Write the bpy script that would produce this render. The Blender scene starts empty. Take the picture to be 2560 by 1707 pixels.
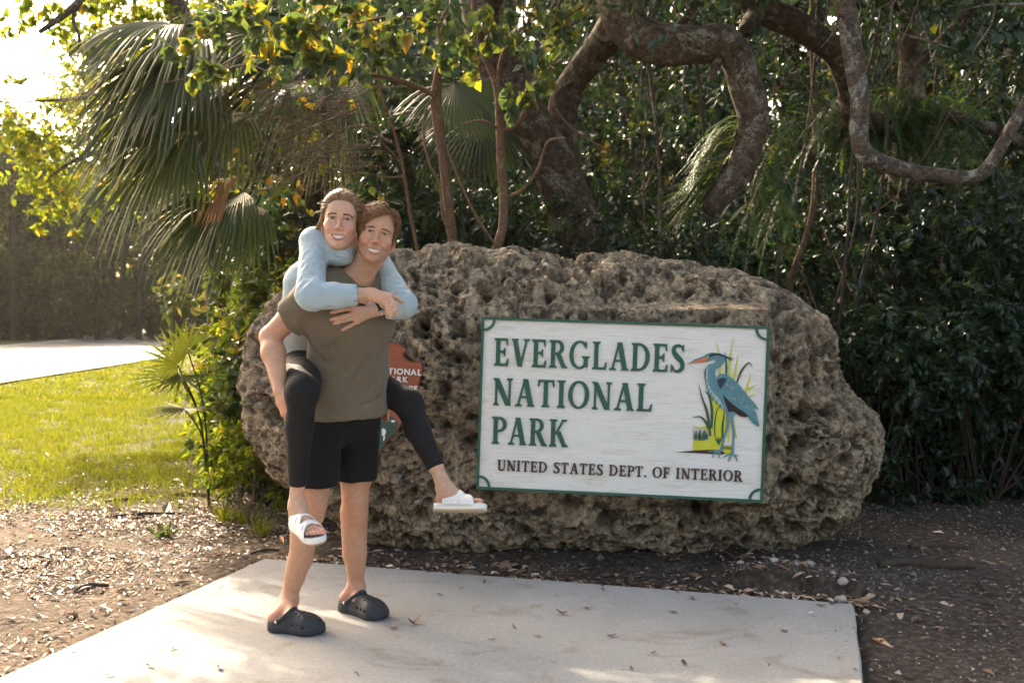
import bpy, math, random
import numpy as np
from mathutils import Vector, Matrix

SC = bpy.context.scene
COL = SC.collection

# ------------------------------------------------------------------ camera
FPX = 2527.0                       # focal length in pixels of the 2560 wide photograph
CAM_H = 1.34
PITCH = math.atan(63.5 / FPX)
cam_d = bpy.data.cameras.new('camera')
cam = bpy.data.objects.new('camera', cam_d)
COL.objects.link(cam)
cam.location = (0, 0, CAM_H)
cam.rotation_euler = (math.pi / 2 - PITCH, 0, 0)
cam_d.sensor_width = 36.0
cam_d.lens = 36.0 * FPX / 2560.0
cam_d.clip_start = 0.05
cam_d.clip_end = 2000.0
cam_d.dof.use_dof = True
cam_d.dof.focus_distance = 4.6
cam_d.dof.aperture_fstop = 4.0
SC.camera = cam

# ------------------------------------------------------------------ sky and sun
SUN_EL = math.radians(35.0)
SUN_AZ = math.radians(-31.0)       # measured from +Y towards +X: behind the scene, to the left
world = bpy.data.worlds.new('World')
SC.world = world
world.use_nodes = True
nt = world.node_tree
nt.nodes.clear()
sky_n = nt.nodes.new('ShaderNodeTexSky')
sky_n.sky_type = 'NISHITA'
sky_n.sun_disc = False
sky_n.sun_elevation = SUN_EL
sky_n.sun_rotation = SUN_AZ
sky_n.air_density = 0.8
sky_n.dust_density = 5.0
sky_n.ozone_density = 0.0
bg_n = nt.nodes.new('ShaderNodeBackground')
bg_n.inputs[1].default_value = 0.15
wo_n = nt.nodes.new('ShaderNodeOutputWorld')
tint_n = nt.nodes.new('ShaderNodeMix')          # warm white balance of the whole sky
tint_n.data_type = 'RGBA'; tint_n.blend_type = 'MULTIPLY'; tint_n.inputs[0].default_value = 1.0
tint_n.inputs[7].default_value = (1.12, 1.0, 0.82, 1)
nt.links.new(sky_n.outputs[0], tint_n.inputs[6])
nt.links.new(tint_n.outputs[2], bg_n.inputs[0])
nt.links.new(bg_n.outputs[0], wo_n.inputs[0])

sun_d = bpy.data.lights.new('sun', 'SUN')
sun_d.energy = 2.7
sun_d.angle = math.radians(0.5)
sun_d.color = (1.0, 0.86, 0.66)
sun = bpy.data.objects.new('sun', sun_d)
COL.objects.link(sun)
sun.location = (-20, 30, 25)
to_sun = Vector((math.sin(SUN_AZ) * math.cos(SUN_EL), math.cos(SUN_AZ) * math.cos(SUN_EL), math.sin(SUN_EL)))
sun.rotation_euler = to_sun.to_track_quat('Z', 'Y').to_euler()

vs = SC.view_settings
SC.display_settings.display_device = 'sRGB'
vs.view_transform = 'Standard'
vs.look = 'None'
vs.gamma = 1.0
vs.exposure = 2.1
vs.use_curve_mapping = False
try:
    SC.render.engine = 'CYCLES'
    SC.cycles.use_denoising = True
    SC.cycles.max_bounces = 8
    SC.cycles.diffuse_bounces = 4
    SC.cycles.transmission_bounces = 5
    SC.cycles.sample_clamp_indirect = 6.0
except Exception:
    pass
# ------------------------------------------------------------------ helpers
def P(px, py, Y):
    """world point seen at photograph pixel (px, py) at depth Y"""
    dx = (px - 1280.0) / FPX
    dv = -(py - 853.5) / FPX
    c, s = math.cos(PITCH), math.sin(PITCH)
    d = Vector((dx, c + s * dv, -s + c * dv))
    k = Y / d.y
    return Vector((d.x * k, Y, CAM_H + d.z * k))

K = 2560.0 / 2352.0
def D(x, y, Y):
    return P(x * K, y * K, Y)

def G(px, py, z=0.0):
    dx = (px - 1280.0) / FPX
    dv = -(py - 853.5) / FPX
    c, s = math.cos(PITCH), math.sin(PITCH)
    d = Vector((dx, c + s * dv, -s + c * dv))
    k = (z - CAM_H) / d.z
    return Vector((d.x * k, d.y * k, z))

def tag(o, label=None, cat=None, group=None, kind=None):
    if label: o['label'] = label
    if cat: o['category'] = cat
    if group: o['group'] = group
    if kind: o['kind'] = kind
    return o

def empty(name, loc=(0, 0, 0), rot=(0, 0, 0)):
    o = bpy.data.objects.new(name, None)
    COL.objects.link(o)
    o.location = loc
    o.rotation_euler = rot
    o.empty_display_size = 0.1
    return o

def link(name, me, parent=None, loc=None):
    o = bpy.data.objects.new(name, me)
    COL.objects.link(o)
    if parent is not None: o.parent = parent
    if loc is not None: o.location = loc
    return o

def mesh_np(name, V, polys, mat=None, smooth=True, attrs=None, midx=None):
    """V (n,3); polys: list of int arrays (m,3) / (m,4)."""
    V = np.ascontiguousarray(V, dtype=np.float32)
    if isinstance(polys, np.ndarray): polys = [polys]
    polys = [p for p in polys if len(p)]
    me = bpy.data.meshes.new(name)
    me.vertices.add(len(V))
    me.vertices.foreach_set('co', V.ravel())
    nl = sum(p.size for p in polys); npoly = sum(len(p) for p in polys)
    me.loops.add(nl); me.polygons.add(npoly)
    me.loops.foreach_set('vertex_index', np.concatenate([p.ravel() for p in polys]).astype(np.int32))
    starts, k = [], 0
    for p in polys:
        starts.append(k + np.arange(len(p)) * p.shape[1]); k += p.size
    me.polygons.foreach_set('loop_start', np.concatenate(starts).astype(np.int32))
    me.polygons.foreach_set('use_smooth', np.full(npoly, smooth, dtype=bool))
    if mat is not None:
        for m in (mat if isinstance(mat, (list, tuple)) else [mat]): me.materials.append(m)
    if midx is not None:
        me.polygons.foreach_set('material_index', np.asarray(midx, dtype=np.int32))
    me.update(calc_edges=True)
    for k_, a in (attrs or {}).items():
        a = np.asarray(a, dtype=np.float32)
        if a.ndim == 1:
            at = me.attributes.new(k_, 'FLOAT', 'POINT'); at.data.foreach_set('value', a)
        else:
            if a.shape[1] == 3: a = np.concatenate([a, np.ones((len(a), 1), np.float32)], 1)
            at = me.attributes.new(k_, 'FLOAT_COLOR', 'POINT'); at.data.foreach_set('color', a.ravel())
    return me

class MB:
    """collects vertices and faces; build() links them as ONE mesh object"""
    def __init__(s):
        s.v = []; s.f = {3: [], 4: []}; s.n = 0; s.a = []
    def add(s, V, F, val=0.0):
        V = np.asarray(V, dtype=np.float64).reshape(-1, 3)
        for q in (F if isinstance(F, list) and len(F) and isinstance(F[0], np.ndarray) else [np.asarray(F)]):
            if len(q): s.f[q.shape[1]].append(q + s.n)
        s.v.append(V); s.n += len(V)
        s.a.append(np.full(len(V), val) if np.isscalar(val) else np.asarray(val))
    def mesh(s, name, mat, smooth=True):
        polys = [np.concatenate(s.f[k]) for k in (3, 4) if s.f[k]]
        return mesh_np(name, np.concatenate(s.v), polys, mat, smooth, {'tint': np.concatenate(s.a)})
    def build(s, name, mat, parent=None, smooth=True):
        return link(name, s.mesh(name, mat, smooth), parent)

def tube_vf(pts, rad, n=8, cap=True, wob=0.0, seed=0, flat=None):
    pts = np.asarray([tuple(p) for p in pts], dtype=float); m = len(pts)
    rad = np.full(m, rad) if np.isscalar(rad) else np.asarray(rad, dtype=float)
    T = np.gradient(pts, axis=0); T /= np.linalg.norm(T, axis=1)[:, None] + 1e-12
    ref = np.array([0.0, 0.0, 1.0]) if abs(T[0][2]) < 0.9 else np.array([1.0, 0.0, 0.0])
    U = np.zeros_like(T)
    u = ref - T[0] * ref.dot(T[0]); u /= np.linalg.norm(u)
    for i in range(m):
        u = u - T[i] * u.dot(T[i]); u /= np.linalg.norm(u) + 1e-12; U[i] = u
    W = np.cross(T, U)
    a = np.arange(n) * 2 * math.pi / n
    rr = rad[:, None] * np.ones(n)[None]
    if wob:
        rg = np.random.RandomState(seed)
        rr = rr * (1 + wob * rg.randn(m, n))
    fl = 1.0 if flat is None else flat
    V = pts[:, None, :] + rr[..., None] * (np.cos(a)[None, :, None] * U[:, None, :] + fl * np.sin(a)[None, :, None] * W[:, None, :])
    V = V.reshape(-1, 3)
    i, j = np.meshgrid(np.arange(m - 1), np.arange(n), indexing='ij'); i = i.ravel(); j = j.ravel(); j2 = (j + 1) % n
    F4 = np.stack([i * n + j, i * n + j2, (i + 1) * n + j2, (i + 1) * n + j], 1)
    F3 = np.zeros((0, 3), int)
    if cap:
        V = np.concatenate([V, pts[:1], pts[-1:]]); c0 = m * n; c1 = c0 + 1
        jj = np.arange(n); j2 = (jj + 1) % n
        F3 = np.concatenate([np.stack([np.full(n, c0), j2, jj], 1), np.stack([np.full(n, c1), (m - 1) * n + jj, (m - 1) * n + j2], 1)])
    return V, [F4, F3]

def spline(pts, n=40):
    """Catmull-Rom through points (any dimension)"""
    p = np.asarray([tuple(q) for q in pts], dtype=float)
    p = np.concatenate([2 * p[:1] - p[1:2], p, 2 * p[-1:] - p[-2:-1]])
    m = len(p) - 3
    t = np.linspace(0, m - 1e-9, n); i = t.astype(int); f = (t - i)[:, None]
    a, b, c, d = p[i], p[i + 1], p[i + 2], p[i + 3]
    return 0.5 * ((2 * b) + (c - a) * f + (2 * a - 5 * b + 4 * c - d) * f ** 2 + (3 * b - a - 3 * c + d) * f ** 3)

def sstep(a, b, x):
    t = np.clip((x - a) / (b - a), 0, 1)
    return t * t * (3 - 2 * t)

# ---- numpy noise
def _hash(i, j, k, s=0):
    h = (i.astype(np.int64) * 374761393 + j.astype(np.int64) * 668265263 + k.astype(np.int64) * 2147483647 + s * 974634181) & 0xffffffff
    h = ((h ^ (h >> 13)) * 1274126177) & 0xffffffff
    h = ((h ^ (h >> 16)) * 2246822519) & 0xffffffff
    return (h ^ (h >> 15)) & 0xffffffff

def gnoise(p, seed=0):
    p = np.asarray(p, dtype=np.float64)
    i = np.floor(p).astype(np.int64); f = p - i
    u = f * f * f * (f * (f * 6 - 15) + 10)
    r = 0
    for dx in (0, 1):
        wx = u[:, 0] if dx else 1 - u[:, 0]
        for dy in (0, 1):
            wy = u[:, 1] if dy else 1 - u[:, 1]
            for dz in (0, 1):
                wz = u[:, 2] if dz else 1 - u[:, 2]
                h = _hash(i[:, 0] + dx, i[:, 1] + dy, i[:, 2] + dz, seed)
                gx = ((h & 255) / 127.5 - 1); gy = (((h >> 8) & 255) / 127.5 - 1); gz = (((h >> 16) & 255) / 127.5 - 1)
                r = r + wx * wy * wz * (gx * (f[:, 0] - dx) + gy * (f[:, 1] - dy) + gz * (f[:, 2] - dz))
    return r * 1.1

def fbm(p, octaves=4, seed=0, gain=0.5, ridged=False):
    r = 0; a = 1.0; p = np.asarray(p, dtype=np.float64)
    for o in range(octaves):
        n = gnoise(p, seed + o)
        r = r + a * ((1 - 2 * np.abs(n)) if ridged else n)
        p = p * 2.03 + 7.1; a *= gain
    return r

def worley(p, seed=0):
    p = np.asarray(p, dtype=np.float64)
    i = np.floor(p).astype(np.int64)
    best = np.full(len(p), 9.0); hid = np.zeros(len(p))
    for dx in (-1, 0, 1):
        for dy in (-1, 0, 1):
            for dz in (-1, 0, 1):
                c = i + np.array([dx, dy, dz])
                h = _hash(c[:, 0], c[:, 1], c[:, 2], seed)
                q = c + np.stack([(h & 1023) / 1023., ((h >> 10) & 1023) / 1023., ((h >> 20) & 1023) / 1023.], 1)
                d = np.sum((q - p) ** 2, 1)
                m = d < best
                best = np.where(m, d, best); hid = np.where(m, (h % 997) / 997., hid)
    return np.sqrt(best), hid

# ---- materials
def mat_new(name):
    m = bpy.data.materials.new(name); m.use_nodes = True
    t = m.node_tree; t.nodes.clear()
    out = t.nodes.new('ShaderNodeOutputMaterial')
    return m, t, out

def ramp(t, fac, stops, interp='LINEAR'):
    r = t.nodes.new('ShaderNodeValToRGB'); r.color_ramp.interpolation = interp
    el = r.color_ramp.elements
    while len(el) < len(stops): el.new(0.5)
    for e, (p, c) in zip(el, stops):
        e.position = p; e.color = (*c, 1)
    t.links.new(fac, r.inputs[0])
    return r.outputs[0]

def noise_n(t, scale, detail=4, rough=0.55, co=None, dist=0.0):
    n = t.nodes.new('ShaderNodeTexNoise')
    n.inputs['Scale'].default_value = scale; n.inputs['Detail'].default_value = detail
    n.inputs['Roughness'].default_value = rough; n.inputs['Distortion'].default_value = dist
    if co is not None: t.links.new(co, n.inputs['Vector'])
    return n.outputs[0]

def coord(t, scale=None, kind='Object'):
    c = t.nodes.new('ShaderNodeTexCoord').outputs[kind]
    if scale is None: return c
    m = t.nodes.new('ShaderNodeMapping'); m.inputs['Scale'].default_value = scale
    t.links.new(c, m.inputs[0]); return m.outputs[0]

def geo_pos(t, scale=None):
    c = t.nodes.new('ShaderNodeNewGeometry').outputs['Position']
    if scale is None: return c
    m = t.nodes.new('ShaderNodeMapping'); m.inputs['Scale'].default_value = scale
    t.links.new(c, m.inputs[0]); return m.outputs[0]

def mixc(t, fac, a, b, mode='MIX'):
    m = t.nodes.new('ShaderNodeMix'); m.data_type = 'RGBA'; m.blend_type = mode
    if isinstance(fac, float): m.inputs[0].default_value = fac
    else: t.links.new(fac, m.inputs[0])
    for s, v in ((m.inputs[6], a), (m.inputs[7], b)):
        if isinstance(v, tuple): s.default_value = (*v, 1)
        else: t.links.new(v, s)
    return m.outputs[2]

def bump(t, h, strength=0.3, dist=0.01, normal=None):
    b = t.nodes.new('ShaderNodeBump'); b.inputs['Strength'].default_value = strength; b.inputs['Distance'].default_value = dist
    t.links.new(h, b.inputs['Height'])
    if normal is not None: t.links.new(normal, b.inputs['Normal'])
    return b.outputs[0]

def attr(t, name, out='Fac'):
    a = t.nodes.new('ShaderNodeAttribute'); a.attribute_name = name
    return a.outputs[out]

def princ(t, out, color, rough=0.6, spec=0.4, normal=None, **kw):
    b = t.nodes.new('ShaderNodeBsdfPrincipled')
    if isinstance(color, tuple): b.inputs['Base Color'].default_value = (*color, 1)
    else: t.links.new(color, b.inputs['Base Color'])
    if isinstance(rough, float): b.inputs['Roughness'].default_value = rough
    else: t.links.new(rough, b.inputs['Roughness'])
    b.inputs['Specular IOR Level'].default_value = spec
    if normal is not None: t.links.new(normal, b.inputs['Normal'])
    for k_, v in kw.items(): b.inputs[k_.replace('_', ' ')].default_value = v
    if out is not None: t.links.new(b.outputs[0], out.inputs[0])
    return b

def simple_mat(name, color, rough=0.6, spec=0.4, nscale=None, namp=0.25, bumps=None, **kw):
    m, t, out = mat_new(name)
    c = color; nrm = None
    if nscale:
        n = noise_n(t, nscale, 5, 0.6, coord(t))
        c = ramp(t, n, [(0.25, tuple(v * (1 - namp) for v in color)), (0.75, tuple(min(1, v * (1 + namp)) for v in color))])
    if bumps:
        nrm = bump(t, noise_n(t, bumps[0], 4, 0.6, coord(t)), bumps[1], bumps[2])
    princ(t, out, c, rough, spec, nrm, **kw)
    return m

def leaf_mat(name, stops, trans=0.45, rough=0.38, spec=0.5, tsat=(1.25, 1.15, 0.45)):
    """leaf: waxy upper surface plus light passing through; 'tint' picks the leaf's own colour"""
    m, t, out = mat_new(name)
    c = ramp(t, attr(t, 'tint'), stops)
    b = princ(t, None, c, rough, spec)
    tr = t.nodes.new('ShaderNodeBsdfTranslucent')
    c2 = mixc(t, 1.0, c, tsat, 'MULTIPLY')
    g = t.nodes.new('ShaderNodeVectorMath'); g.operation = 'SCALE'; g.inputs[3].default_value = 2.2
    t.links.new(c2, g.inputs[0])
    t.links.new(g.outputs[0], tr.inputs[0])
    mx = t.nodes.new('ShaderNodeMixShader'); mx.inputs[0].default_value = trans
    t.links.new(b.outputs[0], mx.inputs[1]); t.links.new(tr.outputs[0], mx.inputs[2])
    t.links.new(mx.outputs[0], out.inputs[0])
    return m

# ---- leaves
def leaves_vf(pos, nrm, axis, L, Wd, fold=0.25, fine=True, tint=None):
    """one folded leaf per row; returns V, F, tint per vertex"""
    n = len(pos)
    axis = axis / (np.linalg.norm(axis, axis=1)[:, None] + 1e-9)
    side = np.cross(axis, nrm); side /= np.linalg.norm(side, axis=1)[:, None] + 1e-9
    up = np.cross(side, axis)
    L = np.broadcast_to(L, (n,))[:, None]; Wd = np.broadcast_to(Wd, (n,))[:, None]
    def pt(a, s, z): return pos + axis * L * a + side * Wd * s + up * Wd * z
    if fine:
        V = np.stack([pt(0, 0, 0), pt(.3, .48, fold), pt(.66, .38, fold * .6), pt(1, 0, -.25), pt(.66, -.38, fold * .6), pt(.3, -.48, fold), pt(.5, 0, 0)], 1)
        f = np.array([[0, 1, 6], [1, 2, 6], [2, 3, 6], [3, 4, 6], [4, 5, 6], [5, 0, 6]])
    else:
        V = np.stack([pt(0, 0, 0), pt(.42, .5, fold), pt(1, 0, -.1), pt(.42, -.5, fold)], 1)
        f = np.array([[0, 1, 2], [0, 2, 3]])
    k = V.shape[1]
    F = (np.arange(n)[:, None, None] * k + f[None]).reshape(-1, 3)
    t = np.zeros(n) if tint is None else tint
    return V.reshape(-1, 3), F, np.repeat(t, k)
# ------------------------------------------------------------------ ground, pad, road, grass
rg = np.random.RandomState(7)
PA, PB = G(660, 1395), G(2135, 1508)
PL, PR = G(0, 1690), G(2160, 1707)
dl = (PL - PA).normalized(); dr = (PR - PB).normalized()
PAD = [PA, PB, PB + dr * 6.5, PA + dl * 6.5]

def pad_dist(x, y):
    """signed distance inside the pad (positive inside), approx."""
    d = np.full(np.shape(x), 9.0)
    for i in range(4):
        a, b = PAD[i], PAD[(i + 1) % 4]
        e = (b - a).normalized()
        d = np.minimum(d, -(-(y - a.y) * e.x + (x - a.x) * e.y) * -1.0 if False else ((x - a.x) * e.y - (y - a.y) * e.x))
    return d

# lawn outline on the ground
LAWN = np.array([tuple(G(*p))[:2] for p in [(-700, 1275), (0, 1248), (160, 1236), (330, 1245), (470, 1222), (575, 1205), (640, 1150), (655, 1080), (640, 1000), (600, 940), (560, 905)]]
                + [(-4.2, 12.0), (-6.5, 20.0), (-13.0, 40.0), (-25, 70), (-60, 70), (-60, 6.5)])

def inside_poly(x, y, poly):
    r = np.zeros(len(x), bool); j = len(poly) - 1
    for i in range(len(poly)):
        xi, yi = poly[i]; xj, yj = poly[j]
        c = ((yi > y) != (yj > y)) & (x < (xj - xi) * (y - yi) / (yj - yi + 1e-12) + xi)
        r ^= c; j = i
    return r

def poly_dist(x, y, poly):
    d = np.full(len(x), 1e9)
    for i in range(len(poly)):
        a = poly[i]; b = poly[(i + 1) % len(poly)]
        e = b - a; t = np.clip(((x - a[0]) * e[0] + (y - a[1]) * e[1]) / (e @ e), 0, 1)
        d = np.minimum(d, np.hypot(x - a[0] - t * e[0], y - a[1] - t * e[1]))
    return np.where(inside_poly(x, y, poly), d, -d)

def ground_z(x, y):
    x = np.asarray(x, float).ravel(); y = np.asarray(y, float).ravel()
    p = np.stack([x, y, np.zeros_like(x)], 1)
    z = -0.035 + 0.02 * gnoise(p * 0.9, 3) + 0.012 * gnoise(p * 3.1, 5) + 0.006 * gnoise(p * 9.0, 6)
    # soil heaped against the boulder's right foot
    z = z + 0.13 * np.exp(-(((x - 1.36) / 0.40) ** 2 + ((y - 5.05) / 0.34) ** 2))
    z = z + 0.05 * np.exp(-(((x - 0.4) / 1.4) ** 2 + ((y - 5.75) / 0.35) ** 2))
    pd = pad_dist(x, y)
    z = np.where(pd > -0.02, np.minimum(z, -0.07), z)
    return np.where((pd <= -0.02) & (pd > -0.16), np.minimum(z, -0.012), z)

def graded(lo, hi, fine_lo, fine_hi, step, k):
    a = list(np.arange(fine_lo, fine_hi, step)); s = step; v = fine_hi
    while v < hi: a.append(v); s *= k; v += s
    a.append(hi); s = step; v = fine_lo - step
    b = []
    while v > lo: b.append(v); s *= k; v -= s
    b.append(lo)
    return np.array(b[::-1] + a)

gx = graded(-170, 170, -5.0, 3.6, 0.056, 1.09); gy = graded(-40, 240, 2.6, 9.5, 0.056, 1.09)
XX, YY = np.meshgrid(gx, gy, indexing='ij')
x_, y_ = XX.ravel(), YY.ravel()
z_ = ground_z(x_, y_)
nx, ny = len(gx), len(gy)
ii, jj = np.meshgrid(np.arange(nx - 1), np.arange(ny - 1), indexing='ij'); ii = ii.ravel(); jj = jj.ravel()
gf = np.stack([ii * ny + jj, (ii + 1) * ny + jj, (ii + 1) * ny + jj + 1, ii * ny + jj + 1], 1)
lw = poly_dist(x_, y_, LAWN)
lw = sstep(-0.5, 0.9, lw + 0.35 * fbm(np.stack([x_, y_, 0 * x_], 1) * 1.6, 3, 11))
lw = np.maximum(lw, sstep(26, 30, y_))          # verge and land beyond the road

m_ground, t, out = mat_new('soil')
gp = geo_pos(t)
n1 = noise_n(t, 1.3, 6, 0.6, gp); n2 = noise_n(t, 26, 6, 0.7, gp); n3 = noise_n(t, 90, 4, 0.65, gp)
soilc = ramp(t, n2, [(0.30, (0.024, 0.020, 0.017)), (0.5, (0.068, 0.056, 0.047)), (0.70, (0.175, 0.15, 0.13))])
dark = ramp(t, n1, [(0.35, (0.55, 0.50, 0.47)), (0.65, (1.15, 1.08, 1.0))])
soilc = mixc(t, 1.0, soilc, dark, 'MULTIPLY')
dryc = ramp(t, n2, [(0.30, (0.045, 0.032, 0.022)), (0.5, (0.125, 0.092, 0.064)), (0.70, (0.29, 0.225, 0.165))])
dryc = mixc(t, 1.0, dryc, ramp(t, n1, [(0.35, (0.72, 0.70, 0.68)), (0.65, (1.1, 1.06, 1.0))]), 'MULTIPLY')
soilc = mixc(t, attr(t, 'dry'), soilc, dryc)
grassc = ramp(t, n2, [(0.25, (0.050, 0.052, 0.015)), (0.5, (0.098, 0.108, 0.022)), (0.75, (0.18, 0.16, 0.045))])
gc = mixc(t, attr(t, 'lawn'), soilc, grassc)
princ(t, out, gc, 0.9, 0.25, bump(t, n3, 0.7, 0.012, bump(t, n2, 0.8, 0.03)))
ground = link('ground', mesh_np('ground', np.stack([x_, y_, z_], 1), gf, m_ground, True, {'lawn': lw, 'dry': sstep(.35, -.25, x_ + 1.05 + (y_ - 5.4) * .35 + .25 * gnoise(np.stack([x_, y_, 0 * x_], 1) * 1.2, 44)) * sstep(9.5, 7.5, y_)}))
tag(ground, kind='structure')

# concrete pad with chamfered edges
m_conc, t, out = mat_new('concrete')
gp = geo_pos(t)
c1 = ramp(t, noise_n(t, 1.7, 7, 0.62, gp, 0.4), [(0.3, (0.270, 0.266, 0.252)), (0.7, (0.345, 0.341, 0.328))])
c2 = ramp(t, noise_n(t, 60, 5, 0.7, gp), [(0.3, (0.80, 0.79, 0.78)), (0.7, (1.14, 1.14, 1.14))])
cc = mixc(t, 1.0, c1, c2, 'MULTIPLY')
st = ramp(t, noise_n(t, 2.6, 5, 0.7, geo_pos(t, (1, 1.3, 1)), 1.2), [(0.54, (1, 1, 1)), (0.66, (0.82, 0.76, 0.70)), (0.78, (0.70, 0.62, 0.54))])
cc = mixc(t, 1.0, cc, st, 'MULTIPLY')
sp = ramp(t, noise_n(t, 150, 2, 0.5, gp), [(0.66, (1, 1, 1)), (0.72, (0.40, 0.37, 0.35))])
cc = mixc(t, 1.0, cc, sp, 'MULTIPLY')
bh = noise_n(t, 220, 3, 0.6, geo_pos(t, (1, 0.35, 1)))
princ(t, out, cc, 0.85, 0.3, bump(t, bh, 0.25, 0.003, bump(t, noise_n(t, 9, 4, 0.6, gp), 0.12, 0.01)))
def offset_poly(poly, d):
    c = sum(poly, Vector((0, 0, 0))) / len(poly); r = []
    n = len(poly)
    for i in range(n):
        a, b, e = poly[i - 1], poly[i], poly[(i + 1) % n]
        u = (b - a).normalized(); w = (e - b).normalized()
        r.append(b + (w - u) * d)
    return r
e_in = offset_poly(PAD, 0.008)
pad_b = MB()
def ring_pts(poly, z): 
    r = []
    for i in range(4):
        for k in range(60):
            r.append(tuple(poly[i].lerp(poly[(i + 1) % 4], k / 60.0))[:2])
    r = np.array(r); r = np.concatenate([r, np.full((len(r), 1), z)], 1)
    return r
r0 = ring_pts(PAD, -0.12); r1 = ring_pts(PAD, -0.009); r2 = ring_pts(e_in, 0.0)
jit = 0.008 * gnoise(r1 * 12, 9)[:, None] * np.array([[1, 1, 0.8]])
r1 = r1 + jit; r2 = r2 + jit * 0.6 * np.array([[1, 1, 0]])
nn = len(r0); V = np.concatenate([r0, r1, r2, [[*(np.mean(r2[:, :2], 0)), 0.0]]])
k = np.arange(nn); k2 = (k + 1) % nn
F = [np.concatenate([np.stack([k + a * nn, k2 + a * nn, k2 + (a + 1) * nn, k + (a + 1) * nn], 1) for a in (0, 1)]), np.stack([k + 2 * nn, k2 + 2 * nn, np.full(nn, 3 * nn)], 1)]
pad_b.add(V, F)
pad = pad_b.build('concrete_pad', m_conc, None, smooth=False)
pad['kind'] = 'structure'

# road
m_road, t, out = mat_new('asphalt')
gp = geo_pos(t)
rc = ramp(t, noise_n(t, 1.2, 6, 0.6, gp), [(0.3, (0.115, 0.112, 0.108)), (0.7, (0.155, 0.150, 0.145))])
princ(t, out, rc, 0.7, 0.35, bump(t, noise_n(t, 45, 3, 0.6, gp), 0.3, 0.01))
RN = spline([(-8.6, -30), (-8.7, 0), (-9.4, 12), (-10.2, 20.2), (-11.7, 36), (-16, 62), (-30, 100), (-62, 150)], 60)
tg = np.gradient(RN, axis=0); tg /= np.linalg.norm(tg, axis=1)[:, None]
nl = np.stack([-tg[:, 1], tg[:, 0]], 1)
def road_strip(d0, d1, z):
    a = RN + nl * d0; b = RN + nl * d1; m = len(a)
    V = np.concatenate([np.c_[a, np.full(m, z)], np.c_[b, np.full(m, z)]])
    i = np.arange(m - 1)
    return V, np.stack([i, i + 1, i + 1 + m, i + m], 1)
b = MB(); b.add(*road_strip(0.0, 10.5, 0.015)); road = b.build('road', m_road); road['kind'] = 'structure'
m_line = simple_mat('road_paint', (0.72, 0.70, 0.66), 0.7, 0.3, 30, 0.15)
b = MB(); b.add(*road_strip(0.35, 0.50, 0.020)); b.add(*road_strip(9.8, 9.95, 0.020))
rl = b.build('road_edge_line', m_line); rl['kind'] = 'structure'

# grass blades
def grass(name, n, xr, yr, hmin, hmax, wd, seed, mask):
    r = np.random.RandomState(seed)
    x = r.uniform(*xr, n); y = yr[0] + (yr[1] - yr[0]) * r.rand(n) ** 1.5
    k = mask(x, y, r); x, y = x[k], y[k]; n = len(x)
    z = ground_z(x, y)
    h = r.uniform(hmin, hmax, n) * (0.6 + 0.5 * np.clip(gnoise(np.c_[x, y, 0 * x] * 1.3, 4) + 0.6, 0, 1.4))
    a = r.uniform(0, 6.283, n); lean = r.uniform(0.2, 0.9, n) * h; b_ = r.uniform(0, 6.283, n)
    w = wd * (0.7 + 0.6 * r.rand(n)) * (0.6 + y / 14.0)
    ux, uy = np.cos(a) * w, np.sin(a) * w; lx, ly = np.cos(b_) * lean, np.sin(b_) * lean
    V = np.stack([np.c_[x - ux, y - uy, z], np.c_[x + ux, y + uy, z], np.c_[x + lx * .45 + ux * .7, y + ly * .45 + uy * .7, z + h * .6], np.c_[x + lx * .45 - ux * .7, y + ly * .45 - uy * .7, z + h * .6], np.c_[x + lx, y + ly, z + h]], 1)
    i = np.arange(n) * 5
    tint = np.clip(0.5 + 0.35 * gnoise(np.c_[x, y, 0 * x] * 0.8, 8) + r.randn(n) * 0.18, 0, 1)
    o = link(name, mesh_np(name, V.reshape(-1, 3), [np.stack([i, i + 1, i + 2, i + 3], 1), np.stack([i + 3, i + 2, i + 4], 1)], m_grass, True, {'tint': np.repeat(tint, 5)}))
    tag(o, 'short yellow green lawn grass glowing in the low sun', 'grass', kind='stuff')
    return o
m_grass = leaf_mat('grass_blade', [(0.0, (0.17, 0.125, 0.055)), (0.22, (0.140, 0.138, 0.018)), (0.55, (0.080, 0.108, 0.014)), (0.85, (0.120, 0.134, 0.016)), (1.0, (0.21, 0.165, 0.045))], 0.5, 0.5, 0.4, (1.05, 1.0, 0.40))
def lawn_mask(x, y, r):
    d = poly_dist(x, y, LAWN) + 0.35 * fbm(np.c_[x, y, 0 * x] * 1.6, 3, 11)
    dens = sstep(-0.8, 0.95, d)
    patch = 0.12 + 0.88 * sstep(-0.3, 0.2, fbm(np.c_[x, y, 0 * x] * 2.2, 3, 21))
    rd = np.interp(y, RN[:, 1], RN[:, 0])
    return (r.rand(len(x)) < dens * patch) & (x > rd + 0.15) & (pad_dist(x, y) < -0.03) & (x > -0.58 * y - 0.6)
grass('grass', 260000, (-9.5, -1.2), (5.6, 17.0), 0.035, 0.085, 0.0028, 31, lawn_mask)
grass('grass', 60000, (-13.0, -3.5), (16.5, 40.0), 0.05, 0.10, 0.0060, 32, lawn_mask)

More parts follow.
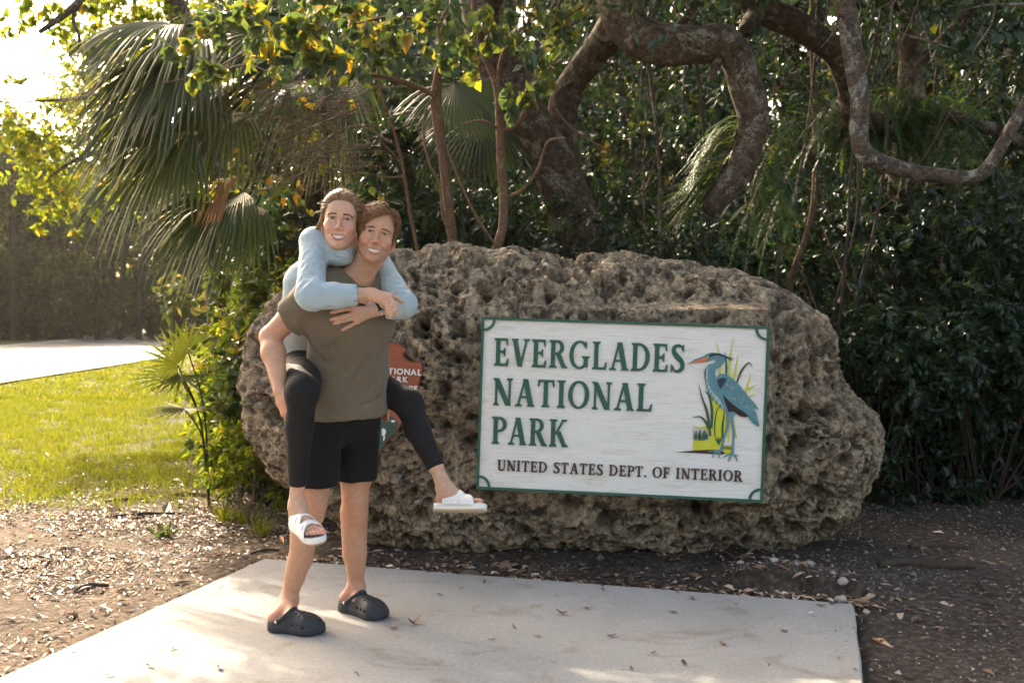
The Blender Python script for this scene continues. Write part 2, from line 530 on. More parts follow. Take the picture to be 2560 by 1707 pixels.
# leaf litter: nobody could count it
m_litter = None
def litter_mat():
    m, t, out = mat_new('dry_leaf')
    c = ramp(t, attr(t, 'tint'), [(0.0, (0.06, 0.035, 0.02)), (0.3, (0.17, 0.09, 0.05)), (0.55, (0.36, 0.24, 0.15)), (0.8, (0.56, 0.46, 0.35)), (0.97, (0.64, 0.57, 0.48)), (1.0, (0.42, 0.13, 0.03))])
    princ(t, out, c, 0.42, 0.6)
    return m
m_litter = litter_mat()
def litter(name, n, xr, yr, size, seed, mask, label, tint_mu, mat=None, fine=False):
    r = np.random.RandomState(seed)
    x = r.uniform(*xr, n); y = r.uniform(*yr, n)
    k = mask(x, y, r); x, y = x[k], y[k]; n = len(x)
    z = ground_z(x, y) + r.uniform(0.002, 0.014, n)
    a = r.uniform(0, 6.283, n); tl = r.randn(n, 2) * 0.24
    nrm = np.c_[tl, np.ones(n)]; nrm /= np.linalg.norm(nrm, axis=1)[:, None]
    ax = np.c_[np.cos(a), np.sin(a), r.randn(n) * 0.2]
    L = size * np.exp(r.randn(n) * 0.45)
    V, F, tt = leaves_vf(np.c_[x, y, z], nrm, ax, L, L * r.uniform(0.18, 0.55, n), r.uniform(-0.3, 0.5, n)[:, None] if False else 0.22, fine, np.clip(tint_mu + r.randn(n) * 0.24, 0, 1))
    o = link(name, mesh_np(name, V, F, mat or m_litter, False, {'tint': tt}))
    return tag(o, label, 'leaf litter', kind='stuff')
def left_mask(x, y, r):
    d = poly_dist(x, y, LAWN); 
    p = pad_dist(x, y)
    bare = sstep(0.05, 0.9, -p) * 0.85 + 0.15
    pat = sstep(-0.5, 0.35, fbm(np.c_[x, y, 0 * x] * 1.4, 3, 33))
    return (p < -0.015) & (r.rand(len(x)) < bare * pat * (0.15 + 0.85 * sstep(0.5, -0.3, d)))
litter('leaf_litter', 80000, (-4.6, -0.9), (3.0, 9.5), 0.028, 41, left_mask, 'sunlit carpet of pale dry leaf litter left of the concrete pad', 0.60)
litter('leaf_litter', 9000, (-6.5, -1.6), (5.8, 10.0), 0.034, 42, lambda x, y, r: r.rand(len(x)) < .35, 'dry leaves scattered over the sunlit lawn', 0.60)
def edge_mask(x, y, r):
    p = pad_dist(x, y)
    return (p < -0.008) & (p > -.55) & (y > 4.5) & (r.rand(len(x)) < np.exp(-np.clip(-p - .02, 0, 9) / .13))
litter('leaf_litter', 9000, (-1.3, 1.9), (4.6, 6.2), 0.040, 45, edge_mask, 'brown and orange dead leaves drifted along the far edge of the pad', 0.36, None, True)
def on_pad(x, y, r):
    p = pad_dist(x, y)
    return (p > .01) & (p < .5) & (y < 7) & (r.rand(len(x)) < np.exp(-p / .10))
_gz = ground_z
ground_z = lambda x, y: np.zeros(np.size(x))
litter('leaf_litter', 2600, (-2.4, 1.9), (3.0, 6.2), 0.016, 47, on_pad, 'small leaf crumbs scattered along the edges of the pad', 0.40)
ground_z = _gz
def right_mask(x, y, r):
    p = pad_dist(x, y)
    pat = 0.25 + 0.75 * sstep(-0.4, 0.4, fbm(np.c_[x, y, 0 * x] * 1.1, 3, 36))
    near = np.exp(-np.clip(-p, 0, 9) / 0.18) * (y > 4.7) * (x < 1.7)
    return (p < -0.012) & (r.rand(len(x)) < np.maximum(pat * 0.5, near))
litter('leaf_litter', 15000, (-1.3, 5.5), (2.8, 9.5), 0.032, 43, right_mask, 'brown leaf litter and chips on shaded soil right of the pad', 0.30)

# pebbles in the shaded soil
def pebbles(name, n, xr, yr, seed, mask, label):
    r = np.random.RandomState(seed)
    x = r.uniform(*xr, n); y = r.uniform(*yr, n); k = mask(x, y, r); x, y = x[k], y[k]; n = len(x)
    z = ground_z(x, y); s = 0.0055 * np.exp(r.randn(n) * 0.5)
    base = np.array([[1, 0, 0], [-.5, .87, 0], [-.5, -.87, 0], [0, 0, 1], [0.2, 0.1, -1]], float)
    a = r.uniform(0, 6.283, n); ca, sa = np.cos(a), np.sin(a)
    B = base[None] * (s[:, None, None] * r.uniform(0.6, 1.3, (n, 5, 1))) * np.array([1, 1, 0.7])
    V = np.stack([B[..., 0] * ca[:, None] - B[..., 1] * sa[:, None] + x[:, None], B[..., 0] * sa[:, None] + B[..., 1] * ca[:, None] + y[:, None], B[..., 2] + z[:, None] + 0.002], 2)
    f = np.array([[0, 1, 3], [1, 2, 3], [2, 0, 3], [1, 0, 4], [2, 1, 4], [0, 2, 4]])
    F = (np.arange(n)[:, None, None] * 5 + f[None]).reshape(-1, 3)
    o = link(name, mesh_np(name, V.reshape(-1, 3), F, m_peb, False, {'tint': np.repeat(r.rand(n), 5)}))
    return tag(o, label, 'gravel', kind='stuff')
m_peb, t, out = mat_new('gravel')
princ(t, out, ramp(t, attr(t, 'tint'), [(0, (0.07, 0.058, 0.05)), (0.7, (0.17, 0.145, 0.125)), (1, (0.36, 0.33, 0.29))]), 0.85, 0.3)
pebbles('gravel', 24000, (-0.9, 4.4), (2.7, 7.6), 51, lambda x, y, r: (pad_dist(x, y) < -0.012) & (r.rand(len(x)) < 0.3 + 0.7 * sstep(-.3, .3, fbm(np.c_[x, y, 0 * x] * 1.7, 2, 3))), 'small grey gravel bits in the shaded soil beside the boulder')
# ------------------------------------------------------------------ coral rock boulder
BO = [(565, 880), (575, 820), (596, 765), (632, 712), (690, 668), (760, 634), (830, 610), (885, 592), (960, 573), (1060, 568), (1130, 576), (1200, 577), (1265, 588), (1330, 597), (1420, 583), (1480, 600), (1600, 622), (1680, 640), (1750, 667), (1830, 712), (1890, 762), (1925, 830), (1958, 898), (1985, 940), (2006, 985), (2002, 1040), (1994, 1090), (1962, 1150), (1905, 1200), (1850, 1250), (1745, 1292), (1600, 1297), (1450, 1303), (1300, 1296), (1200, 1292), (1090, 1275), (1000, 1268), (870, 1253), (800, 1228), (740, 1190), (690, 1152), (655, 1115), (622, 1055), (592, 1005), (574, 945)]
BC = (1290, 905)
BY = 6.15
SGN_C = P(1552.5, 1021.5, 5.30)
def boulder():
    # outline in metres in the boulder's own plane
    po = np.array([[D(x, y, BY).x, D(x, y, BY).z] for x, y in BO]); c = np.array([D(*BC, BY).x, D(*BC, BY).z])
    po = np.concatenate([po, po[:1]])
    po = spline(po, 400)
    ang = np.unwrap(np.arctan2(po[:, 1] - c[1], po[:, 0] - c[0])); rad = np.hypot(po[:, 0] - c[0], po[:, 1] - c[1])
    if ang[-1] < ang[0]: ang, rad = ang[::-1], rad[::-1]
    NT, NP = 960, 276
    # distribute theta so that steps along the outline are even
    th = np.linspace(0, 2 * math.pi, 4001)[:-1]
    a0 = ang[0]; R = np.interp((th - a0) % (2 * math.pi) + a0, ang, rad)
    L = np.concatenate([[0], np.cumsum(R)]); 
    th = np.interp(np.linspace(0, L[-1], NT + 1)[:-1], L, np.linspace(0, 2 * math.pi, 4001))
    R = np.interp((th - a0) % (2 * math.pi) + a0, ang, rad) - 0.045
    ph = np.concatenate([np.linspace(0.02, 1.0, 205) ** 0.8 * (math.pi * 0.56), np.linspace(0.56 * math.pi, 0.985 * math.pi, NP - 204)[1:]])
    Th, Ph = np.meshgrid(th, ph, indexing='ij'); Rr = np.repeat(R[:, None], NP, 1)
    s = np.abs(np.sin(Ph)) ** 0.80
    cy = np.sign(np.cos(Ph)) * np.abs(np.cos(Ph)) ** 0.62
    X = c[0] + Rr * s * np.cos(Th); Z = c[1] + Rr * s * np.sin(Th)
    Y = BY - 0.72 * cy
    v = np.clip((Z - c[1]) / 0.85, -1.2, 1.2)
    # the upper part leans away, the foot is undercut
    Y = Y + np.where(v > 0.35, 0.30 * (v - 0.35) ** 1.3 * (cy > -0.4), 0) * 0.9
    Y = Y + np.where(v < -0.45, 0.28 * (-v - 0.45), 0) * np.clip(cy, 0, 1)
    V = np.stack([X.ravel(), Y.ravel(), Z.ravel()], 1)
    # normals from the smooth form
    g = V.reshape(NT, NP, 3)
    dt = np.roll(g, -1, 0) - np.roll(g, 1, 0); dp = np.gradient(g, axis=1)
    N = np.cross(dt, dp).reshape(-1, 3); N /= np.linalg.norm(N, axis=1)[:, None] + 1e-12
    ctr = np.array([c[0], BY, c[1]])
    if np.mean(np.sum(N * (V - ctr), 1)) < 0: N = -N
    W = V + 0.05 * np.stack([gnoise(V * 3, 71), gnoise(V * 3, 72), gnoise(V * 3, 73)], 1)
    up = sstep(-0.15, 0.55, (V[:, 2] - c[1]) / 0.85 + 0.35 * gnoise(V * 1.6, 74))
    d = 0.13 * fbm(W * 1.7, 3, 80)
    d += 0.05 * (fbm(W * 4.2, 3, 84, 0.55, True) - 0.75) * (0.6 + 0.8 * up)
    f1, h1 = worley(W * np.array([5.2, 5.2, 6.0]), 90)
    pit1 = sstep(0.46, 0.16, f1) * (h1 > 0.40)
    f2, h2 = worley(W * 11.5 + 3.3, 91)
    pit2 = sstep(0.46, 0.20, f2) * (h2 > 0.42)
    f3, h3 = worley(W * 27.0 + 1.3, 92)
    pit3 = sstep(0.50, 0.22, f3) * (h3 > 0.3)
    zone = 0.45 + 0.75 * sstep(-0.3, 0.4, fbm(V * 2.3, 2, 95)) 
    d -= 0.145 * pit1 * zone * (0.6 + 0.6 * up) + 0.095 * pit2 * zone + 0.038 * pit3
    d += 0.021 * fbm(W * 15, 4, 97, 0.62) + 0.010 * (fbm(W * 24, 2, 99, .5, True) - .8)
    d = np.where(d > .03, .03 + .075 * np.tanh((d - .03) / .075), d)
    # keep the face behind the signs
    Q = V + N * d[:, None]
    pits = np.clip(pit1 * 0.8 + pit2 * 0.7 + pit3 * .35, 0, 1.3)
    # sign recess
    for (cx, cz, hw, hh, ysurf) in ((SGN_C.x, SGN_C.z, 0.80, 0.52, 5.36), (-0.82, 0.98, 0.27, 0.36, 5.48)):
        inn = sstep(1.10, 0.99, np.maximum(np.abs(Q[:, 0] - cx) / hw, np.abs(Q[:, 2] - cz) / hh)) * (cy.ravel() > 0)
        slope = -0.083 * (Q[:, 0] - cx)
        tgt = np.maximum(Q[:, 1], ysurf + 0.03 + slope)
        Q[:, 1] = Q[:, 1] * (1 - inn) + np.clip(tgt, None, ysurf + 0.11 + slope) * inn
    # nothing pokes far below the soil
    Q[:, 2] = np.maximum(Q[:, 2], -0.16)
    i, j = np.meshgrid(np.arange(NT), np.arange(NP - 1), indexing='ij'); i = i.ravel(); j = j.ravel(); i2 = (i + 1) % NT
    F4 = np.stack([i * NP + j, i2 * NP + j, i2 * NP + j + 1, i * NP + j + 1], 1)
    n0 = NT * NP
    Q = np.concatenate([Q, [Q.reshape(NT, NP, 3)[:, 0].mean(0) if False else Q[np.arange(NT) * NP].mean(0)], [Q[np.arange(NT) * NP + NP - 1].mean(0)]])
    k = np.arange(NT); k2 = (k + 1) % NT
    F3 = np.concatenate([np.stack([np.full(NT, n0), k2 * NP, k * NP], 1), np.stack([np.full(NT, n0 + 1), k * NP + NP - 1, k2 * NP + NP - 1], 1)])
    # orientation
    a = Q[F4[1000]]; nrm = np.cross(a[1] - a[0], a[2] - a[0])
    if nrm @ (a.mean(0) - ctr) < 0: F4 = F4[:, ::-1]; F3 = F3[:, ::-1]
    pits = np.append(pits, [0, 0]); up = np.append(up, [0, 0])
    return mesh_np('boulder', Q, [np.ascontiguousarray(F4), np.ascontiguousarray(F3)], m_rock, True, {'pit': pits, 'upper': up})

m_rock, t, out = mat_new('coral_rock')
gp = geo_pos(t)
na = noise_n(t, 2.4, 6, 0.65, gp, 0.3); nb = noise_n(t, 16, 6, 0.7, gp, 0.2); nc = noise_n(t, 70, 5, 0.7, gp)
rc = ramp(t, nb, [(0.25, (0.135, 0.106, 0.078)), (0.38, (0.37, 0.30, 0.222)), (0.54, (0.63, 0.525, 0.40)), (0.8, (0.75, 0.65, 0.52))])
rc = mixc(t, 1.0, rc, ramp(t, na, [(0.3, (0.70, 0.68, 0.67)), (0.55, (1.0, 0.98, 0.95)), (0.75, (1.12, 1.03, 0.90))]), 'MULTIPLY')
gr1 = noise_n(t, 34, 5, 0.75, gp, 0.5)
rc = mixc(t, 1.0, rc, ramp(t, gr1, [(0.36, (0.34, 0.30, 0.26)), (0.46, (0.95, 0.93, 0.90)), (0.60, (1.45, 1.36, 1.18))]), 'MULTIPLY')
# black algae stains, more of them on the upper part
al = noise_n(t, 4.2, 7, 0.72, gp, 0.6)
al2 = noise_n(t, 13, 6, 0.75, gp, 0.8)
alr = mixc(t, 1.0, ramp(t, al, [(0.42, (0.12, 0.12, 0.12)), (0.56, (1, 1, 1))]), ramp(t, al2, [(0.46, (0, 0, 0)), (0.56, (1, 1, 1))]), 'MULTIPLY')
mu = t.nodes.new('ShaderNodeMath'); mu.operation = 'MULTIPLY'; mu.inputs[1].default_value = 0.82
t.links.new(alr, mu.inputs[0])
rc = mixc(t, mu.outputs[0], rc, (0.045, 0.041, 0.038))
# pale lichen
li = ramp(t, noise_n(t, 7.5, 6, 0.75, geo_pos(t, (1, 1.1, 1.2)), 0.4), [(0.63, (0, 0, 0)), (0.70, (1, 1, 1))])
mu2 = t.nodes.new('ShaderNodeMath'); mu2.operation = 'MULTIPLY'; mu2.inputs[1].default_value = 0.30
t.links.new(li, mu2.inputs[0])
rc = mixc(t, mu2.outputs[0], rc, (0.33, 0.34, 0.29))
# shade of the hollows painted into the rock colour, following the pits
pm = t.nodes.new('ShaderNodeMath'); pm.operation = 'MULTIPLY'; pm.inputs[1].default_value = 0.85; pm.use_clamp = True
t.links.new(attr(t, 'pit'), pm.inputs[0])
rc = mixc(t, pm.outputs[0], rc, (0.045, 0.036, 0.024))
rn = bump(t, nc, 1.0, 0.02, bump(t, gr1, 1.0, 0.03,  bump(t, nb, 1.0, 0.05)))
princ(t, out, rc, 0.92, 0.2, rn)
boulder_o = link('boulder', boulder())
tag(boulder_o, 'large pitted coral limestone boulder carrying the park signs', 'boulder')
# ------------------------------------------------------------------ park sign
SW, SH = 1.50, 0.915
sign = empty('park_sign', SGN_C)
R_sign = Matrix.Rotation(math.radians(-4.9), 4, 'Z') @ Matrix.Rotation(math.radians(-88.8), 4, 'X').inverted()
# local axes: x right, y up, z out of the face
ux = Vector((math.cos(math.radians(-4.8)), math.sin(math.radians(-4.8)), 0))
un = Vector((math.sin(math.radians(-4.8)), -math.cos(math.radians(-4.8)), 0.0))
uy = un.cross(ux)
roll = math.radians(-1.9)
ax_ = ux * math.cos(roll) + uy * math.sin(roll)
ay_ = -ux * math.sin(roll) + uy * math.cos(roll)
sign.matrix_world = Matrix.Translation(SGN_C) @ Matrix((ax_, ay_, un)).transposed().to_4x4()
tag(sign, 'white carved wooden park name sign with green border on the boulder', 'sign')

EU = np.array([479.5, 17.0]); EV = np.array([15.8, -476.6])
MI = np.linalg.inv(np.stack([EU, EV], 1))
def S_(px, py):
    return MI @ np.array([px - 1552.5, py - 1021.5])
def Z4(zx, zy):      # pixel of the 2.94x enlargement of the sign
    return S_(1160 + zx / 2.94, 770 + zy / 2.94)
def H4(hx, hy):      # pixel of the 4.6125x enlargement of the heron
    return S_(1680 + hx / 4.6125, 830 + hy / 4.6125)

m_board, t, out = mat_new('white_sign_paint')
oc = coord(t, (1.2, 34, 1)); oc2 = coord(t)
gr = noise_n(t, 6.0, 6, 0.65, oc, 0.8)
bc = ramp(t, gr, [(0.32, (0.60, 0.56, 0.51)), (0.46, (0.76, 0.73, 0.68)), (0.6, (0.80, 0.77, 0.72))])
ddn = ramp(t, noise_n(t, 3.0, 5, 0.7, coord(t, (1, 5, 1)), 0.5), [(0.52, (1, 1, 1)), (0.72, (0.86, 0.80, 0.72))])
bc = mixc(t, 1.0, bc, ddn, 'MULTIPLY')
spk = ramp(t, noise_n(t, 120, 2, 0.5, coord(t, (0.5, 1, 1))), [(0.70, (1, 1, 1)), (0.78, (0.55, 0.48, 0.40))])
bc = mixc(t, 1.0, bc, spk, 'MULTIPLY')
princ(t, out, bc, 0.55, 0.35, bump(t, gr, 0.45, 0.005, bump(t, noise_n(t, 10, 3, 0.6, oc2), 0.25, 0.006)))
m_green = simple_mat('green_sign_paint', (0.022, 0.095, 0.062), 0.45, 0.4, 60, 0.25, (90, 0.3, 0.002))
m_brown = simple_mat('brown_sign_paint', (0.060, 0.026, 0.022), 0.5, 0.4, 60, 0.2, (90, 0.3, 0.002))
m_woodedge = simple_mat('weathered_plywood', (0.10, 0.075, 0.055), 0.8, 0.2, 30, 0.3)

def prism(poly, z0, z1, bev=0.0):
    """extruded polygon (poly may be concave: the faces are made by bmesh triangulation)"""
    import bmesh
    bm = bmesh.new()
    if bev:
        p = np.asarray(poly, float)
        a = np.roll(p, 1, 0); b = np.roll(p, -1, 0)
    vs0 = [bm.verts.new((p[0], p[1], z0)) for p in poly]
    vs1 = [bm.verts.new((p[0], p[1], z1)) for p in poly]
    n = len(poly)
    f = bm.faces.new(vs1); f2 = bm.faces.new(vs0[::-1])
    for i in range(n):
        bm.faces.new((vs0[i], vs0[(i + 1) % n], vs1[(i + 1) % n], vs1[i]))
    bmesh.ops.recalc_face_normals(bm, faces=bm.faces)
    bmesh.ops.triangulate(bm, faces=[f, f2])
    bm.verts.ensure_lookup_table(); bm.verts.index_update()
    V = np.array([tuple(v.co) for v in bm.verts])
    F3 = np.array([[v.index for v in f.verts] for f in bm.faces if len(f.verts) == 3])
    F4 = np.array([[v.index for v in f.verts] for f in bm.faces if len(f.verts) == 4])
    bm.free()
    return V, [x for x in (F4, F3) if len(x)]

def board_panel(w, h, z0, z1, nx=90, ny=60):
    x = np.linspace(-w / 2, w / 2, nx); y = np.linspace(-h / 2, h / 2, ny)
    X, Y = np.meshgrid(x, y, indexing='ij')
    q = np.stack([X.ravel() * 3, Y.ravel() * 9, 0 * X.ravel()], 1)
    Z = z1 + 0.0022 * fbm(q, 3, 301) + 0.0012 * gnoise(q * np.array([1.2, 7, 1]), 303)
    Vt = np.stack([X.ravel(), Y.ravel(), Z], 1)
    i, j = np.meshgrid(np.arange(nx - 1), np.arange(ny - 1), indexing='ij'); i = i.ravel(); j = j.ravel()
    F = np.stack([i * ny + j, (i + 1) * ny + j, (i + 1) * ny + j + 1, i * ny + j + 1], 1)
    return Vt, F
b = MB(); b.add(*board_panel(SW - .02, SH - .02, 0, 0.0)); 
b.build('board_face', m_board, sign)
b = MB(); b.add(*prism([(-SW / 2 + .006, -SH / 2 + .006), (SW / 2 - .006, -SH / 2 + .006), (SW / 2 - .006, SH / 2 - .006), (-SW / 2 + .006, SH / 2 - .006)], -0.035, -0.006)); b.build('backing_board', m_woodedge, sign, False)
# border rails, butted end to end, and quarter ring corners
rw = 0.0135
for nm, poly in (('top', [(-SW / 2, SH / 2 - rw), (SW / 2, SH / 2 - rw), (SW / 2, SH / 2), (-SW / 2, SH / 2)]),
                 ('bot', [(-SW / 2, -SH / 2), (SW / 2, -SH / 2), (SW / 2, -SH / 2 + rw), (-SW / 2, -SH / 2 + rw)]),
                 ('lf', [(-SW / 2, -SH / 2 + rw), (-SW / 2 + rw, -SH / 2 + rw), (-SW / 2 + rw, SH / 2 - rw), (-SW / 2, SH / 2 - rw)]),
                 ('rt', [(SW / 2 - rw, -SH / 2 + rw), (SW / 2, -SH / 2 + rw), (SW / 2, SH / 2 - rw), (SW / 2 - rw, SH / 2 - rw)])):
    b = MB(); b.add(*prism(poly, -0.030, 0.011 if nm in ('top', 'bot') else 0.0107)); b.build('border_rail', m_green, sign, False)
for sx in (-1, 1):
    for sy in (-1, 1):
        cx, cy = sx * (SW / 2 - rw), sy * (SH / 2 - rw)
        a = np.linspace(0, math.pi / 2, 14)
        o_ = [(cx - sx * math.cos(k) * 0.060, cy - sy * math.sin(k) * 0.060) for k in a]
        i_ = [(cx - sx * math.cos(k) * 0.047, cy - sy * math.sin(k) * 0.047) for k in a[::-1]]
        b = MB(); b.add(*prism(o_ + i_, -0.004, 0.0103)); b.build('corner_ornament', m_green, sign, False)

# ---- serif letters, drawn as strokes. units: cap height 1
def stroke(pts, wid):
    p = np.asarray(pts, float); w = np.asarray(wid, float) / 2
    tg = np.gradient(p, axis=0); tg /= np.linalg.norm(tg, axis=1)[:, None] + 1e-9
    n = np.stack([-tg[:, 1], tg[:, 0]], 1)
    return [tuple(q) for q in p + n * w[:, None]] + [tuple(q) for q in (p - n * w[:, None])[::-1]]
def arc(cx, cy, rx, ry, a0, a1, thick, thin, n=26):
    a = np.radians(np.linspace(a0, a1, n))
    return stroke(np.c_[cx + rx * np.cos(a), cy + ry * np.sin(a)], thin + (thick - thin) * np.abs(np.cos(a)) ** 1.3)
TK, TN, SF = 0.168, 0.08, 0.055
def rect(x0, y0, x1, y1): return [(x0, y0), (x1, y0), (x1, y1), (x0, y1)]
def serif(x0, x1, y, up):   # a foot (up=1) or a head (up=-1)
    return [(x0 - .07, y), (x1 + .07, y), (x1 + .07, y + up * SF * .7), (x1 + .005, y + up * SF * 1.9), (x0 - .005, y + up * SF * 1.9), (x0 - .07, y + up * SF * .7)][::up]
def stem(x, top=True, bot=True, tk=TK):
    r = [rect(x, 0.02, x + tk, 0.98)]
    if bot: r.append(serif(x, x + tk, 0.0, 1))
    if top: r.append(serif(x, x + tk, 1.0, -1))
    return r
def diag(x0, y0, x1, y1, w):
    return [(x0 - w / 2, y0), (x0 + w / 2, y0), (x1 + w / 2, y1), (x1 - w / 2, y1)]
def glyph(ch):
    x = 0.08
    if ch == 'E':
        return stem(x) + [rect(x + .1, .915, .54, 1.0), [(.54, 1.0), (.46, .92), (.50, .74), (.55, .74)], rect(x + .1, .475, .42, .555), [(.42, .66), (.35, .555), (.35, .475), (.42, .36), (.45, .36), (.45, .66)], rect(x + .1, 0, .56, .085), [(.585, .26), (.53, .26), (.47, .08), (.56, 0.0)]], .60
    if ch == 'L':
        return stem(x) + [rect(x + .1, 0, .55, .085), [(.58, .27), (.53, .27), (.46, .08), (.555, 0.0)]], .60
    if ch == 'I':
        return stem(x), .345
    if ch == 'F':
        return stem(x) + [rect(x + .1, .915, .53, 1.0), [(.53, 1.0), (.45, .92), (.49, .72), (.54, .72)], rect(x + .1, .465, .42, .545), [(.42, .65), (.35, .545), (.35, .465), (.42, .35), (.45, .35), (.45, .65)]], .57
    if ch == 'T':
        return stem(.24, top=False) + [rect(.03, .915, .635, 1.0), [(.03, 1.0), (.12, .92), (.07, .74), (.015, .74)], [(.635, 1.0), (.545, .92), (.595, .74), (.65, .74)]], .665
    if ch == 'D':
        return stem(x) + [arc(.30, .5, .345, .455, -92, 92, TK, TN), rect(x + .1, .915, .34, 1.0), rect(x + .1, 0, .34, .085)], .76
    if ch == 'O':
        return [arc(.39, .5, .31, .47, -4, 360, TK, TN, 48)], .78
    if ch == 'G':
        return [arc(.40, .5, .32, .47, 42, 318, TK, TN, 40), rect(.555, .06, .725, .44), serif(.555, .725, .46, -1), [(.665, .98), (.62, .98), (.585, .80), (.665, .70)]], .80
    if ch == 'P':
        return stem(x) + [arc(.29, .725, .235, .235, -95, 95, TK * .95, TN), rect(x + .1, .915, .32, 1.0), rect(x + .1, .45, .32, .53)], .585
    if ch == 'R':
        return stem(x) + [arc(.29, .74, .22, .222, -95, 95, TK * .92, TN), rect(x + .1, .915, .32, 1.0), rect(x + .1, .475, .34, .555), diag(.60, 0.02, .36, .52, .195), [(.50, 0), (.735, 0), (.735, .045), (.68, .09), (.53, .09)]], .72
    if ch == 'N':
        return [rect(.10, .02, .185, .98), serif(.10, .185, 0, 1), rect(.60, .02, .685, .98), serif(.60, .685, 1.0, -1), diag(.14, .985, .60, .0, .205), [(.02, 1.0), (.18, 1.0), (.16, .94), (.02, .96)]], .775
    if ch == 'A':
        return [diag(.12, .02, .355, .99, .085), diag(.60, .02, .375, 1.0, .20), rect(.20, .30, .54, .375), [(.0, 0), (.27, 0), (.27, .04), (.2, .085), (.06, .085), (.0, .04)], [(.46, 0), (.745, 0), (.745, .04), (.68, .085), (.52, .085), (.46, .04)]], .745
    if ch == 'V':
        return [diag(.355, .0, .135, .98, .195), diag(.375, .0, .60, .98, .085), [(.0, 1), (.28, 1), (.28, .96), (.22, .915), (.06, .915), (.0, .96)], [(.47, 1), (.72, 1), (.72, .96), (.66, .915), (.53, .915), (.47, .96)]], .72
    if ch == 'K':
        return stem(x) + [diag(.27, .46, .555, .98, .095), diag(.62, .02, .36, .56, .195), [(.47, 1), (.70, 1), (.70, .955), (.63, .915), (.52, .915), (.47, .955)], [(.50, 0), (.755, 0), (.755, .045), (.70, .09), (.54, .09)]], .745
    if ch == 'S':
        pts = spline([(.475, .78), (.43, .91), (.28, .955), (.135, .87), (.14, .70), (.29, .53), (.44, .37), (.465, .17), (.33, .05), (.17, .06), (.075, .22)], 44)
        w = np.interp(np.linspace(0, 1, 44), [0, .12, .28, .5, .74, .9, 1], [.085, TN, .14, .20, .15, TN, .085])
        return [stroke(pts, w), [(.515, .99), (.475, .99), (.435, .86), (.50, .72), (.515, .72)], [(.03, .01), (.07, .01), (.11, .13), (.045, .30), (.03, .30)]], .56
    if ch == 'U':
        return [rect(.10, .30, .275, .98), serif(.10, .275, 1.0, -1), rect(.575, .30, .655, .98), serif(.575, .655, 1.0, -1), stroke(spline([(.187, .32), (.20, .16), (.29, .06), (.41, .045), (.53, .09), (.60, .20), (.615, .32)], 24), np.linspace(.175, .082, 24))], .74
    if ch == '.':
        return [[(.11 + .095 * math.cos(k), .09 + .095 * math.sin(k)) for k in np.linspace(0, 2 * math.pi, 15)[:-1]]], .22
    return [], .3

def letter_line(text, x0, x1, y, h, mat, sx=1.0, depth=0.0075, z0=-0.004):
    adv, tot = [], 0
    for ch in text:
        w = 0.42 if ch == ' ' else glyph(ch)[1]
        adv.append(tot); tot += w + (0.075 if ch != ' ' else 0.0)
    tot -= 0.075
    kx = (x1 - x0) / tot
    for ch, a in zip(text, adv):
        if ch == ' ': continue
        b = MB()
        for i, poly in enumerate(glyph(ch)[0]):
            b.add(*prism([(x0 + (a + px) * kx, y + py * h) for px, py in poly], z0, depth + 0.00035 * i))
        b.build('letter', mat, sign, False)
for text, zx0, zx1, zt, zb, mt in (('EVERGLADES', 205, 1618, (222, 262), (428, 468), m_green), ('NATIONAL', 194, 1384, (512, 548), (716, 760), m_green), ('PARK', 186, 758, (802, 822), (1005, 1025), m_green), ('UNITED STATES DEPT. OF INTERIOR', 230, 2042, (1120, 1187), (1200, 1270), m_brown)):
    a = Z4(zx0, zb[0]); c = Z4(zx1, zb[1]); d_ = Z4(zx0, zt[0])
    hgt = d_[1] - a[1]; yb = (a[1] + c[1]) / 2
    letter_line(text, a[0], c[0], yb, hgt, mt)

# ---- the heron picture, carved in low relief
def relief(name, pts, mat, z, parent=None, smoothn=0, z0=-0.004):
    pts = [tuple(H4(*p)) for p in pts]
    if smoothn:
        q = spline(pts + pts[:1], smoothn)[:-1]; pts = [tuple(p) for p in q]
    b = MB(); b.add(*prism(pts, z0, z)); return b.build(name, mat, parent or sign, False)
def blade(name, pts, w, mat, z, n=16, tipw=0.08):
    q = spline([H4(*p) for p in pts], n); s = np.linspace(0, 1, n)
    wd = np.interp(s, [0, .35, 1], [w * .75, w, w * tipw]) / 4.6125 / 478
    b = MB(); b.add(*prism(stroke(q, wd), -0.004, z)); return b.build(name, mat, sign, False)
def paint(name, col): return simple_mat(name, col, 0.5, 0.35, 26, 0.16, (60, 0.25, 0.003))
m_blue = paint('heron_blue', (0.105, 0.235, 0.265)); m_pale = paint('heron_pale', (0.33, 0.43, 0.42)); m_navy = paint('heron_navy', (0.022, 0.042, 0.062))
m_black = paint('heron_black', (0.020, 0.017, 0.018)); m_orange = paint('bill_orange', (0.70, 0.15, 0.05)); m_yel = paint('reed_yellow', (0.56, 0.55, 0.035))
m_reed = paint('reed_green', (0.018, 0.10, 0.035)); m_olive = paint('reed_olive', (0.085, 0.085, 0.04)); m_leg = paint('heron_leg', (0.13, 0.25, 0.28)); m_tail = paint('heron_tail', (0.075, 0.215, 0.265))
m_soilp = paint('painted_soil', (0.060, 0.030, 0.028)); m_white = simple_mat('white_paint', (0.75, 0.73, 0.69), 0.5, 0.35)
relief('painted_ground', [(50, 1378), (250, 1358), (500, 1345), (560, 1355), (640, 1390), (560, 1402), (300, 1390)], m_soilp, 0.0035)
relief('reed_clump', [(246, 1352), (235, 1300), (250, 1240), (330, 1235), (420, 1250), (430, 1190), (445, 1080), (440, 900), (452, 760), (500, 790), (560, 880), (600, 905), (618, 1000), (605, 1120), (575, 1230), (560, 1300), (520, 1345)], m_yel, 0.0045)
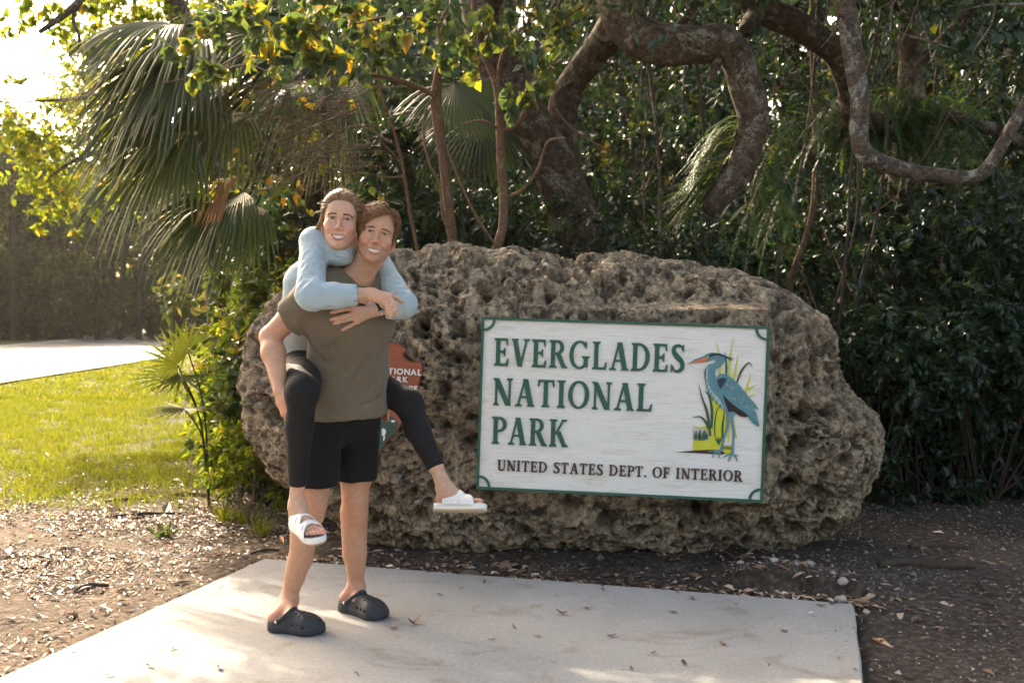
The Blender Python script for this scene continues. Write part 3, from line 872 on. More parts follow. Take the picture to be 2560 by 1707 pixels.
relief('reed_clump', [(566, 1340), (590, 1300), (640, 1305), (690, 1302), (685, 1370), (655, 1392), (600, 1385)], m_yel, 0.0043)
for pts, w, mt, z in (([(545, 480), (540, 300), (503, 118)], 26, m_yel, .0040), ([(650, 520), (655, 320), (692, 65)], 24, m_yel, .0041), ([(700, 560), (722, 420), (750, 250)], 26, m_yel, .0042), ([(615, 500), (615, 360), (595, 225)], 22, m_reed, .0044),
                      ([(735, 580), (790, 440), (870, 350), (912, 405)], 26, m_olive, .0045), ([(835, 690), (862, 590), (890, 478)], 24, m_yel, .0046), ([(825, 680), (890, 640), (948, 600)], 26, m_yel, .0047), ([(880, 742), (910, 720), (943, 692)], 18, m_yel, .0048),
                      ([(640, 1260), (655, 1100), (668, 900)], 22, m_yel, .0047), ([(735, 1210), (712, 1100), (695, 940)], 18, m_yel, .0049),
                      ([(438, 1190), (400, 920), (345, 760), (305, 605)], 34, m_olive, .0056), ([(450, 1100), (455, 900), (425, 740), (372, 672)], 34, m_reed, .0060), ([(410, 1110), (385, 1030), (320, 970), (232, 975)], 28, m_reed, .0058), ([(425, 1160), (390, 1095), (310, 1095), (230, 1075)], 24, m_yel, .0053),
                      ([(490, 1190), (488, 1040), (510, 900), (545, 845)], 18, m_reed, .0057), ([(578, 1220), (575, 1080), (590, 960), (590, 880)], 26, m_reed, .0059)):
    blade('reed', pts, w, mt, z)
r_ = random.Random(4)
for k in range(11):
    x = 255 + k * 15 + r_.uniform(-4, 4)
    blade('grass_blade', [(x + r_.uniform(-4, 4), 1235 + r_.uniform(-10, 14)), (x, 1180), (x + r_.uniform(-14, 14), 1115 + r_.uniform(-8, 20))], 11, m_reed, .0062 + k * 1e-4, 8)
for k in range(7):
    x = 500 + k * 11
    blade('grass_blade', [(535 + r_.uniform(-8, 8), 1290), (x, 1230), (x + (k - 3) * 6, 1185 + r_.uniform(-6, 30))], 9, m_reed, .0062 + k * 1e-4, 8)
for k in range(7):
    x = 585 + k * 15
    blade('grass_blade', [(x, 1342), (x + 2, 1320), (x + r_.uniform(-6, 6), 1298)], 10, m_reed, .0062 + k * 1e-4, 8)
# legs and feet
def leg(pts, w, z):
    q = spline([H4(*p) for p in pts], 20); wd = np.asarray(w) / 4.6125 / 478
    wd = np.interp(np.linspace(0, 1, 20), np.linspace(0, 1, len(wd)), wd)
    b = MB(); b.add(*prism(stroke(q, wd), -0.004, z)); return b.build('heron_leg', m_leg, sign, False)
leg([(628, 890), (635, 1000), (630, 1090), (590, 1230), (560, 1350)], [40, 30, 30, 22, 30], .0070)
leg([(695, 900), (682, 990), (700, 1130), (698, 1250), (690, 1390)], [70, 36, 30, 24, 34], .0073)
for i, (pts, w) in enumerate((([(560, 1352), (490, 1360), (418, 1370)], 22), ([(545, 1362), (490, 1385), (462, 1440)], 22), ([(550, 1362), (540, 1400), (547, 1445)], 22), ([(690, 1395), (640, 1405), (585, 1435)], 24), ([(685, 1400), (660, 1440), (645, 1480)], 22), ([(700, 1400), (735, 1440), (743, 1482)], 22), ([(695, 1395), (730, 1410), (758, 1408)], 16))):
    blade('heron_toe', pts, w, m_leg, .0066 + i * 1e-4, 8, 0.3)
relief('heron_tail', [(850, 940), (930, 970), (985, 1020), (992, 1082), (920, 1040), (880, 990)], m_tail, .0085)
relief('heron_belly', [(570, 700), (620, 900), (640, 912), (700, 905), (760, 955), (830, 972), (865, 960), (840, 900), (700, 820), (610, 720)], m_black, .0090)
relief('heron_body', [(500, 330), (478, 352), (420, 368), (385, 410), (372, 470), (378, 570), (402, 660), (455, 750), (530, 830), (600, 890), (640, 912), (600, 800), (572, 700), (530, 620), (500, 540), (488, 440), (540, 400), (585, 350), (600, 300), (575, 255), (510, 240), (470, 262), (440, 300), (500, 306)], m_blue, .0098, None, 110)
relief('heron_breast', [(384, 420), (410, 390), (405, 470), (404, 570), (440, 660), (520, 740), (585, 850), (600, 885), (530, 828), (455, 748), (405, 660), (382, 570)], m_pale, .0106)
relief('heron_wing', [(510, 505), (545, 475), (610, 480), (690, 530), (770, 610), (870, 740), (945, 820), (985, 885), (915, 850), (960, 930), (988, 1060), (930, 985), (860, 945), (800, 900), (700, 830), (600, 740), (540, 650), (512, 570)], m_blue, .0112)
relief('heron_shoulder', [(518, 540), (560, 518), (625, 530), (590, 590), (555, 650), (530, 620), (516, 580)], m_navy, .0120)
for k in range(16):
    x = 610 + r_.uniform(0, 240); y = 620 + (x - 610) * 0.75 + r_.uniform(-70, 60)
    blade('feather_stroke', [(x, y), (x + 8, y + 22), (x + 16, y + 50)], 6, m_pale, .0122 + k * 1e-4, 6)
relief('heron_head', [(176, 362), (260, 308), (350, 278), (400, 245), (450, 232), (530, 240), (580, 262), (600, 300), (560, 330), (505, 320), (480, 310), (440, 325), (395, 338), (300, 345)], m_blue, .0108, None)
relief('heron_crown', [(395, 285), (425, 255), (470, 238), (560, 250), (620, 275), (698, 304), (640, 294), (680, 324), (600, 288), (520, 262), (460, 272), (410, 298)], m_navy, .0128)
relief('heron_bill', [(178, 362), (270, 325), (370, 292), (404, 300), (385, 332), (300, 344)], m_orange, .0116)
relief('heron_eye', [(407 + 13 * math.cos(k), 284 + 13 * math.sin(k)) for k in np.linspace(0, 2 * math.pi, 13)[:-1]], m_yel, .0136)
relief('heron_pupil', [(407 + 6 * math.cos(k), 284 + 6 * math.sin(k)) for k in np.linspace(0, 2 * math.pi, 9)[:-1]], m_black, .0142)
for k, (x, y) in enumerate([(372, 430), (366, 470), (372, 510), (384, 560), (392, 620), (408, 670), (435, 715), (462, 760), (500, 800), (540, 845)]):
    blade('feather_tuft', [(x + 14, y - 22), (x + 4, y), (x - 2, y + 30)], 9, m_navy, .0104 + k * 1e-4, 6)

# ------------------------------------------------------------------ arrowhead sign, half hidden behind the couple
AC = P(935, 985, 5.42)
arrow = empty('arrowhead_sign', AC)
ax2 = Vector((math.cos(-0.05), math.sin(-0.05), 0)); an = Vector((math.sin(-0.05), -math.cos(-0.05), 0)); ay2 = an.cross(ax2)
rl_ = math.radians(-2.5)
arrow.matrix_world = Matrix.Translation(AC) @ Matrix((ax2 * math.cos(rl_) + ay2 * math.sin(rl_), -ax2 * math.sin(rl_) + ay2 * math.cos(rl_), an)).transposed().to_4x4()
tag(arrow, 'brown arrowhead shaped sign with white lettering behind the standing man', 'sign')
def A5(ax, ay):      # 5.225x enlargement at (920, 840)
    px, py = 920 + ax / 5.225, 840 + ay / 5.225
    v = np.array([px - 935, -(py - 985)]) / (FPX / 5.42)
    c, s = math.cos(-rl_), math.sin(-rl_)
    return np.array([v[0] * c - v[1] * s, v[0] * s + v[1] * c])
def mirror(pts, cx):
    return [(2 * cx - x, y) for x, y in pts[::-1]]
m_rust = simple_mat('rust_red_paint', (0.29, 0.085, 0.045), 0.5, 0.35, 9, 0.16, (40, 0.2, 0.003))
m_rustd = simple_mat('rust_dark_edge', (0.15, 0.04, 0.022), 0.5, 0.35, 20, 0.2)
m_agreen = simple_mat('arrow_green_paint', (0.035, 0.080, 0.062), 0.5, 0.35, 9, 0.16)
ACX = 60.0
right = [(100, 60), (200, 68), (300, 80), (380, 95), (440, 115), (480, 140), (505, 185), (470, 225), (470, 260), (500, 290), (550, 325), (620, 330), (690, 325), (715, 370), (722, 440), (700, 510), (690, 560), (675, 640), (655, 700), (625, 745), (625, 800), (610, 860), (570, 940), (520, 1020), (450, 1130), (390, 1235), (340, 1300), (290, 1330), (240, 1390), (180, 1490), (120, 1570)]
full = [tuple(A5(*p)) for p in right + mirror(right, ACX)]
def inset(poly, d):
    p = np.asarray(poly); a = np.roll(p, 1, 0); b = np.roll(p, -1, 0)
    e = b - a; n = np.stack([-e[:, 1], e[:, 0]], 1); n /= np.linalg.norm(n, axis=1)[:, None] + 1e-9
    ctr = p.mean(0)
    area = np.sum(p[:, 0] * b[:, 1] - b[:, 0] * p[:, 1])
    if area < 0: n = -n
    return [tuple(q) for q in p + n * d]
b = MB(); b.add(*prism(full, -0.04, 0.0)); b.build('edge_board', m_rustd, arrow, False)
b = MB(); b.add(*prism(inset(full, 0.006), -0.02, 0.0035)); b.build('face_board', m_rust, arrow, False)
gr_ = [(60, 960), (150, 985), (240, 1050), (300, 1045), (350, 1075), (400, 1130), (372, 1225), (330, 1290), (280, 1318), (230, 1378), (172, 1468), (120, 1540)]
gfull = [tuple(A5(*p)) for p in gr_ + mirror(gr_, ACX)[:-1]]
b = MB(); b.add(*prism(gfull, -0.02, 0.0065)); b.build('green_field', m_agreen, arrow, False)
for pts in ([(298, 1108), (320, 1092), (350, 1095), (360, 1120), (330, 1126)], [(182, 1215), (205, 1200), (235, 1225), (238, 1260), (222, 1290), (224, 1330), (210, 1370), (200, 1360), (205, 1310), (185, 1290)]):
    b = MB(); b.add(*prism([tuple(A5(*p)) for p in pts], -0.01, 0.0095)); b.build('painted_animal', m_white, arrow, False)
def sans(text, ax0, ay_base, cap, k):
    """plain bold capitals with the built-in font, one object per letter"""
    x = 0.0
    for ch in text:
        cu = bpy.data.curves.new('letter', 'FONT'); cu.body = ch; cu.size = 1.0; cu.extrude = 0.004; cu.offset = 0.032
        o = bpy.data.objects.new('letter', cu); COL.objects.link(o)
        bpy.context.view_layer.update()
        me = bpy.data.meshes.new_from_object(o.evaluated_get(bpy.context.evaluated_depsgraph_get()))
        w = max(v.co.x for v in me.vertices) if len(me.vertices) else 0.3
        h = max(v.co.y for v in me.vertices)
        bpy.data.objects.remove(o); bpy.data.curves.remove(cu)
        me.name = 'letter'; me.materials.clear(); me.materials.append(m_white)
        base = A5(ax0, ay_base); s = cap / 5.225 / (FPX / 5.42) / 0.73
        q = link('letter', me, arrow)
        q.location = (base[0] + x * s, base[1], 0.0065); q.scale = (s, s, 1.0)
        x += w + 0.10 * k
sans('NATIONAL', 92, 482, 78, 1.0)
sans('PARK', 238, 588, 72, 1.0)
sans('SERVICE', 228, 702, 72, 1.0)
# ------------------------------------------------------------------ plant materials
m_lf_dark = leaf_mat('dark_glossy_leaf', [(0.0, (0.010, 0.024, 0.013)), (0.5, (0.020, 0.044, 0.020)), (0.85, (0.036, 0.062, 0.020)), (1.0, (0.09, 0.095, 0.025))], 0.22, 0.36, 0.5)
m_lf_shrub = leaf_mat('shrub_leaf', [(0.0, (0.022, 0.045, 0.014)), (0.45, (0.040, 0.070, 0.018)), (0.85, (0.075, 0.095, 0.018)), (1.0, (0.16, 0.13, 0.02))], 0.42, 0.32, 0.6)
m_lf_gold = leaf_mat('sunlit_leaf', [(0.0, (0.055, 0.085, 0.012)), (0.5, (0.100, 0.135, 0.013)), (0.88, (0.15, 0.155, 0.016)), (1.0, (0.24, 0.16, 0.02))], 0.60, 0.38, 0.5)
m_lf_heart = leaf_mat('heart_leaf', [(0.0, (0.040, 0.070, 0.036)), (0.45, (0.065, 0.095, 0.032)), (0.65, (0.12, 0.13, 0.02)), (0.86, (0.26, 0.22, 0.02)), (1.0, (0.30, 0.17, 0.02))], 0.45, 0.36, 0.5)
m_lf_far = leaf_mat('far_leaf', [(0.0, (0.016, 0.030, 0.012)), (0.5, (0.046, 0.062, 0.022)), (0.8, (0.10, 0.10, 0.04)), (1.0, (0.16, 0.13, 0.06))], 0.35, 0.5, 0.4)
m_palm = leaf_mat('palm_leaf', [(0.0, (0.026, 0.048, 0.016)), (0.5, (0.058, 0.082, 0.018)), (0.85, (0.095, 0.105, 0.022)), (1.0, (0.19, 0.14, 0.04))], 0.48, 0.34, 0.5)
m_palm_b = leaf_mat('palm_leaf_painted_shade', [(0.0, (0.022, 0.036, 0.012)), (1.0, (0.045, 0.060, 0.018))], 0.16, 0.45, 0.35)  # darker copy of the palm leaf: thicket shade put into its colour
m_dead = leaf_mat('dead_palm_leaf', [(0.0, (0.16, 0.075, 0.035)), (1.0, (0.26, 0.14, 0.07))], 0.3, 0.6, 0.3, (1.1, 1, 0.8))
m_fern = leaf_mat('fern_leaf', [(0.0, (0.026, 0.060, 0.016)), (0.6, (0.048, 0.090, 0.022)), (1.0, (0.10, 0.12, 0.03))], 0.4, 0.45, 0.4)

def bark_mat(name, c0, c1, lich, lamt, scale=1.0):
    m, t, out = mat_new(name)
    gp = coord(t)
    n = noise_n(t, 22 * scale, 6, 0.68, gp, 0.4); v = t.nodes.new('ShaderNodeTexVoronoi'); v.feature = 'DISTANCE_TO_EDGE'; v.inputs['Scale'].default_value = 62 * scale
    ds = t.nodes.new('ShaderNodeVectorMath'); ds.operation = 'ADD'
    nn = t.nodes.new('ShaderNodeTexNoise'); nn.inputs['Scale'].default_value = 9 * scale; t.links.new(gp, nn.inputs['Vector'])
    sc_ = t.nodes.new('ShaderNodeVectorMath'); sc_.operation = 'SCALE'; sc_.inputs[3].default_value = 0.12 / scale; t.links.new(nn.outputs[1], sc_.inputs[0])
    t.links.new(gp, ds.inputs[0]); t.links.new(sc_.outputs[0], ds.inputs[1]); t.links.new(ds.outputs[0], v.inputs['Vector'])
    c = ramp(t, n, [(0.38, c0), (0.62, c1)])
    cr = ramp(t, v.outputs['Distance'], [(0.0, (0.62, 0.60, 0.58)), (0.16, (1, 1, 1))])
    c = mixc(t, 1.0, c, cr, 'MULTIPLY')
    l = ramp(t, noise_n(t, 5.5 * scale, 7, 0.72, gp, 0.5), [(0.56 - lamt * .1, (0, 0, 0)), (0.62 - lamt * .1, (1, 1, 1))])
    l2 = ramp(t, noise_n(t, 40 * scale, 4, 0.7, gp), [(0.40, (0, 0, 0)), (0.55, (1, 1, 1))])
    lm = mixc(t, 1.0, l, l2, 'MULTIPLY')
    c = mixc(t, lm, c, lich)
    princ(t, out, c, 0.9, 0.2, bump(t, cr, 0.9, 0.02 / scale, bump(t, n, 0.8, 0.012 / scale)))
    return m
m_oak = bark_mat('oak_bark', (0.062, 0.044, 0.031), (0.175, 0.128, 0.090), (0.30, 0.275, 0.21), 0.35)
m_pale = bark_mat('lichen_bark', (0.075, 0.056, 0.042), (0.18, 0.14, 0.105), (0.34, 0.325, 0.27), 0.5, 1.1)
m_slim = bark_mat('smooth_reddish_bark', (0.150, 0.088, 0.055), (0.27, 0.165, 0.105), (0.30, 0.23, 0.17), 0.0, 2.2)
m_twig = simple_mat('twig_bark', (0.135, 0.090, 0.062), 0.85, 0.2, 20, 0.35)
m_dtwig = simple_mat('dark_twig_bark', (0.060, 0.045, 0.034), 0.85, 0.2, 20, 0.35)

rv = np.random.RandomState(101)
def unit(a): return a / (np.linalg.norm(a, axis=-1, keepdims=True) + 1e-9)

def spray(r, centers, radii, n, leaf, per=11, droop=0.25, upn=0.7, fine=True, wfrac=0.55, tint=(0.45, 0.2), flat=1.0, tl=1.0):
    """leaves set along random twigs inside the given balls; returns V, F, tint and the twigs"""
    centers = np.asarray([tuple(c) for c in centers], float); radii = np.asarray(radii, float)
    w = radii ** 2; w = w / w.sum()
    nt = max(1, n // per)
    ci = r.choice(len(centers), nt, p=w)
    dirs = unit(r.randn(nt, 3) * np.array([1, 1, .8 * flat])); dirs[:, 2] *= flat
    st = centers[ci] + unit(r.randn(nt, 3)) * (radii[ci] * r.uniform(.0, .75, nt))[:, None] * np.array([1, 1, flat])
    ln = radii[ci] * r.uniform(.35, .7, nt) * tl
    tw_t = np.clip(tint[0] + r.randn(nt) * tint[1] * .7, 0, 1)
    k = np.repeat(np.arange(nt), per); t = r.uniform(.15, 1.0, len(k))
    pos = st[k] + dirs[k] * (ln[k] * t)[:, None]; pos[:, 2] -= droop * (t ** 2) * ln[k]
    side = unit(np.cross(dirs[k], r.randn(len(k), 3)))
    ax = unit(dirs[k] * .55 + side * r.uniform(.5, 1.0, len(k))[:, None] + np.array([0, 0, -1.0]) * r.uniform(0, droop * 2.2, len(k))[:, None])
    nr = unit(r.randn(len(k), 3) + np.array([0, 0, 1.0]) * upn * 2)
    L = leaf * np.exp(r.randn(len(k)) * .22)
    tt = np.clip(tw_t[k] + r.randn(len(k)) * tint[1] * .8, 0, 1)
    V, F, T = leaves_vf(pos, nr, ax, L, L * wfrac, .16, fine, tt)
    return V, F, T, (st, dirs, ln, droop)

def twig_mesh(b, tw, rad, every=1):
    st, dirs, ln, droop = tw
    for i in range(0, len(st), every):
        s = np.linspace(0, 1, 4)[:, None]
        p = st[i] + dirs[i] * ln[i] * s; p[:, 2] -= droop * (s[:, 0] ** 2) * ln[i]
        b.add(*tube_vf(p, np.array([1, .8, .6, .25]) * rad, 3, False))

def leaf_obj(name, V, F, T, mat, parent=None):
    return link(name, mesh_np(name, V, F, mat, False, {'tint': T}), parent)

def limb(pts, n=None, sides=None, rough=0.10, seed=0, fine=1.0):
    """pts: (display x, display y, depth, radius in metres)"""
    q = np.array([[*D(x, y, Y), r] for x, y, Y, r in pts])
    L = np.sum(np.linalg.norm(np.diff(q[:, :3], axis=0), axis=1))
    rm = q[:, 3].mean()
    n = n or int(np.clip(L / (rm * .55) * fine, 10, 160)); sides = sides or (30 if rm > .08 else 12 if rm > .02 else 6)
    s = spline(q, n)
    V, F = tube_vf(s[:, :3], np.maximum(s[:, 3], .002), sides, True)
    m = n * sides
    if rough:
        c = np.repeat(s[:, :3], sides, 0); rad = V[:m] - c; rr = np.linalg.norm(rad, axis=1)[:, None]
        nz = fbm(V[:m] / (rm * 1.5) * .6, 3, seed + 500)
        V[:m] = c + rad * (1 + rough * nz)[:, None]
    return V, F, s

def place_label(o, label, cat, group=None, kind=None): return tag(o, label, cat, group, kind)

def dup_tree(root, loc, rz=0.0, sc=1.0, label=None, name=None):
    c = root.copy(); COL.objects.link(c); c.location = loc; c.rotation_euler = (0, 0, rz); c.scale = (sc, sc, sc)
    if label: c['label'] = label
    for ch in root.children:
        d = ch.copy(); COL.objects.link(d); d.parent = c
    return c

def gpt(xd, Y):
    """ground point below display column xd at depth Y"""
    X = (xd * K - 1280) / FPX * Y
    return Vector((X, Y, float(ground_z([X], [Y])[0]) - 0.01))

# ------------------------------------------------------------------ shrubs
def make_shrub(name, seed, rad, h, n, leaf, mat, twm, fine=True, tint=(.45, .22), low=.12, per=11, wfrac=.55, droop=.3):
    r = np.random.RandomState(seed)
    root = empty(name)
    k = max(6, int(16 * rad * h))
    zc = r.uniform(low, h * .92, k); prof = np.sqrt(np.clip(1 - ((zc - h * .48) / (h * .56)) ** 2, .08, 1))
    a = r.uniform(0, 6.283, k); d = rad * prof * np.sqrt(r.rand(k)) * .85
    cen = np.c_[np.cos(a) * d, np.sin(a) * d, zc]; rr = r.uniform(.22, .40, k) * min(1.0, rad * 1.6)
    V, F, T, tw = spray(r, cen, rr, n, leaf, per, droop, .7, fine, wfrac, tint)
    V[:, 2] = np.maximum(V[:, 2], .01)
    leaf_obj('foliage', V, F, T, mat, root)
    b = MB()
    for i in range(k):
        p0 = np.array([r.uniform(-.12, .12) * rad, r.uniform(-.12, .12) * rad, 0]); p1 = cen[i]
        mid = p0 * .4 + p1 * .6; mid[2] = p1[2] * .55
        b.add(*tube_vf(spline([p0, mid, p1], 7), np.linspace(.011, .003, 7) * (.6 + rad * .5), 5, False))
    twig_mesh(b, tw, .0022, 2)
    b.build('stems', twm, root)
    return root

# left: glossy sunlit shrubs beside the boulder
sh_a = make_shrub('sunlit_shrub', 1, .60, 2.0, 3000, .062, m_lf_shrub, m_twig, True, (.55, .25))
sh_b = make_shrub('sunlit_shrub', 2, .55, 1.7, 2600, .055, m_lf_gold, m_twig, True, (.45, .25))
sh_c = make_shrub('sunlit_shrub', 3, .36, .75, 1300, .050, m_lf_gold, m_twig, True, (.35, .25))
left_spots = [(sh_a, 600, 7.35, 0.3, 1.0, 'glossy green shrub pressed against the left end of the boulder'),
              (sh_b, 588, 7.75, 1.2, .85, 'sunlit yellow green shrub at the lawn edge under the palm fronds'),
              (sh_c, 572, 6.6, 0.1, .8, 'low bright green bush at the foot of the boulder on the lawn side'),
              (sh_a, 650, 7.55, 2.2, 1.15, 'tall glossy shrub directly behind the couple'),
              (sh_b, 595, 8.9, 4.0, 1.05, 'rear sunlit shrub bordering the lawn beside the road'),
              (sh_a, 625, 8.9, 5.1, 1.25, 'tall shrub standing under the cabbage palm'),
              (sh_c, 545, 7.15, 2.4, .85, 'small backlit bush growing beside the palmetto fans'),
              (sh_b, 612, 8.3, 0.7, 1.25, 'leafy yellow green shrub between the palm and the boulder'),
              (sh_a, 690, 8.4, 3.3, 1.2, 'tall shrub behind the dead vine tangle'),
              (sh_b, 580, 10.4, 2.8, 1.2, 'far sunlit shrub where the lawn meets the road')]
used = set()
for proto, xd, Y, rz, sc, lab in left_spots:
    g = gpt(xd, Y)
    if proto.name not in used:
        proto.location = g; proto.rotation_euler = (0, 0, rz); proto.scale = (sc,) * 3; o = proto; used.add(proto.name)
    else: o = dup_tree(proto, g, rz, sc)
    tag(o, lab, 'shrub', 'sunlit shrubs left of the boulder')

# dark understorey behind and to the right of the boulder
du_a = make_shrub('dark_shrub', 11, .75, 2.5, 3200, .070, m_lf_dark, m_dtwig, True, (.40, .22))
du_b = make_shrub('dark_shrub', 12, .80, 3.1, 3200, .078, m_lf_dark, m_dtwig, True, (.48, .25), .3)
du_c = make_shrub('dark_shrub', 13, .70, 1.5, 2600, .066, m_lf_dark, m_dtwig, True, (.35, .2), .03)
dark_spots = []
rr_ = random.Random(77)
front = [(2010, 7.5, 'c'), (2090, 7.7, 'c'), (2175, 7.6, 'c'), (2265, 7.5, 'c'), (2350, 7.7, 'c'), (2440, 7.6, 'c'), (2050, 8.3, 'a'), (2150, 8.5, 'a'), (2245, 8.3, 'a'), (2335, 8.5, 'a'), (2430, 8.4, 'b'), (1965, 8.2, 'c'), (1925, 8.9, 'c')]
mid = [(760, 8.0, 'a'), (835, 8.6, 'b'), (905, 7.9, 'a'), (985, 8.7, 'b'), (1065, 8.0, 'a'), (1150, 8.8, 'a'), (1225, 8.1, 'a'), (1400, 8.3, 'a'), (1480, 8.9, 'b'), (1560, 8.2, 'a'), (1640, 8.8, 'a'), (1720, 8.3, 'c'), (1800, 9.2, 'a'), (1350, 9.6, 'b'), (1130, 10.2, 'b'), (900, 10.0, 'b'), (1580, 10.2, 'b'), (1700, 10.6, 'a'), (1900, 10.8, 'c'), (2080, 11.0, 'a'), (2230, 10.6, 'b'), (2380, 10.8, 'b')]
protos = {'a': du_a, 'b': du_b, 'c': du_c}
for xd, Y, kd in front + mid:
    proto = protos[kd]; g = gpt(xd, Y); rz = rr_.uniform(0, 6.28); sc = rr_.uniform(.88, 1.12)
    if proto.name not in used:
        proto.location = g; proto.rotation_euler = (0, 0, rz); proto.scale = (sc,) * 3; o = proto; used.add(proto.name)
    else: o = dup_tree(proto, g, rz, sc)
    if (xd, Y, kd) in front:
        tag(o, 'dark glossy leaved shrub in the deep shade right of the boulder', 'shrub', 'dark shrubs right of the boulder')
    else:
        tag(o, 'dark green understorey shrub in the shade behind the boulder', 'shrub', 'dark shrubs behind the boulder')

# the rest of the thicket, deep in shade, reads as one mass
r = np.random.RandomState(301)
cen, rad = [], []
while len(cen) < 900:
    Y = r.uniform(10.5, 22); xd = r.uniform(560, 2700); X = (xd * K - 1280) / FPX * Y
    z = r.uniform(0.2, 8.0) * (0.45 + Y / 26)
    den = gnoise(np.array([[X * .5, Y * .35, z * .55]]), 9)[0]
    if den < -.12 - (.12 if z < 2.5 else 0) : continue
    # thinner where the photograph shows the sky through
    yd = (790 - (z - CAM_H) / Y * FPX) / K
    if xd > 2150 and 60 < yd < 430 and r.rand() < .55: continue
    cen.append((X, Y, z)); rad.append(r.uniform(.5, 1.0))
V, F, T, tw = spray(r, cen, rad, 112000, .115, 9, .3, .5, False, .6, (.42, .25))
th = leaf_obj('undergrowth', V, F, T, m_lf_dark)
tag(th, 'deep shaded thicket of leaves far behind the boulder', 'undergrowth', kind='stuff')

# ------------------------------------------------------------------ the twisted live oak
def tree_root(name, base, label, cat='tree', group=None):
    o = empty(name, base); tag(o, label, cat, group); return o
def add_part(root, name, b, mat, smooth=True):
    o = b.build(name, mat, root, smooth); o.data.transform(Matrix.Translation(-Vector(root.location))); return o
def add_leaves(root, name, V, F, T, mat):
    return leaf_obj(name, V - np.array(root.location), F, T, mat, root)

oak = tree_root('oak_tree', gpt(1345, 8.3), 'massive live oak with a snaking lichen covered limb above the boulder')
gz = gpt(1345, 8.3)
def gdisp(xd, Y):     # display y of the ground at depth Y
    return (790 + CAM_H / Y * FPX) / K
b = MB()
V, F, s = limb([(1350, gdisp(1350, 8.3) + 6, 8.3, .27), (1340, 640, 8.3, .22), (1322, 520, 8.3, .20), (1290, 425, 8.3, .19), (1245, 330, 8.3, .185), (1195, 250, 8.3, .18), (1160, 180, 8.3, .185), (1125, 100, 8.3, .18), (1105, 20, 8.3, .17), (1080, -120, 8.3, .16), (1040, -300, 8.2, .14), (1000, -460, 8.0, .10)], 110, 34, .14, 1)
b.add(V, F); add_part(oak, 'trunk', b, m_oak)
b = MB()
V, F, s = limb([(1310, 470, 8.35, .12), (1300, 380, 8.5, .13), (1290, 300, 8.6, .13), (1300, 220, 8.6, .125), (1345, 150, 8.5, .12), (1400, 75, 8.3, .13), (1432, 0, 8.1, .14), (1450, -130, 7.6, .15), (1445, -270, 7.1, .15), (1415, -230, 6.75, .148), (1412, -110, 6.6, .142), (1424, 0, 6.55, .136), (1452, 72, 6.55, .133), (1520, 104, 6.55, .132), (1600, 104, 6.55, .124), (1655, 98, 6.55, .118), (1690, 130, 6.55, .104), (1712, 195, 6.55, .106), (1730, 262, 6.55, .098), (1722, 330, 6.55, .092), (1698, 395, 6.55, .092), (1662, 440, 6.55, .088), (1634, 470, 6.55, .070), (1620, 486, 6.55, .040)], 240, 40, .13, 2)
b.add(V, F); add_part(oak, 'limb', b, m_oak)
for pts in ([(1650, 140, 6.5, .03), (1636, 165, 6.44, .026), (1640, 185, 6.42, .012)], [(1560, 60, 6.6, .03), (1585, 30, 6.6, .025), (1600, -20, 6.6, .02)]):
    b = MB(); V, F, s = limb(pts, 14, 10, .2, 5); b.add(V, F); add_part(oak, 'branch_stub', b, m_oak)
for pts in ([(1110, 60, 8.3, .09), (1150, -40, 8.0, .08), (1250, -160, 7.4, .07), (1400, -260, 6.6, .05), (1600, -330, 5.8, .03)], [(1090, -80, 8.3, .08), (950, -200, 8.0, .06), (800, -300, 7.6, .04)], [(1450, -230, 7.2, .09), (1620, -190, 7.0, .07), (1850, -260, 6.6, .05), (2050, -300, 6.4, .03)]):
    b = MB(); V, F, s = limb(pts, 24, 10, .1, 7); b.add(V, F); add_part(oak, 'limb', b, m_oak)
r = np.random.RandomState(55)
cen = [D(r.uniform(900, 2100), r.uniform(-420, -150), r.uniform(5.6, 8.4)) for _ in range(46)]
V, F, T, tw = spray(r, cen, r.uniform(.45, .8, len(cen)), 15000, .072, 10, .3, .8, False, .5, (.5, .25))
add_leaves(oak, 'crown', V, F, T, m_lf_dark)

# resurrection ferns on the limb
def frond_fern(b, p0, dirv, L, n=16, w=.045, droop=.35, tint=.5):
    d = unit(np.asarray(dirv, float)); side = unit(np.cross(d, [0, 0, 1.0])); up = np.cross(side, d)
    s = np.linspace(0, 1, n); P0 = np.asarray(tuple(p0))
    ax = P0 + d * (s * L)[:, None]; ax[:, 2] -= droop * L * s ** 2
    V, F = [], []
    for i in range(1, n):
        wd = w * np.sin(math.pi * min(1, .12 + .88 * (1 - s[i])) * .75) * 1.15
        tg = ax[i] - ax[i - 1]
        for q in (-1, 1):
            k = len(V)
            tip = ax[i] + side * q * wd + tg * .9 - np.array([0, 0, wd * .25])
            V += [ax[i] - tg * .42, tip, ax[i] + tg * .42]; F.append([k, k + 1, k + 2])
    b.add(np.array(V), np.array(F), tint)
r = np.random.RandomState(8)
fern_spots = []
for k in range(150):
    t = r.rand()
    x = np.interp(t, [0, .5, 1], [1700, 1655, 1600]) + r.uniform(-10, 6); y = np.interp(t, [0, .5, 1], [280, 390, 470]) + r.uniform(-20, 20)
    fern_spots.append((x, y, 6.56 + r.uniform(-.05, .06)))
fo = tree_root('limb_fern', D(1660, 400, 6.55), 'feathery green fern tuft growing along the underside of the snaking oak limb', 'fern')
b = MB()
for x, y, Y in fern_spots:
    frond_fern(b, D(x, y, Y), (-1.0 + r.uniform(-.2, .5), r.uniform(-.7, .3), r.uniform(-.35, .25)), r.uniform(.16, .34), 15, r.uniform(.018, .03), r.uniform(.3, .8), float(np.clip(r.normal(.5, .25), 0, 1)))
add_part(fo, 'fronds', b, m_fern, False)
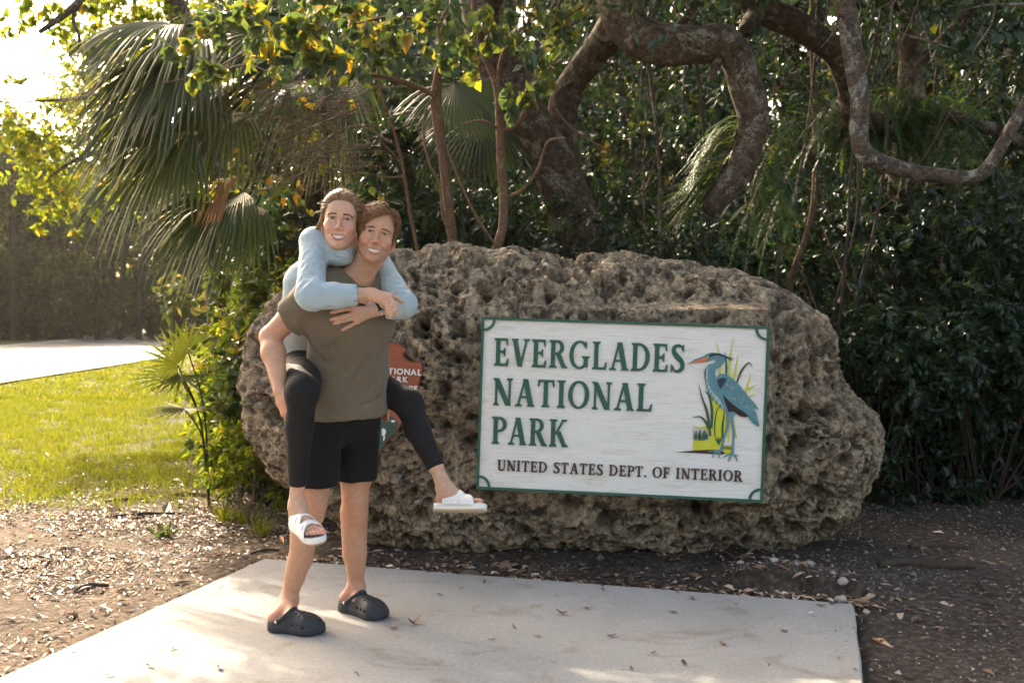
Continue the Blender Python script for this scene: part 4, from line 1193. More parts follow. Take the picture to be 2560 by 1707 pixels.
fo2 = tree_root('limb_fern', D(1760, 320, 6.9), 'dark fern clump behind the lower bend of the snaking limb', 'fern')
b = MB()
for k in range(150):
    p = D(1745 + r.uniform(-30, 70), 380 + r.uniform(-130, 120), 6.9 + r.uniform(-.15, .2))
    frond_fern(b, p, (r.uniform(-.8, 1.0), r.uniform(-.9, .1), r.uniform(-.6, .2)), r.uniform(.15, .32), 13, r.uniform(.016, .028), r.uniform(.4, .9), float(np.clip(r.normal(.35, .2), 0, 1)))
add_part(fo2, 'fronds', b, m_fern, False)

# ------------------------------------------------------------------ dark oak to the right with fern covered limbs
oak2 = tree_root('oak_tree', gpt(2085, 8.9), 'dark leaning oak with fern covered limbs at the upper right')
b = MB(); V, F, s = limb([(2075, gdisp(2075, 8.9) + 6, 8.9, .17), (2050, 800, 8.9, .13), (2060, 560, 8.8, .12), (2080, 400, 8.7, .13), (2092, 280, 8.6, .125), (2090, 150, 8.5, .095), (2086, 50, 8.4, .085), (2082, -60, 8.3, .08), (2060, -240, 8.0, .06)], 90, 24, .14, 11); b.add(V, F); add_part(oak2, 'trunk', b, m_oak)
for pts in ([(1690, -30, 7.4, .085), (1735, 10, 7.4, .10), (1790, 40, 7.45, .105), (1850, 70, 7.5, .10), (1915, 120, 7.7, .095), (1950, 190, 7.9, .095), (1962, 265, 8.2, .10), (2010, 290, 8.5, .11), (2080, 285, 8.6, .11)],
            [(2080, 265, 8.6, .11), (2150, 268, 8.5, .075), (2230, 285, 8.4, .06), (2300, 305, 8.3, .052), (2380, 345, 8.2, .04)],
            [(2060, 300, 8.6, .10), (1980, 300, 8.6, .10), (1900, 320, 8.6, .08), (1850, 380, 8.6, .05)],
            [(2100, 150, 8.5, .06), (2170, 90, 8.4, .05), (2230, 20, 8.3, .045), (2280, -60, 8.2, .04)]):
    b = MB(); V, F, s = limb(pts, 60, 20, .14, 13); b.add(V, F); add_part(oak2, 'limb', b, m_oak)
b = MB(); V, F, s = limb([(1735, 25, 7.35, .05), (1722, 50, 7.22, .056), (1716, 66, 7.14, .058), (1714, 72, 7.11, .050)], 16, 16, .1, 15); b.add(V, F); add_part(oak2, 'branch_stub', b, m_oak)
r = np.random.RandomState(56)
cen = [D(r.uniform(1650, 2700), r.uniform(-330, -40), r.uniform(6.8, 10)) for _ in range(40)] + [D(x, y, Y) for x, y, Y in ((1600, 20, 8.5), (1700, 120, 9), (1800, 180, 9), (2200, 30, 8.5), (2300, 90, 9), (2250, 160, 9.4), (1860, 210, 9))]
V, F, T, tw = spray(r, cen, r.uniform(.35, .7, len(cen)), 14000, .075, 10, .3, .7, False, .55, (.5, .25))
add_leaves(oak2, 'crown', V, F, T, m_lf_dark)
fo3 = tree_root('limb_fern', D(2020, 280, 8.4), 'dark shaggy ferns covering the horizontal limb of the right oak', 'fern')
b = MB()
for k in range(420):
    x = r.uniform(1870, 2230); p = D(x, 285 + r.uniform(-60, 50) - 20 * math.exp(-((x - 2030) / 90) ** 2), 8.45 + r.uniform(-.2, .2))
    frond_fern(b, p, (r.uniform(-1, 1), r.uniform(-1, .2), r.uniform(-.5, .6)), r.uniform(.18, .40), 12, r.uniform(.02, .034), r.uniform(.4, 1.0), float(np.clip(r.normal(.25, .2), 0, 1)))
add_part(fo3, 'fronds', b, m_fern, False)

# pale lichen branch that hangs into the picture at the right
oak3 = tree_root('oak_branch_tree', gpt(2650, 6.2), 'lichen spotted tree whose pale bent branch dips in from the upper right')
b = MB(); V, F, s = limb([(2640, gdisp(2640, 6.2) + 6, 6.2, .14), (2610, 700, 6.2, .11), (2600, 300, 6.1, .10), (2500, -100, 6.0, .09), (2250, -260, 5.9, .08), (2040, -260, 5.8, .07), (1950, -150, 5.75, .062), (1938, -20, 5.7, .060), (1950, 60, 5.7, .058), (1963, 150, 5.7, .054), (1975, 235, 5.7, .052), (1973, 305, 5.7, .052), (1986, 352, 5.7, .053), (2030, 376, 5.7, .048), (2100, 396, 5.7, .043), (2170, 405, 5.7, .041), (2238, 406, 5.7, .040), (2274, 378, 5.7, .037), (2305, 328, 5.7, .036), (2352, 245, 5.7, .034), (2400, 165, 5.7, .03), (2430, 60, 5.75, .02)], 200, 20, .12, 21); b.add(V, F); add_part(oak3, 'branch', b, m_pale)
b = MB(); V, F, s = limb([(2008, 362, 5.66, .02), (2006, 372, 5.63, .022), (2005, 378, 5.615, .016)], 8, 10, .1, 22); b.add(V, F); add_part(oak3, 'knot', b, m_oak)
r = np.random.RandomState(77)
for pts in ([(1955, 60, 5.7), (2000, 30, 5.65), (2060, 0, 5.6)], [(1963, 120, 5.7), (1930, 60, 5.6), (1900, 95, 5.55), (1885, 110, 5.5)], [(2040, 160, 5.6), (2080, 75, 5.6), (2110, 0, 5.6)], [(2050, 0, 5.6), (2045, 60, 5.6), (2040, 140, 5.6)], [(2110, 30, 5.7), (2130, 90, 5.7), (2150, 200, 5.7)], [(2060, 75, 5.6), (2130, 95, 5.6), (2200, 115, 5.6)], [(2290, -10, 5.5), (2275, 60, 5.5), (2235, 120, 5.5), (2250, 140, 5.5)], [(2352, 10, 5.6), (2250, 15, 5.6), (2160, 45, 5.6)], [(1975, 300, 5.7), (1940, 330, 5.75), (1930, 350, 5.8)]):
    tb = MB(); tb.add(*tube_vf(spline([D(*p) for p in pts], 10), np.linspace(.008, .003, 10), 5, False)); add_part(oak3, 'twig', tb, m_pale)
cen = [D(x, y, Y) for x, y, Y in ((2180, 90, 5.9), (2260, 60, 5.8), (2340, 40, 5.8), (2320, 120, 6.0), (2400, 100, 5.9), (2270, 175, 6.2), (2150, 20, 5.9), (2350, 200, 6.4), (2290, 240, 6.6))]
V, F, T, tw = spray(r, cen, [.16] * len(cen), 240, .085, 6, .5, .3, True, .5, (.5, .25)); add_leaves(oak3, 'foliage', V, F, T, m_lf_dark)

# ------------------------------------------------------------------ slender reddish trees just behind the boulder
def slim_tree(base_x, Y, stems, label, leafc=(), nleaf=0, leaf=.085, mat=None, tint=(.35, .3), bark=None, seed=0, group='slender reddish trees behind the boulder'):
    root = tree_root('slender_tree', gpt(base_x, Y), label, 'tree', group)
    for i, pts in enumerate(stems):
        b = MB()
        V, F, s = limb(pts, None, None, .10, 31 + i + seed); b.add(V, F); add_part(root, 'trunk' if i == 0 else 'branch', b, bark or m_slim)
    if leafc:
        r = np.random.RandomState(600 + seed)
        c = [D(x, y, Yc) for x, y, Yc, rd in leafc]
        V, F, T, tw = spray(r, c, [q[3] for q in leafc], nleaf, leaf, 7, .55, .25, True, .78, tint)
        add_leaves(root, 'foliage', V, F, T, mat or m_lf_heart)
        b = MB(); twig_mesh(b, tw, .0028, 1); add_part(root, 'twigs', b, m_twig)
    return root
g1 = gdisp(0, 7.0) + 4
slim_tree(1050, 7.0, [[(1052, g1, 7.0, .042), (1046, 640, 7.0, .036), (1041, 570, 7.0, .035), (1030, 470, 7.0, .034), (1020, 380, 7.0, .034), (1008, 290, 7.0, .038), (1001, 230, 7.0, .040), (1006, 175, 7.0, .030), (1018, 120, 7.0, .025), (1012, 60, 7.0, .022), (1045, -10, 7.0, .02), (1060, -120, 7.0, .014)],
                       [(1003, 222, 7.0, .020), (950, 196, 6.9, .017), (900, 182, 6.8, .015), (850, 172, 6.7, .010)], [(1003, 210, 6.97, .010), (978, 255, 6.9, .009), (974, 320, 6.88, .009), (988, 380, 6.88, .009), (1010, 425, 6.9, .009), (1018, 500, 6.92, .009), (1036, 540, 6.93, .008)],
                       [(1012, 60, 7.0, .014), (960, 45, 6.9, .011), (890, 40, 6.8, .009), (820, 55, 6.6, .006)], [(1022, 330, 6.97, .010), (1045, 390, 6.9, .010), (1080, 470, 6.85, .010), (1115, 530, 6.85, .010), (1142, 566, 6.85, .009)]],
          'thicker slender reddish trunk behind the boulder with a side branch at head height', [(690, 75, 6.3, .20), (600, 60, 6.2, .24), (520, 70, 6.2, .22), (450, 110, 6.2, .18), (420, 150, 6.2, .12), (640, 120, 6.3, .18), (740, 120, 6.4, .20), (560, 130, 6.2, .18), (480, 150, 6.2, .14), (790, 100, 6.5, .18), (850, 70, 6.6, .2), (760, 170, 6.4, .14), (720, 30, 6.3, .2), (560, 10, 6.2, .2), (900, 120, 6.7, .18), (960, 90, 6.8, .2), (1000, 130, 6.8, .16), (830, 150, 6.5, .16), (900, 60, 6.6, .16)], 600, .080, None, (.42, .28), None, 1)
slim_tree(1146, 6.95, [[(1138, g1, 6.95, .040), (1140, 640, 6.95, .034), (1142, 572, 6.95, .033), (1155, 520, 6.95, .032), (1157, 450, 6.95, .031), (1151, 380, 6.95, .031), (1148, 290, 6.95, .029), (1142, 205, 6.95, .026), (1112, 120, 6.95, .022), (1092, 40, 6.95, .020), (1085, -60, 6.95, .016)],
                       [(1151, 302, 6.95, .018), (1188, 284, 6.9, .018), (1212, 240, 6.9, .017), (1240, 150, 6.9, .015), (1272, 55, 6.9, .013), (1292, -20, 6.9, .010)], [(1158, 456, 6.95, .013), (1200, 436, 6.9, .012), (1236, 388, 6.88, .011), (1258, 328, 6.86, .009), (1300, 316, 6.84, .006)],
                       [(1142, 200, 6.95, .016), (1152, 135, 6.9, .014), (1175, 95, 6.88, .012), (1205, 60, 6.86, .008)], [(1148, 300, 6.95, .010), (1110, 278, 6.9, .008), (1060, 285, 6.88, .006)], [(1270, 60, 6.9, .009), (1330, 20, 6.88, .007), (1380, -20, 6.86, .005)], [(1275, 250, 6.9, .008), (1320, 300, 6.88, .008), (1400, 350, 6.9, .007)]],
          'slender reddish trunk behind the boulder forking into three thin upper branches', [(1120, 60, 6.8, .2), (1180, 50, 6.8, .2), (1230, 120, 6.8, .16), (1210, 210, 6.8, .16), (1270, 180, 6.8, .14), (1060, 110, 6.8, .18), (1100, 170, 6.8, .14), (1290, 60, 6.8, .16), (1190, 240, 6.75, .12), (1150, 20, 6.8, .2), (1020, 40, 6.8, .2)], 330, .075, None, (.30, .25), None, 2)
slim_tree(965, 7.2, [[(972, gdisp(0, 7.2) + 4, 7.2, .018), (966, 640, 7.2, .015), (958, 570, 7.2, .015), (940, 480, 7.2, .014), (928, 400, 7.2, .013), (905, 300, 7.2, .012), (886, 250, 7.2, .011), (868, 165, 7.2, .009), (880, 60, 7.2, .007)], [(930, 405, 7.2, .008), (890, 408, 7.15, .007), (850, 400, 7.1, .004)], [(925, 380, 7.2, .006), (880, 330, 7.15, .006), (840, 310, 7.1, .004)]],
          'thinnest crooked reddish stem rising behind the standing man', (), 0, seed=3)
slim_tree(752, 7.4, [[(756, gdisp(0, 7.4) + 4, 7.4, .026), (752, 560, 7.4, .022), (750, 440, 7.4, .020), (749, 350, 7.4, .020), (744, 260, 7.4, .019), (735, 150, 7.4, .018), (726, 50, 7.4, .017), (732, -60, 7.4, .014)], [(748, 345, 7.4, .010), (715, 350, 7.3, .009), (690, 380, 7.25, .006)], [(746, 300, 7.4, .008), (790, 330, 7.3, .007), (850, 335, 7.2, .004)]],
          'pale thin trunk rising behind the smiling woman', [(770, 20, 7.2, .2), (700, 10, 7.2, .2), (830, 20, 7.2, .22)], 150, .08, None, (.5, .3), m_pale, 4)
slim_tree(1812, 8.6, [[(1806, gdisp(0, 8.6) + 4, 8.6, .036), (1812, 690, 8.6, .032), (1824, 620, 8.6, .030), (1850, 550, 8.6, .028), (1868, 470, 8.6, .027), (1873, 380, 8.6, .026), (1871, 260, 8.6, .025), (1866, 120, 8.6, .023), (1864, -60, 8.6, .02)], [(1872, 390, 8.6, .010), (1830, 340, 8.5, .010), (1790, 260, 8.45, .009), (1775, 190, 8.4, .006)], [(1872, 400, 8.6, .012), (1900, 480, 8.55, .011), (1940, 580, 8.5, .010), (1975, 680, 8.5, .009)]],
          'red brown slender trunk right of the snaking limb', (), 0, seed=5)
# thin bare saplings deeper in the thicket
rs = random.Random(5)
sap_x = [1745, 1955, 1915, 1580, 1690, 1880, 1480, 1560, 1625, 1690, 1755, 1990, 2005, 2120, 1925, 2175, 2240, 2310, 1400, 1300, 1210, 1535]
for i, xd in enumerate(sap_x):
    Y = rs.uniform(7.6, 8.4) if i < 7 else rs.uniform(9.2, 13.5); r0 = rs.uniform(.012, .03) if i >= 7 else rs.uniform(.010, .020); g = gpt(xd, Y)
    root = empty('sapling', g); b = MB()
    pts = [(g.x, g.y, g.z - .02)]
    h = rs.uniform(3.5, 6.5); lean = rs.uniform(-.12, .12)
    for k in range(1, 8): pts.append((g.x + lean * h * k / 7 + rs.uniform(-.06, .06), g.y + rs.uniform(-.08, .08), g.z + h * k / 7))
    b.add(*tube_vf(spline(pts, 24), np.linspace(r0, r0 * .4, 24), 7, True))
    add_part(root, 'trunk', b, m_dtwig if i % 3 else m_pale)
    for q in range(3):
        b = MB(); k = rs.randint(2, 5); p0 = Vector(pts[k]); a = rs.uniform(0, 6.28)
        b.add(*tube_vf(spline([p0, p0 + Vector((math.cos(a) * .35, math.sin(a) * .3, .25)), p0 + Vector((math.cos(a) * .8, math.sin(a) * .7, .75 + rs.uniform(-.3, .3)))], 8), np.linspace(r0 * .45, .003, 8), 5, False)); add_part(root, 'branch', b, m_slim)
    tag(root, 'thin bare sapling stem in the shaded thicket behind the boulder', 'sapling', 'thin saplings in the thicket')

# dead vines and twigs hanging under the palm
vt = tree_root('vine_tangle', D(690, 300, 7.2), 'tangle of bare brown vines and dead twigs above the woman', 'vines')
tb = MB(); r = np.random.RandomState(91)
for k in range(290):
    x0, y0 = r.uniform(560, 820), r.uniform(180, 400)
    a = r.uniform(-.5, .9) + (math.pi if r.rand() < .5 else 0)
    p = [D(x0, y0, 7.2 + r.uniform(-.35, .35))]
    L = r.uniform(.12, .5)
    d = np.array([math.cos(a), r.uniform(-.4, .4), math.sin(a) * .7 - .15])
    for q in range(4):
        d = unit(d + r.randn(3) * .35 + np.array([0, 0, -.10])); p.append(Vector(tuple(np.array(p[-1]) + d * L / 3)))
    tb.add(*tube_vf(spline(p, 10), np.linspace(1, .35, 10) * r.uniform(.0018, .0048), 4, False))
for pts in ([(820, 250, 7.1), (700, 300, 7.0), (600, 340, 7.0), (520, 400, 7.0)], [(760, 220, 7.1), (690, 280, 7.0), (640, 300, 7.0), (560, 420, 7.0)], [(860, 330, 7.1), (760, 350, 7.0), (680, 330, 6.95), (600, 400, 6.95)], [(840, 400, 7.0), (720, 390, 7.0), (640, 430, 6.9), (560, 440, 6.9)], [(900, 330, 7.1), (820, 290, 7.0), (740, 330, 6.9), (700, 420, 6.9)], [(640, 60, 6.9), (560, 120, 6.8), (470, 170, 6.7), (380, 190, 6.6)], [(640, 180, 7.0), (560, 150, 6.9), (440, 190, 6.8)], [(430, 0, 6.8), (425, 60, 6.75), (400, 110, 6.7), (420, 150, 6.7)]):
    vb = MB(); vb.add(*tube_vf(spline([D(*p) for p in pts], 16), np.linspace(.009, .004, 16), 5, False)); add_part(vt, 'vine', vb, m_twig)
add_part(vt, 'stems', tb, m_twig)
cen = [D(r.uniform(480, 820), r.uniform(190, 470), 7.1 + r.uniform(-.3, .3)) for _ in range(22)]
V, F, T, tw = spray(r, cen, [.22] * 22, 120, .062, 4, .6, .2, True, .7, (.62, .3)); add_leaves(vt, 'leaves', V, F, T, m_lf_heart)

# ------------------------------------------------------------------ cabbage palm and palmettos
def fan_frond(r, hub, tipdir, nrm, L, n=42, span=118, wid=.034, droop=.35, fuse=.34, tint=.45, stiff=1.0):
    """a fan leaf: folded blades from one hub; returns V, F, tints"""
    d = unit(np.asarray(tipdir, float)); nn = np.asarray(nrm, float); nn = unit(nn - d * (nn @ d)); s_ = np.cross(d, nn)
    hub = np.asarray(tuple(hub), float)
    Vs, Fs, Ts, base = [], [], [], 0
    m = 8
    for i in range(n):
        a = math.radians(-span + 2 * span * i / (n - 1)); ll = L * (.62 + .38 * math.cos(a * .62)) * r.uniform(.94, 1.04)
        dr = d * math.cos(a) + s_ * math.sin(a)
        sd = -d * math.sin(a) + s_ * math.cos(a)
        t = np.linspace(0.02, 1, m)
        cup = .18 * ll * (t ** 1.3) * abs(math.sin(a)) * .6
        p = hub + dr * (t * ll)[:, None] + nn * cup[:, None]
        dp = droop * ll * np.clip(t - .35, 0, 1) ** 2 * r.uniform(.8, 1.5) / stiff
        p[:, 2] -= dp * 1.6
        w = np.minimum(2 * math.sin(math.radians(span / (n - 1))) * t * ll * .5 * 1.05, wid * .5 * np.interp(t, [0, fuse, .6, 1], [1, 1.05, .85, .04]))
        fold = w * .55
        A = p + sd * w[:, None] - nn * fold[:, None] * .5; C = p - sd * w[:, None] - nn * fold[:, None] * .5; B = p + nn * fold[:, None] * .5
        V = np.stack([A, B, C], 1).reshape(-1, 3)
        k = np.arange(m - 1) * 3
        F = np.concatenate([np.stack([k, k + 3, k + 4, k + 1], 1), np.stack([k + 1, k + 4, k + 5, k + 2], 1)]) + base
        base += len(V); Vs.append(V); Fs.append(F); Ts.append(np.full(len(V), np.clip(tint + r.normal(0, .08), 0, 1)) + np.repeat(np.clip(t - .9, 0, 1) * 2.5, 3))
    return np.concatenate(Vs), np.concatenate(Fs), np.clip(np.concatenate(Ts), 0, 1)

palm = tree_root('cabbage_palm', gpt(700, 8.7), 'cabbage palm with large drooping fan fronds left of the couple', 'palm tree')
r = np.random.RandomState(14)
pc = D(735, 150, 8.6)
b = MB(); V, F, s = limb([(700, gdisp(0, 8.7) + 5, 8.7, .17), (704, 560, 8.7, .15), (715, 350, 8.65, .15), (730, 190, 8.6, .16), (735, 150, 8.6, .10)], 70, 22, .22, 41); b.add(V, F); add_part(palm, 'trunk', b, m_oak)
#        hub(x,y,Y)        tip (x,y,Y)         length  normal
fr = [((640, 88, 7.9), (400, 5, 7.6), .95, (0.2, -.7, .7)), ((455, 120, 7.3), (285, 200, 6.9), .95, (-.3, -.8, .55)), ((470, 105, 7.5), (300, 90, 7.1), 1.0, (-.2, -.6, .8)),
      ((690, 185, 7.9), (540, 230, 7.4), .80, (-.2, -.8, .55)), ((430, 330, 7.3), (270, 410, 6.9), .90, (-.3, -.75, .6)), ((455, 300, 7.4), (300, 300, 7.1), .85, (-.2, -.7, .7)),
      ((560, 440, 7.3), (390, 520, 6.9), .80, (-.35, -.7, .6)), ((590, 470, 7.2), (430, 560, 6.8), .70, (-.3, -.75, .6)), ((565, 470, 7.5), (380, 440, 7.3), .80, (0, -.6, .8)),
      ((780, 175, 8.0), (730, 330, 7.7), .75, (-.5, -.8, .25)), ((540, 250, 7.6), (400, 330, 7.2), .9, (-.25, -.75, .6)), ((700, -10, 8.2), (560, -90, 8.0), .95, (0, -.5, .9)), ((800, -30, 9.2), (820, -160, 9.8), .9, (0, .5, .9)), ((420, 215, 7.6), (260, 260, 7.4), .95, (-.2, -.7, .7))]
for q in ((455, 150, 7.6, 270, 150, 7.3, 1.0), (500, 190, 7.8, 330, 260, 7.4, .95), (430, 60, 7.6, 260, 60, 7.3, .95), (560, 60, 8.0, 380, 120, 7.7, .95)):
    fr.append(((q[0], q[1], q[2]), (q[3], q[4], q[5]), q[6], (-.25, -.65, .7)))
for hub, tip, L, nr in fr:
    h = D(*hub); tp = D(*tip)
    V, F, T = fan_frond(r, h, np.array(tp - h), (nr[0], nr[1] * .8, nr[2] + .25), L * .98, 40, 66, .060, .60, .45, float(np.clip(r.normal(.45, .12), 0, .8)))
    V = V - np.array(palm.location)
    o = link('frond', mesh_np('frond', V, F, m_palm, False, {'tint': T}), palm)
    mid = (pc + h) / 2 + Vector((0, 0, .25))
    bb = MB(); bb.add(*tube_vf(spline([pc, mid, h, h + (tp - h) * .12], 14), np.linspace(.022, .010, 14), 6, True, 0, 0, .5))
    st = bb.build('petiole', m_palm, o); st.data.transform(Matrix.Translation(-Vector(palm.location)))
h, tp = D(545, 408, 7.0), D(440, 470, 6.9)
V, F, T = fan_frond(r, h, np.array(tp - h), (-.3, -.8, .5), .34, 16, 38, .028, 1.2, .5, .4)
o = link('dead_frond', mesh_np('dead_frond', V - np.array(palm.location), F, m_dead, False, {'tint': T}), palm); o['label'] = 'dry rust brown hanging frond'
# second palm deeper in the thicket
palm2 = tree_root('cabbage_palm', gpt(1085, 9.2), 'shaded palm fan in the thicket between the two slender trunks', 'palm tree')
b = MB(); V, F, s = limb([(1090, gdisp(0, 9.2) + 5, 9.2, .12), (1088, 500, 9.2, .10), (1085, 280, 9.2, .09)], 30, 14, .2, 43); b.add(V, F); add_part(palm2, 'trunk', b, m_oak)
for hub, tip, L, nr in (((1045, 190, 7.9), (1090, 300, 7.6), .62, (.2, -.9, .3)), ((1110, 265, 8.3), (1150, 400, 8.0), .7, (.2, -.9, .3)), ((1040, 270, 8.4), (960, 380, 8.2), .7, (-.2, -.9, .3))):
    h = D(*hub); tp = D(*tip)
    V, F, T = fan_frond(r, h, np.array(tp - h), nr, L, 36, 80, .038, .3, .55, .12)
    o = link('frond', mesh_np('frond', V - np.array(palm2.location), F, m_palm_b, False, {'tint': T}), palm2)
    bb = MB(); bb.add(*tube_vf(spline([D(1085, 280, 9.2), (D(1085, 280, 9.2) + h) / 2 + Vector((0, 0, .15)), h], 10), np.linspace(.018, .009, 10), 6, True)); st = bb.build('petiole', m_palm, o); st.data.transform(Matrix.Translation(-Vector(palm2.location)))
# small palmetto at the lawn edge
pmt = tree_root('saw_palmetto', gpt(470, 7.2), 'small saw palmetto with three spiky fans leaning over the lawn', 'palmetto')
for hub, tip, L, nr, n in (((408, 838, 6.75), (335, 815, 6.5), .36, (-.15, -.95, .2), 22), ((415, 862, 6.75), (350, 900, 6.5), .36, (-.3, -.95, .1), 18), ((424, 938, 6.7), (365, 960, 6.45), .30, (-.3, -.9, .3), 16), ((430, 800, 7.0), (395, 775, 6.9), .26, (0, -.95, .2), 14)):
    h = D(*hub); tp = D(*tip)
    V, F, T = fan_frond(r, h, np.array(tp - h), nr, L, n, 112, .021, .10, .20, .62, 1.5)
    o = link('frond', mesh_np('frond', V - np.array(pmt.location), F, m_palm, False, {'tint': T}), pmt)
    g = gpt(478, 7.2)
    bb = MB(); bb.add(*tube_vf(spline([g, (g + h) / 2 + Vector((.04, 0, .14)), h], 12), np.linspace(.008, .005, 12), 6, True)); st = bb.build('petiole', m_palm, o); st.data.transform(Matrix.Translation(-Vector(pmt.location)))

# ------------------------------------------------------------------ roadside tree whose sunlit boughs hang in at the upper left
rt = tree_root('roadside_tree', gpt(500, 11.5), 'sunlit tree with yellow green boughs hanging over the lawn at the left')
b = MB(); V, F, s = limb([(505, gdisp(0, 11.5) + 4, 11.5, .16), (500, 500, 11.5, .14), (480, 250, 11.3, .13), (420, 60, 11.0, .12), (330, -150, 10.6, .10), (220, -330, 10.2, .07)], 60, 18, .14, 51); b.add(V, F); add_part(rt, 'trunk', b, m_oak)
for pts in ([(470, 200, 11.3, .07), (360, 180, 11.4, .05), (250, 215, 11.6, .035), (130, 230, 12.2, .02), (20, 235, 12.2, .008)], [(330, -150, 10.6, .06), (250, -80, 9.4, .045), (185, 0, 8.5, .034), (140, 40, 8.2, .028), (92, 74, 8.0, .018)], [(185, -2, 8.5, .02), (168, 45, 8.3, .016), (182, 85, 8.2, .014), (178, 135, 8.2, .008)], [(480, 280, 11.3, .06), (300, 330, 12.0, .04), (170, 370, 12.5, .025), (90, 430, 12.6, .012)], [(400, 0, 11, .06), (200, -200, 10, .05), (0, -280, 9.5, .03)], [(330, -150, 10.6, .05), (100, -300, 10.8, .04), (-120, -380, 11, .02)]):
    b = MB(); V, F, s = limb(pts, 26, 8, .1, 53); b.add(V, F); add_part(rt, 'branch', b, m_oak)
r = np.random.RandomState(66)
lc = [(130, 235, 9.0, .3), (60, 320, 9.0, .32), (110, 330, 9.0, .3), (185, 300, 9.4, .35), (120, 400, 9.0, .3), (60, 400, 9.0, .25), (150, 440, 9.1, .26), (110, 480, 9.0, .2), (165, 520, 9.0, .16), (90, 520, 9.0, .14), (215, 380, 9.6, .34), (30, 290, 9.0, .3), (230, 230, 9.8, .36), (260, 320, 10, .36), (200, 200, 9.8, .3), (240, 130, 10.2, .34), (200, 100, 10.2, .3), (290, 60, 10.6, .4), (340, 20, 10.6, .42), (260, 10, 10.4, .3), (390, 110, 10.8, .5), (330, 200, 10.4, .45), (200, 460, 9.4, .22),
      (210, 40, 11, .4), (250, 100, 11.2, .45), (180, 160, 11, .35), (300, 130, 11.5, .5), (360, 40, 11.5, .5), (420, 90, 11.8, .5), (170, 230, 11, .4), (230, 280, 11.2, .45), (330, 280, 11.4, .45), (290, 350, 11, .4), (200, 0, 10.5, .3), (170, 90, 10.5, .3), (360, 200, 11.6, .5), (450, 10, 11.8, .5), (260, 420, 11, .35),
      (100, 20, 8.2, .16), (55, 55, 8.1, .16), (140, 55, 8.2, .15), (20, 70, 8.1, .12), (80, -20, 8.2, .2), (30, 190, 8.6, .11), (62, 183, 8.6, .09), (130, 75, 8.1, .1), (200, 20, 8.6, .16), (10, 250, 9, .14)]
lc = [(x, y, Y + (3.6 if y > 170 else .0), q * (1.35 if y > 170 else 1)) for x, y, Y, q in lc]
V, F, T, tw = spray(r, [D(x, y, Y) for x, y, Y, q in lc], [q[3] for q in lc], 13000, .072, 9, .45, .3, True, .5, (.5, .24)); add_leaves(rt, 'foliage', V, F, T, m_lf_gold)
b = MB(); twig_mesh(b, tw, .003, 2); add_part(rt, 'twigs', b, m_twig)
cen = [(r.uniform(-8.0, -3.5), r.uniform(8.8, 12.5), r.uniform(5.0, 7.4)) for _ in range(9)]
V, F, T, tw = spray(r, cen, r.uniform(.4, .7, 9), 300, .075, 9, .35, .5, False, .5, (.5, .24)); add_leaves(rt, 'crown', V, F, T, m_lf_gold)

# ------------------------------------------------------------------ far trees beyond the road
def far_tree(seed, h, n, tn):
    r = np.random.RandomState(seed); root = empty('far_tree')
    b = MB()
    for k in range(3):
        a = r.uniform(0, 6.28); pts = [(0, 0, -.05), (math.cos(a) * .3, math.sin(a) * .3, h * .3), (math.cos(a) * 1.1, math.sin(a) * .9, h * .62), (math.cos(a) * 1.8, math.sin(a) * 1.4, h * .88)]
        b.add(*tube_vf(spline(pts, 14), np.linspace(.15, .04, 14), 6, False))
    b.build('trunk', m_dtwig, root)
    k = 22; z = h * (.06 + .90 * r.rand(k) ** .85); w = 2.6 * np.sqrt(np.clip(1 - ((z / h - .55) / .52) ** 2, .1, 1)); a = r.uniform(0, 6.28, k); d = w * np.sqrt(r.rand(k))
    V, F, T, tw = spray(r, np.c_[np.cos(a) * d, np.sin(a) * d, z], r.uniform(.75, 1.35, k), int(n * 1.25), .27, 8, .3, .5, False, .6, (tn, .22))
    leaf_obj('crown', V, F, T, m_lf_far, root)
    return root
fts = [far_tree(801, 10.5, 2600, .25), far_tree(802, 8.6, 2600, .50), far_tree(803, 11.5, 2800, .72)]
rf = random.Random(9); n_ = 0
for i in range(76):
    Y = 58 + 24 * (i % 3) / 2 + rf.uniform(-2, 3); xd = -140 + 15 * i + rf.uniform(-10, 10) if i < 46 else -150 - 30 * (i - 46) + rf.uniform(-12, 12)
    X = (xd * K - 1280) / FPX * Y
    proto = fts[i % 3]; sc = rf.uniform(.85, 1.2) + .30 * max(0.0, min(1.0, (260 - xd) / 400)); rz = rf.uniform(0, 6.28)
    loc = (X, Y, -.05)
    if proto.name not in used: proto.location = loc; proto.scale = (sc,) * 3; o = proto; used.add(proto.name)
    else: o = dup_tree(proto, loc, rz, sc)
    tag(o, 'hazy grey green tree in the wood beyond the road', 'tree', 'trees beyond the road')
for i in range(64):
    Y = rf.uniform(21, 46); xd = rf.uniform(520, 2900); X = (xd * K - 1280) / FPX * Y
    o = dup_tree(fts[i % 3], (X, Y, -.05), rf.uniform(0, 6.28), rf.uniform(.75, 1.2))
    tag(o, 'grey green tree of the forest far behind the boulder', 'tree', 'trees in the forest behind the boulder')
r = np.random.RandomState(67)
cen = [((xd * K - 1280) / FPX * Y, Y, 2.2 * r.rand() ** 1.5 + .3) for xd, Y in zip(r.uniform(-200, 700, 200), r.uniform(59, 66, 200))]
V, F, T, tw = spray(r, cen, r.uniform(.8, 1.4, 200), 16000, .26, 8, .3, .5, False, .6, (.35, .25))
fu = leaf_obj('undergrowth', V, F, T, m_lf_far); tag(fu, 'low bushes along the far edge of the road', 'undergrowth', kind='stuff')

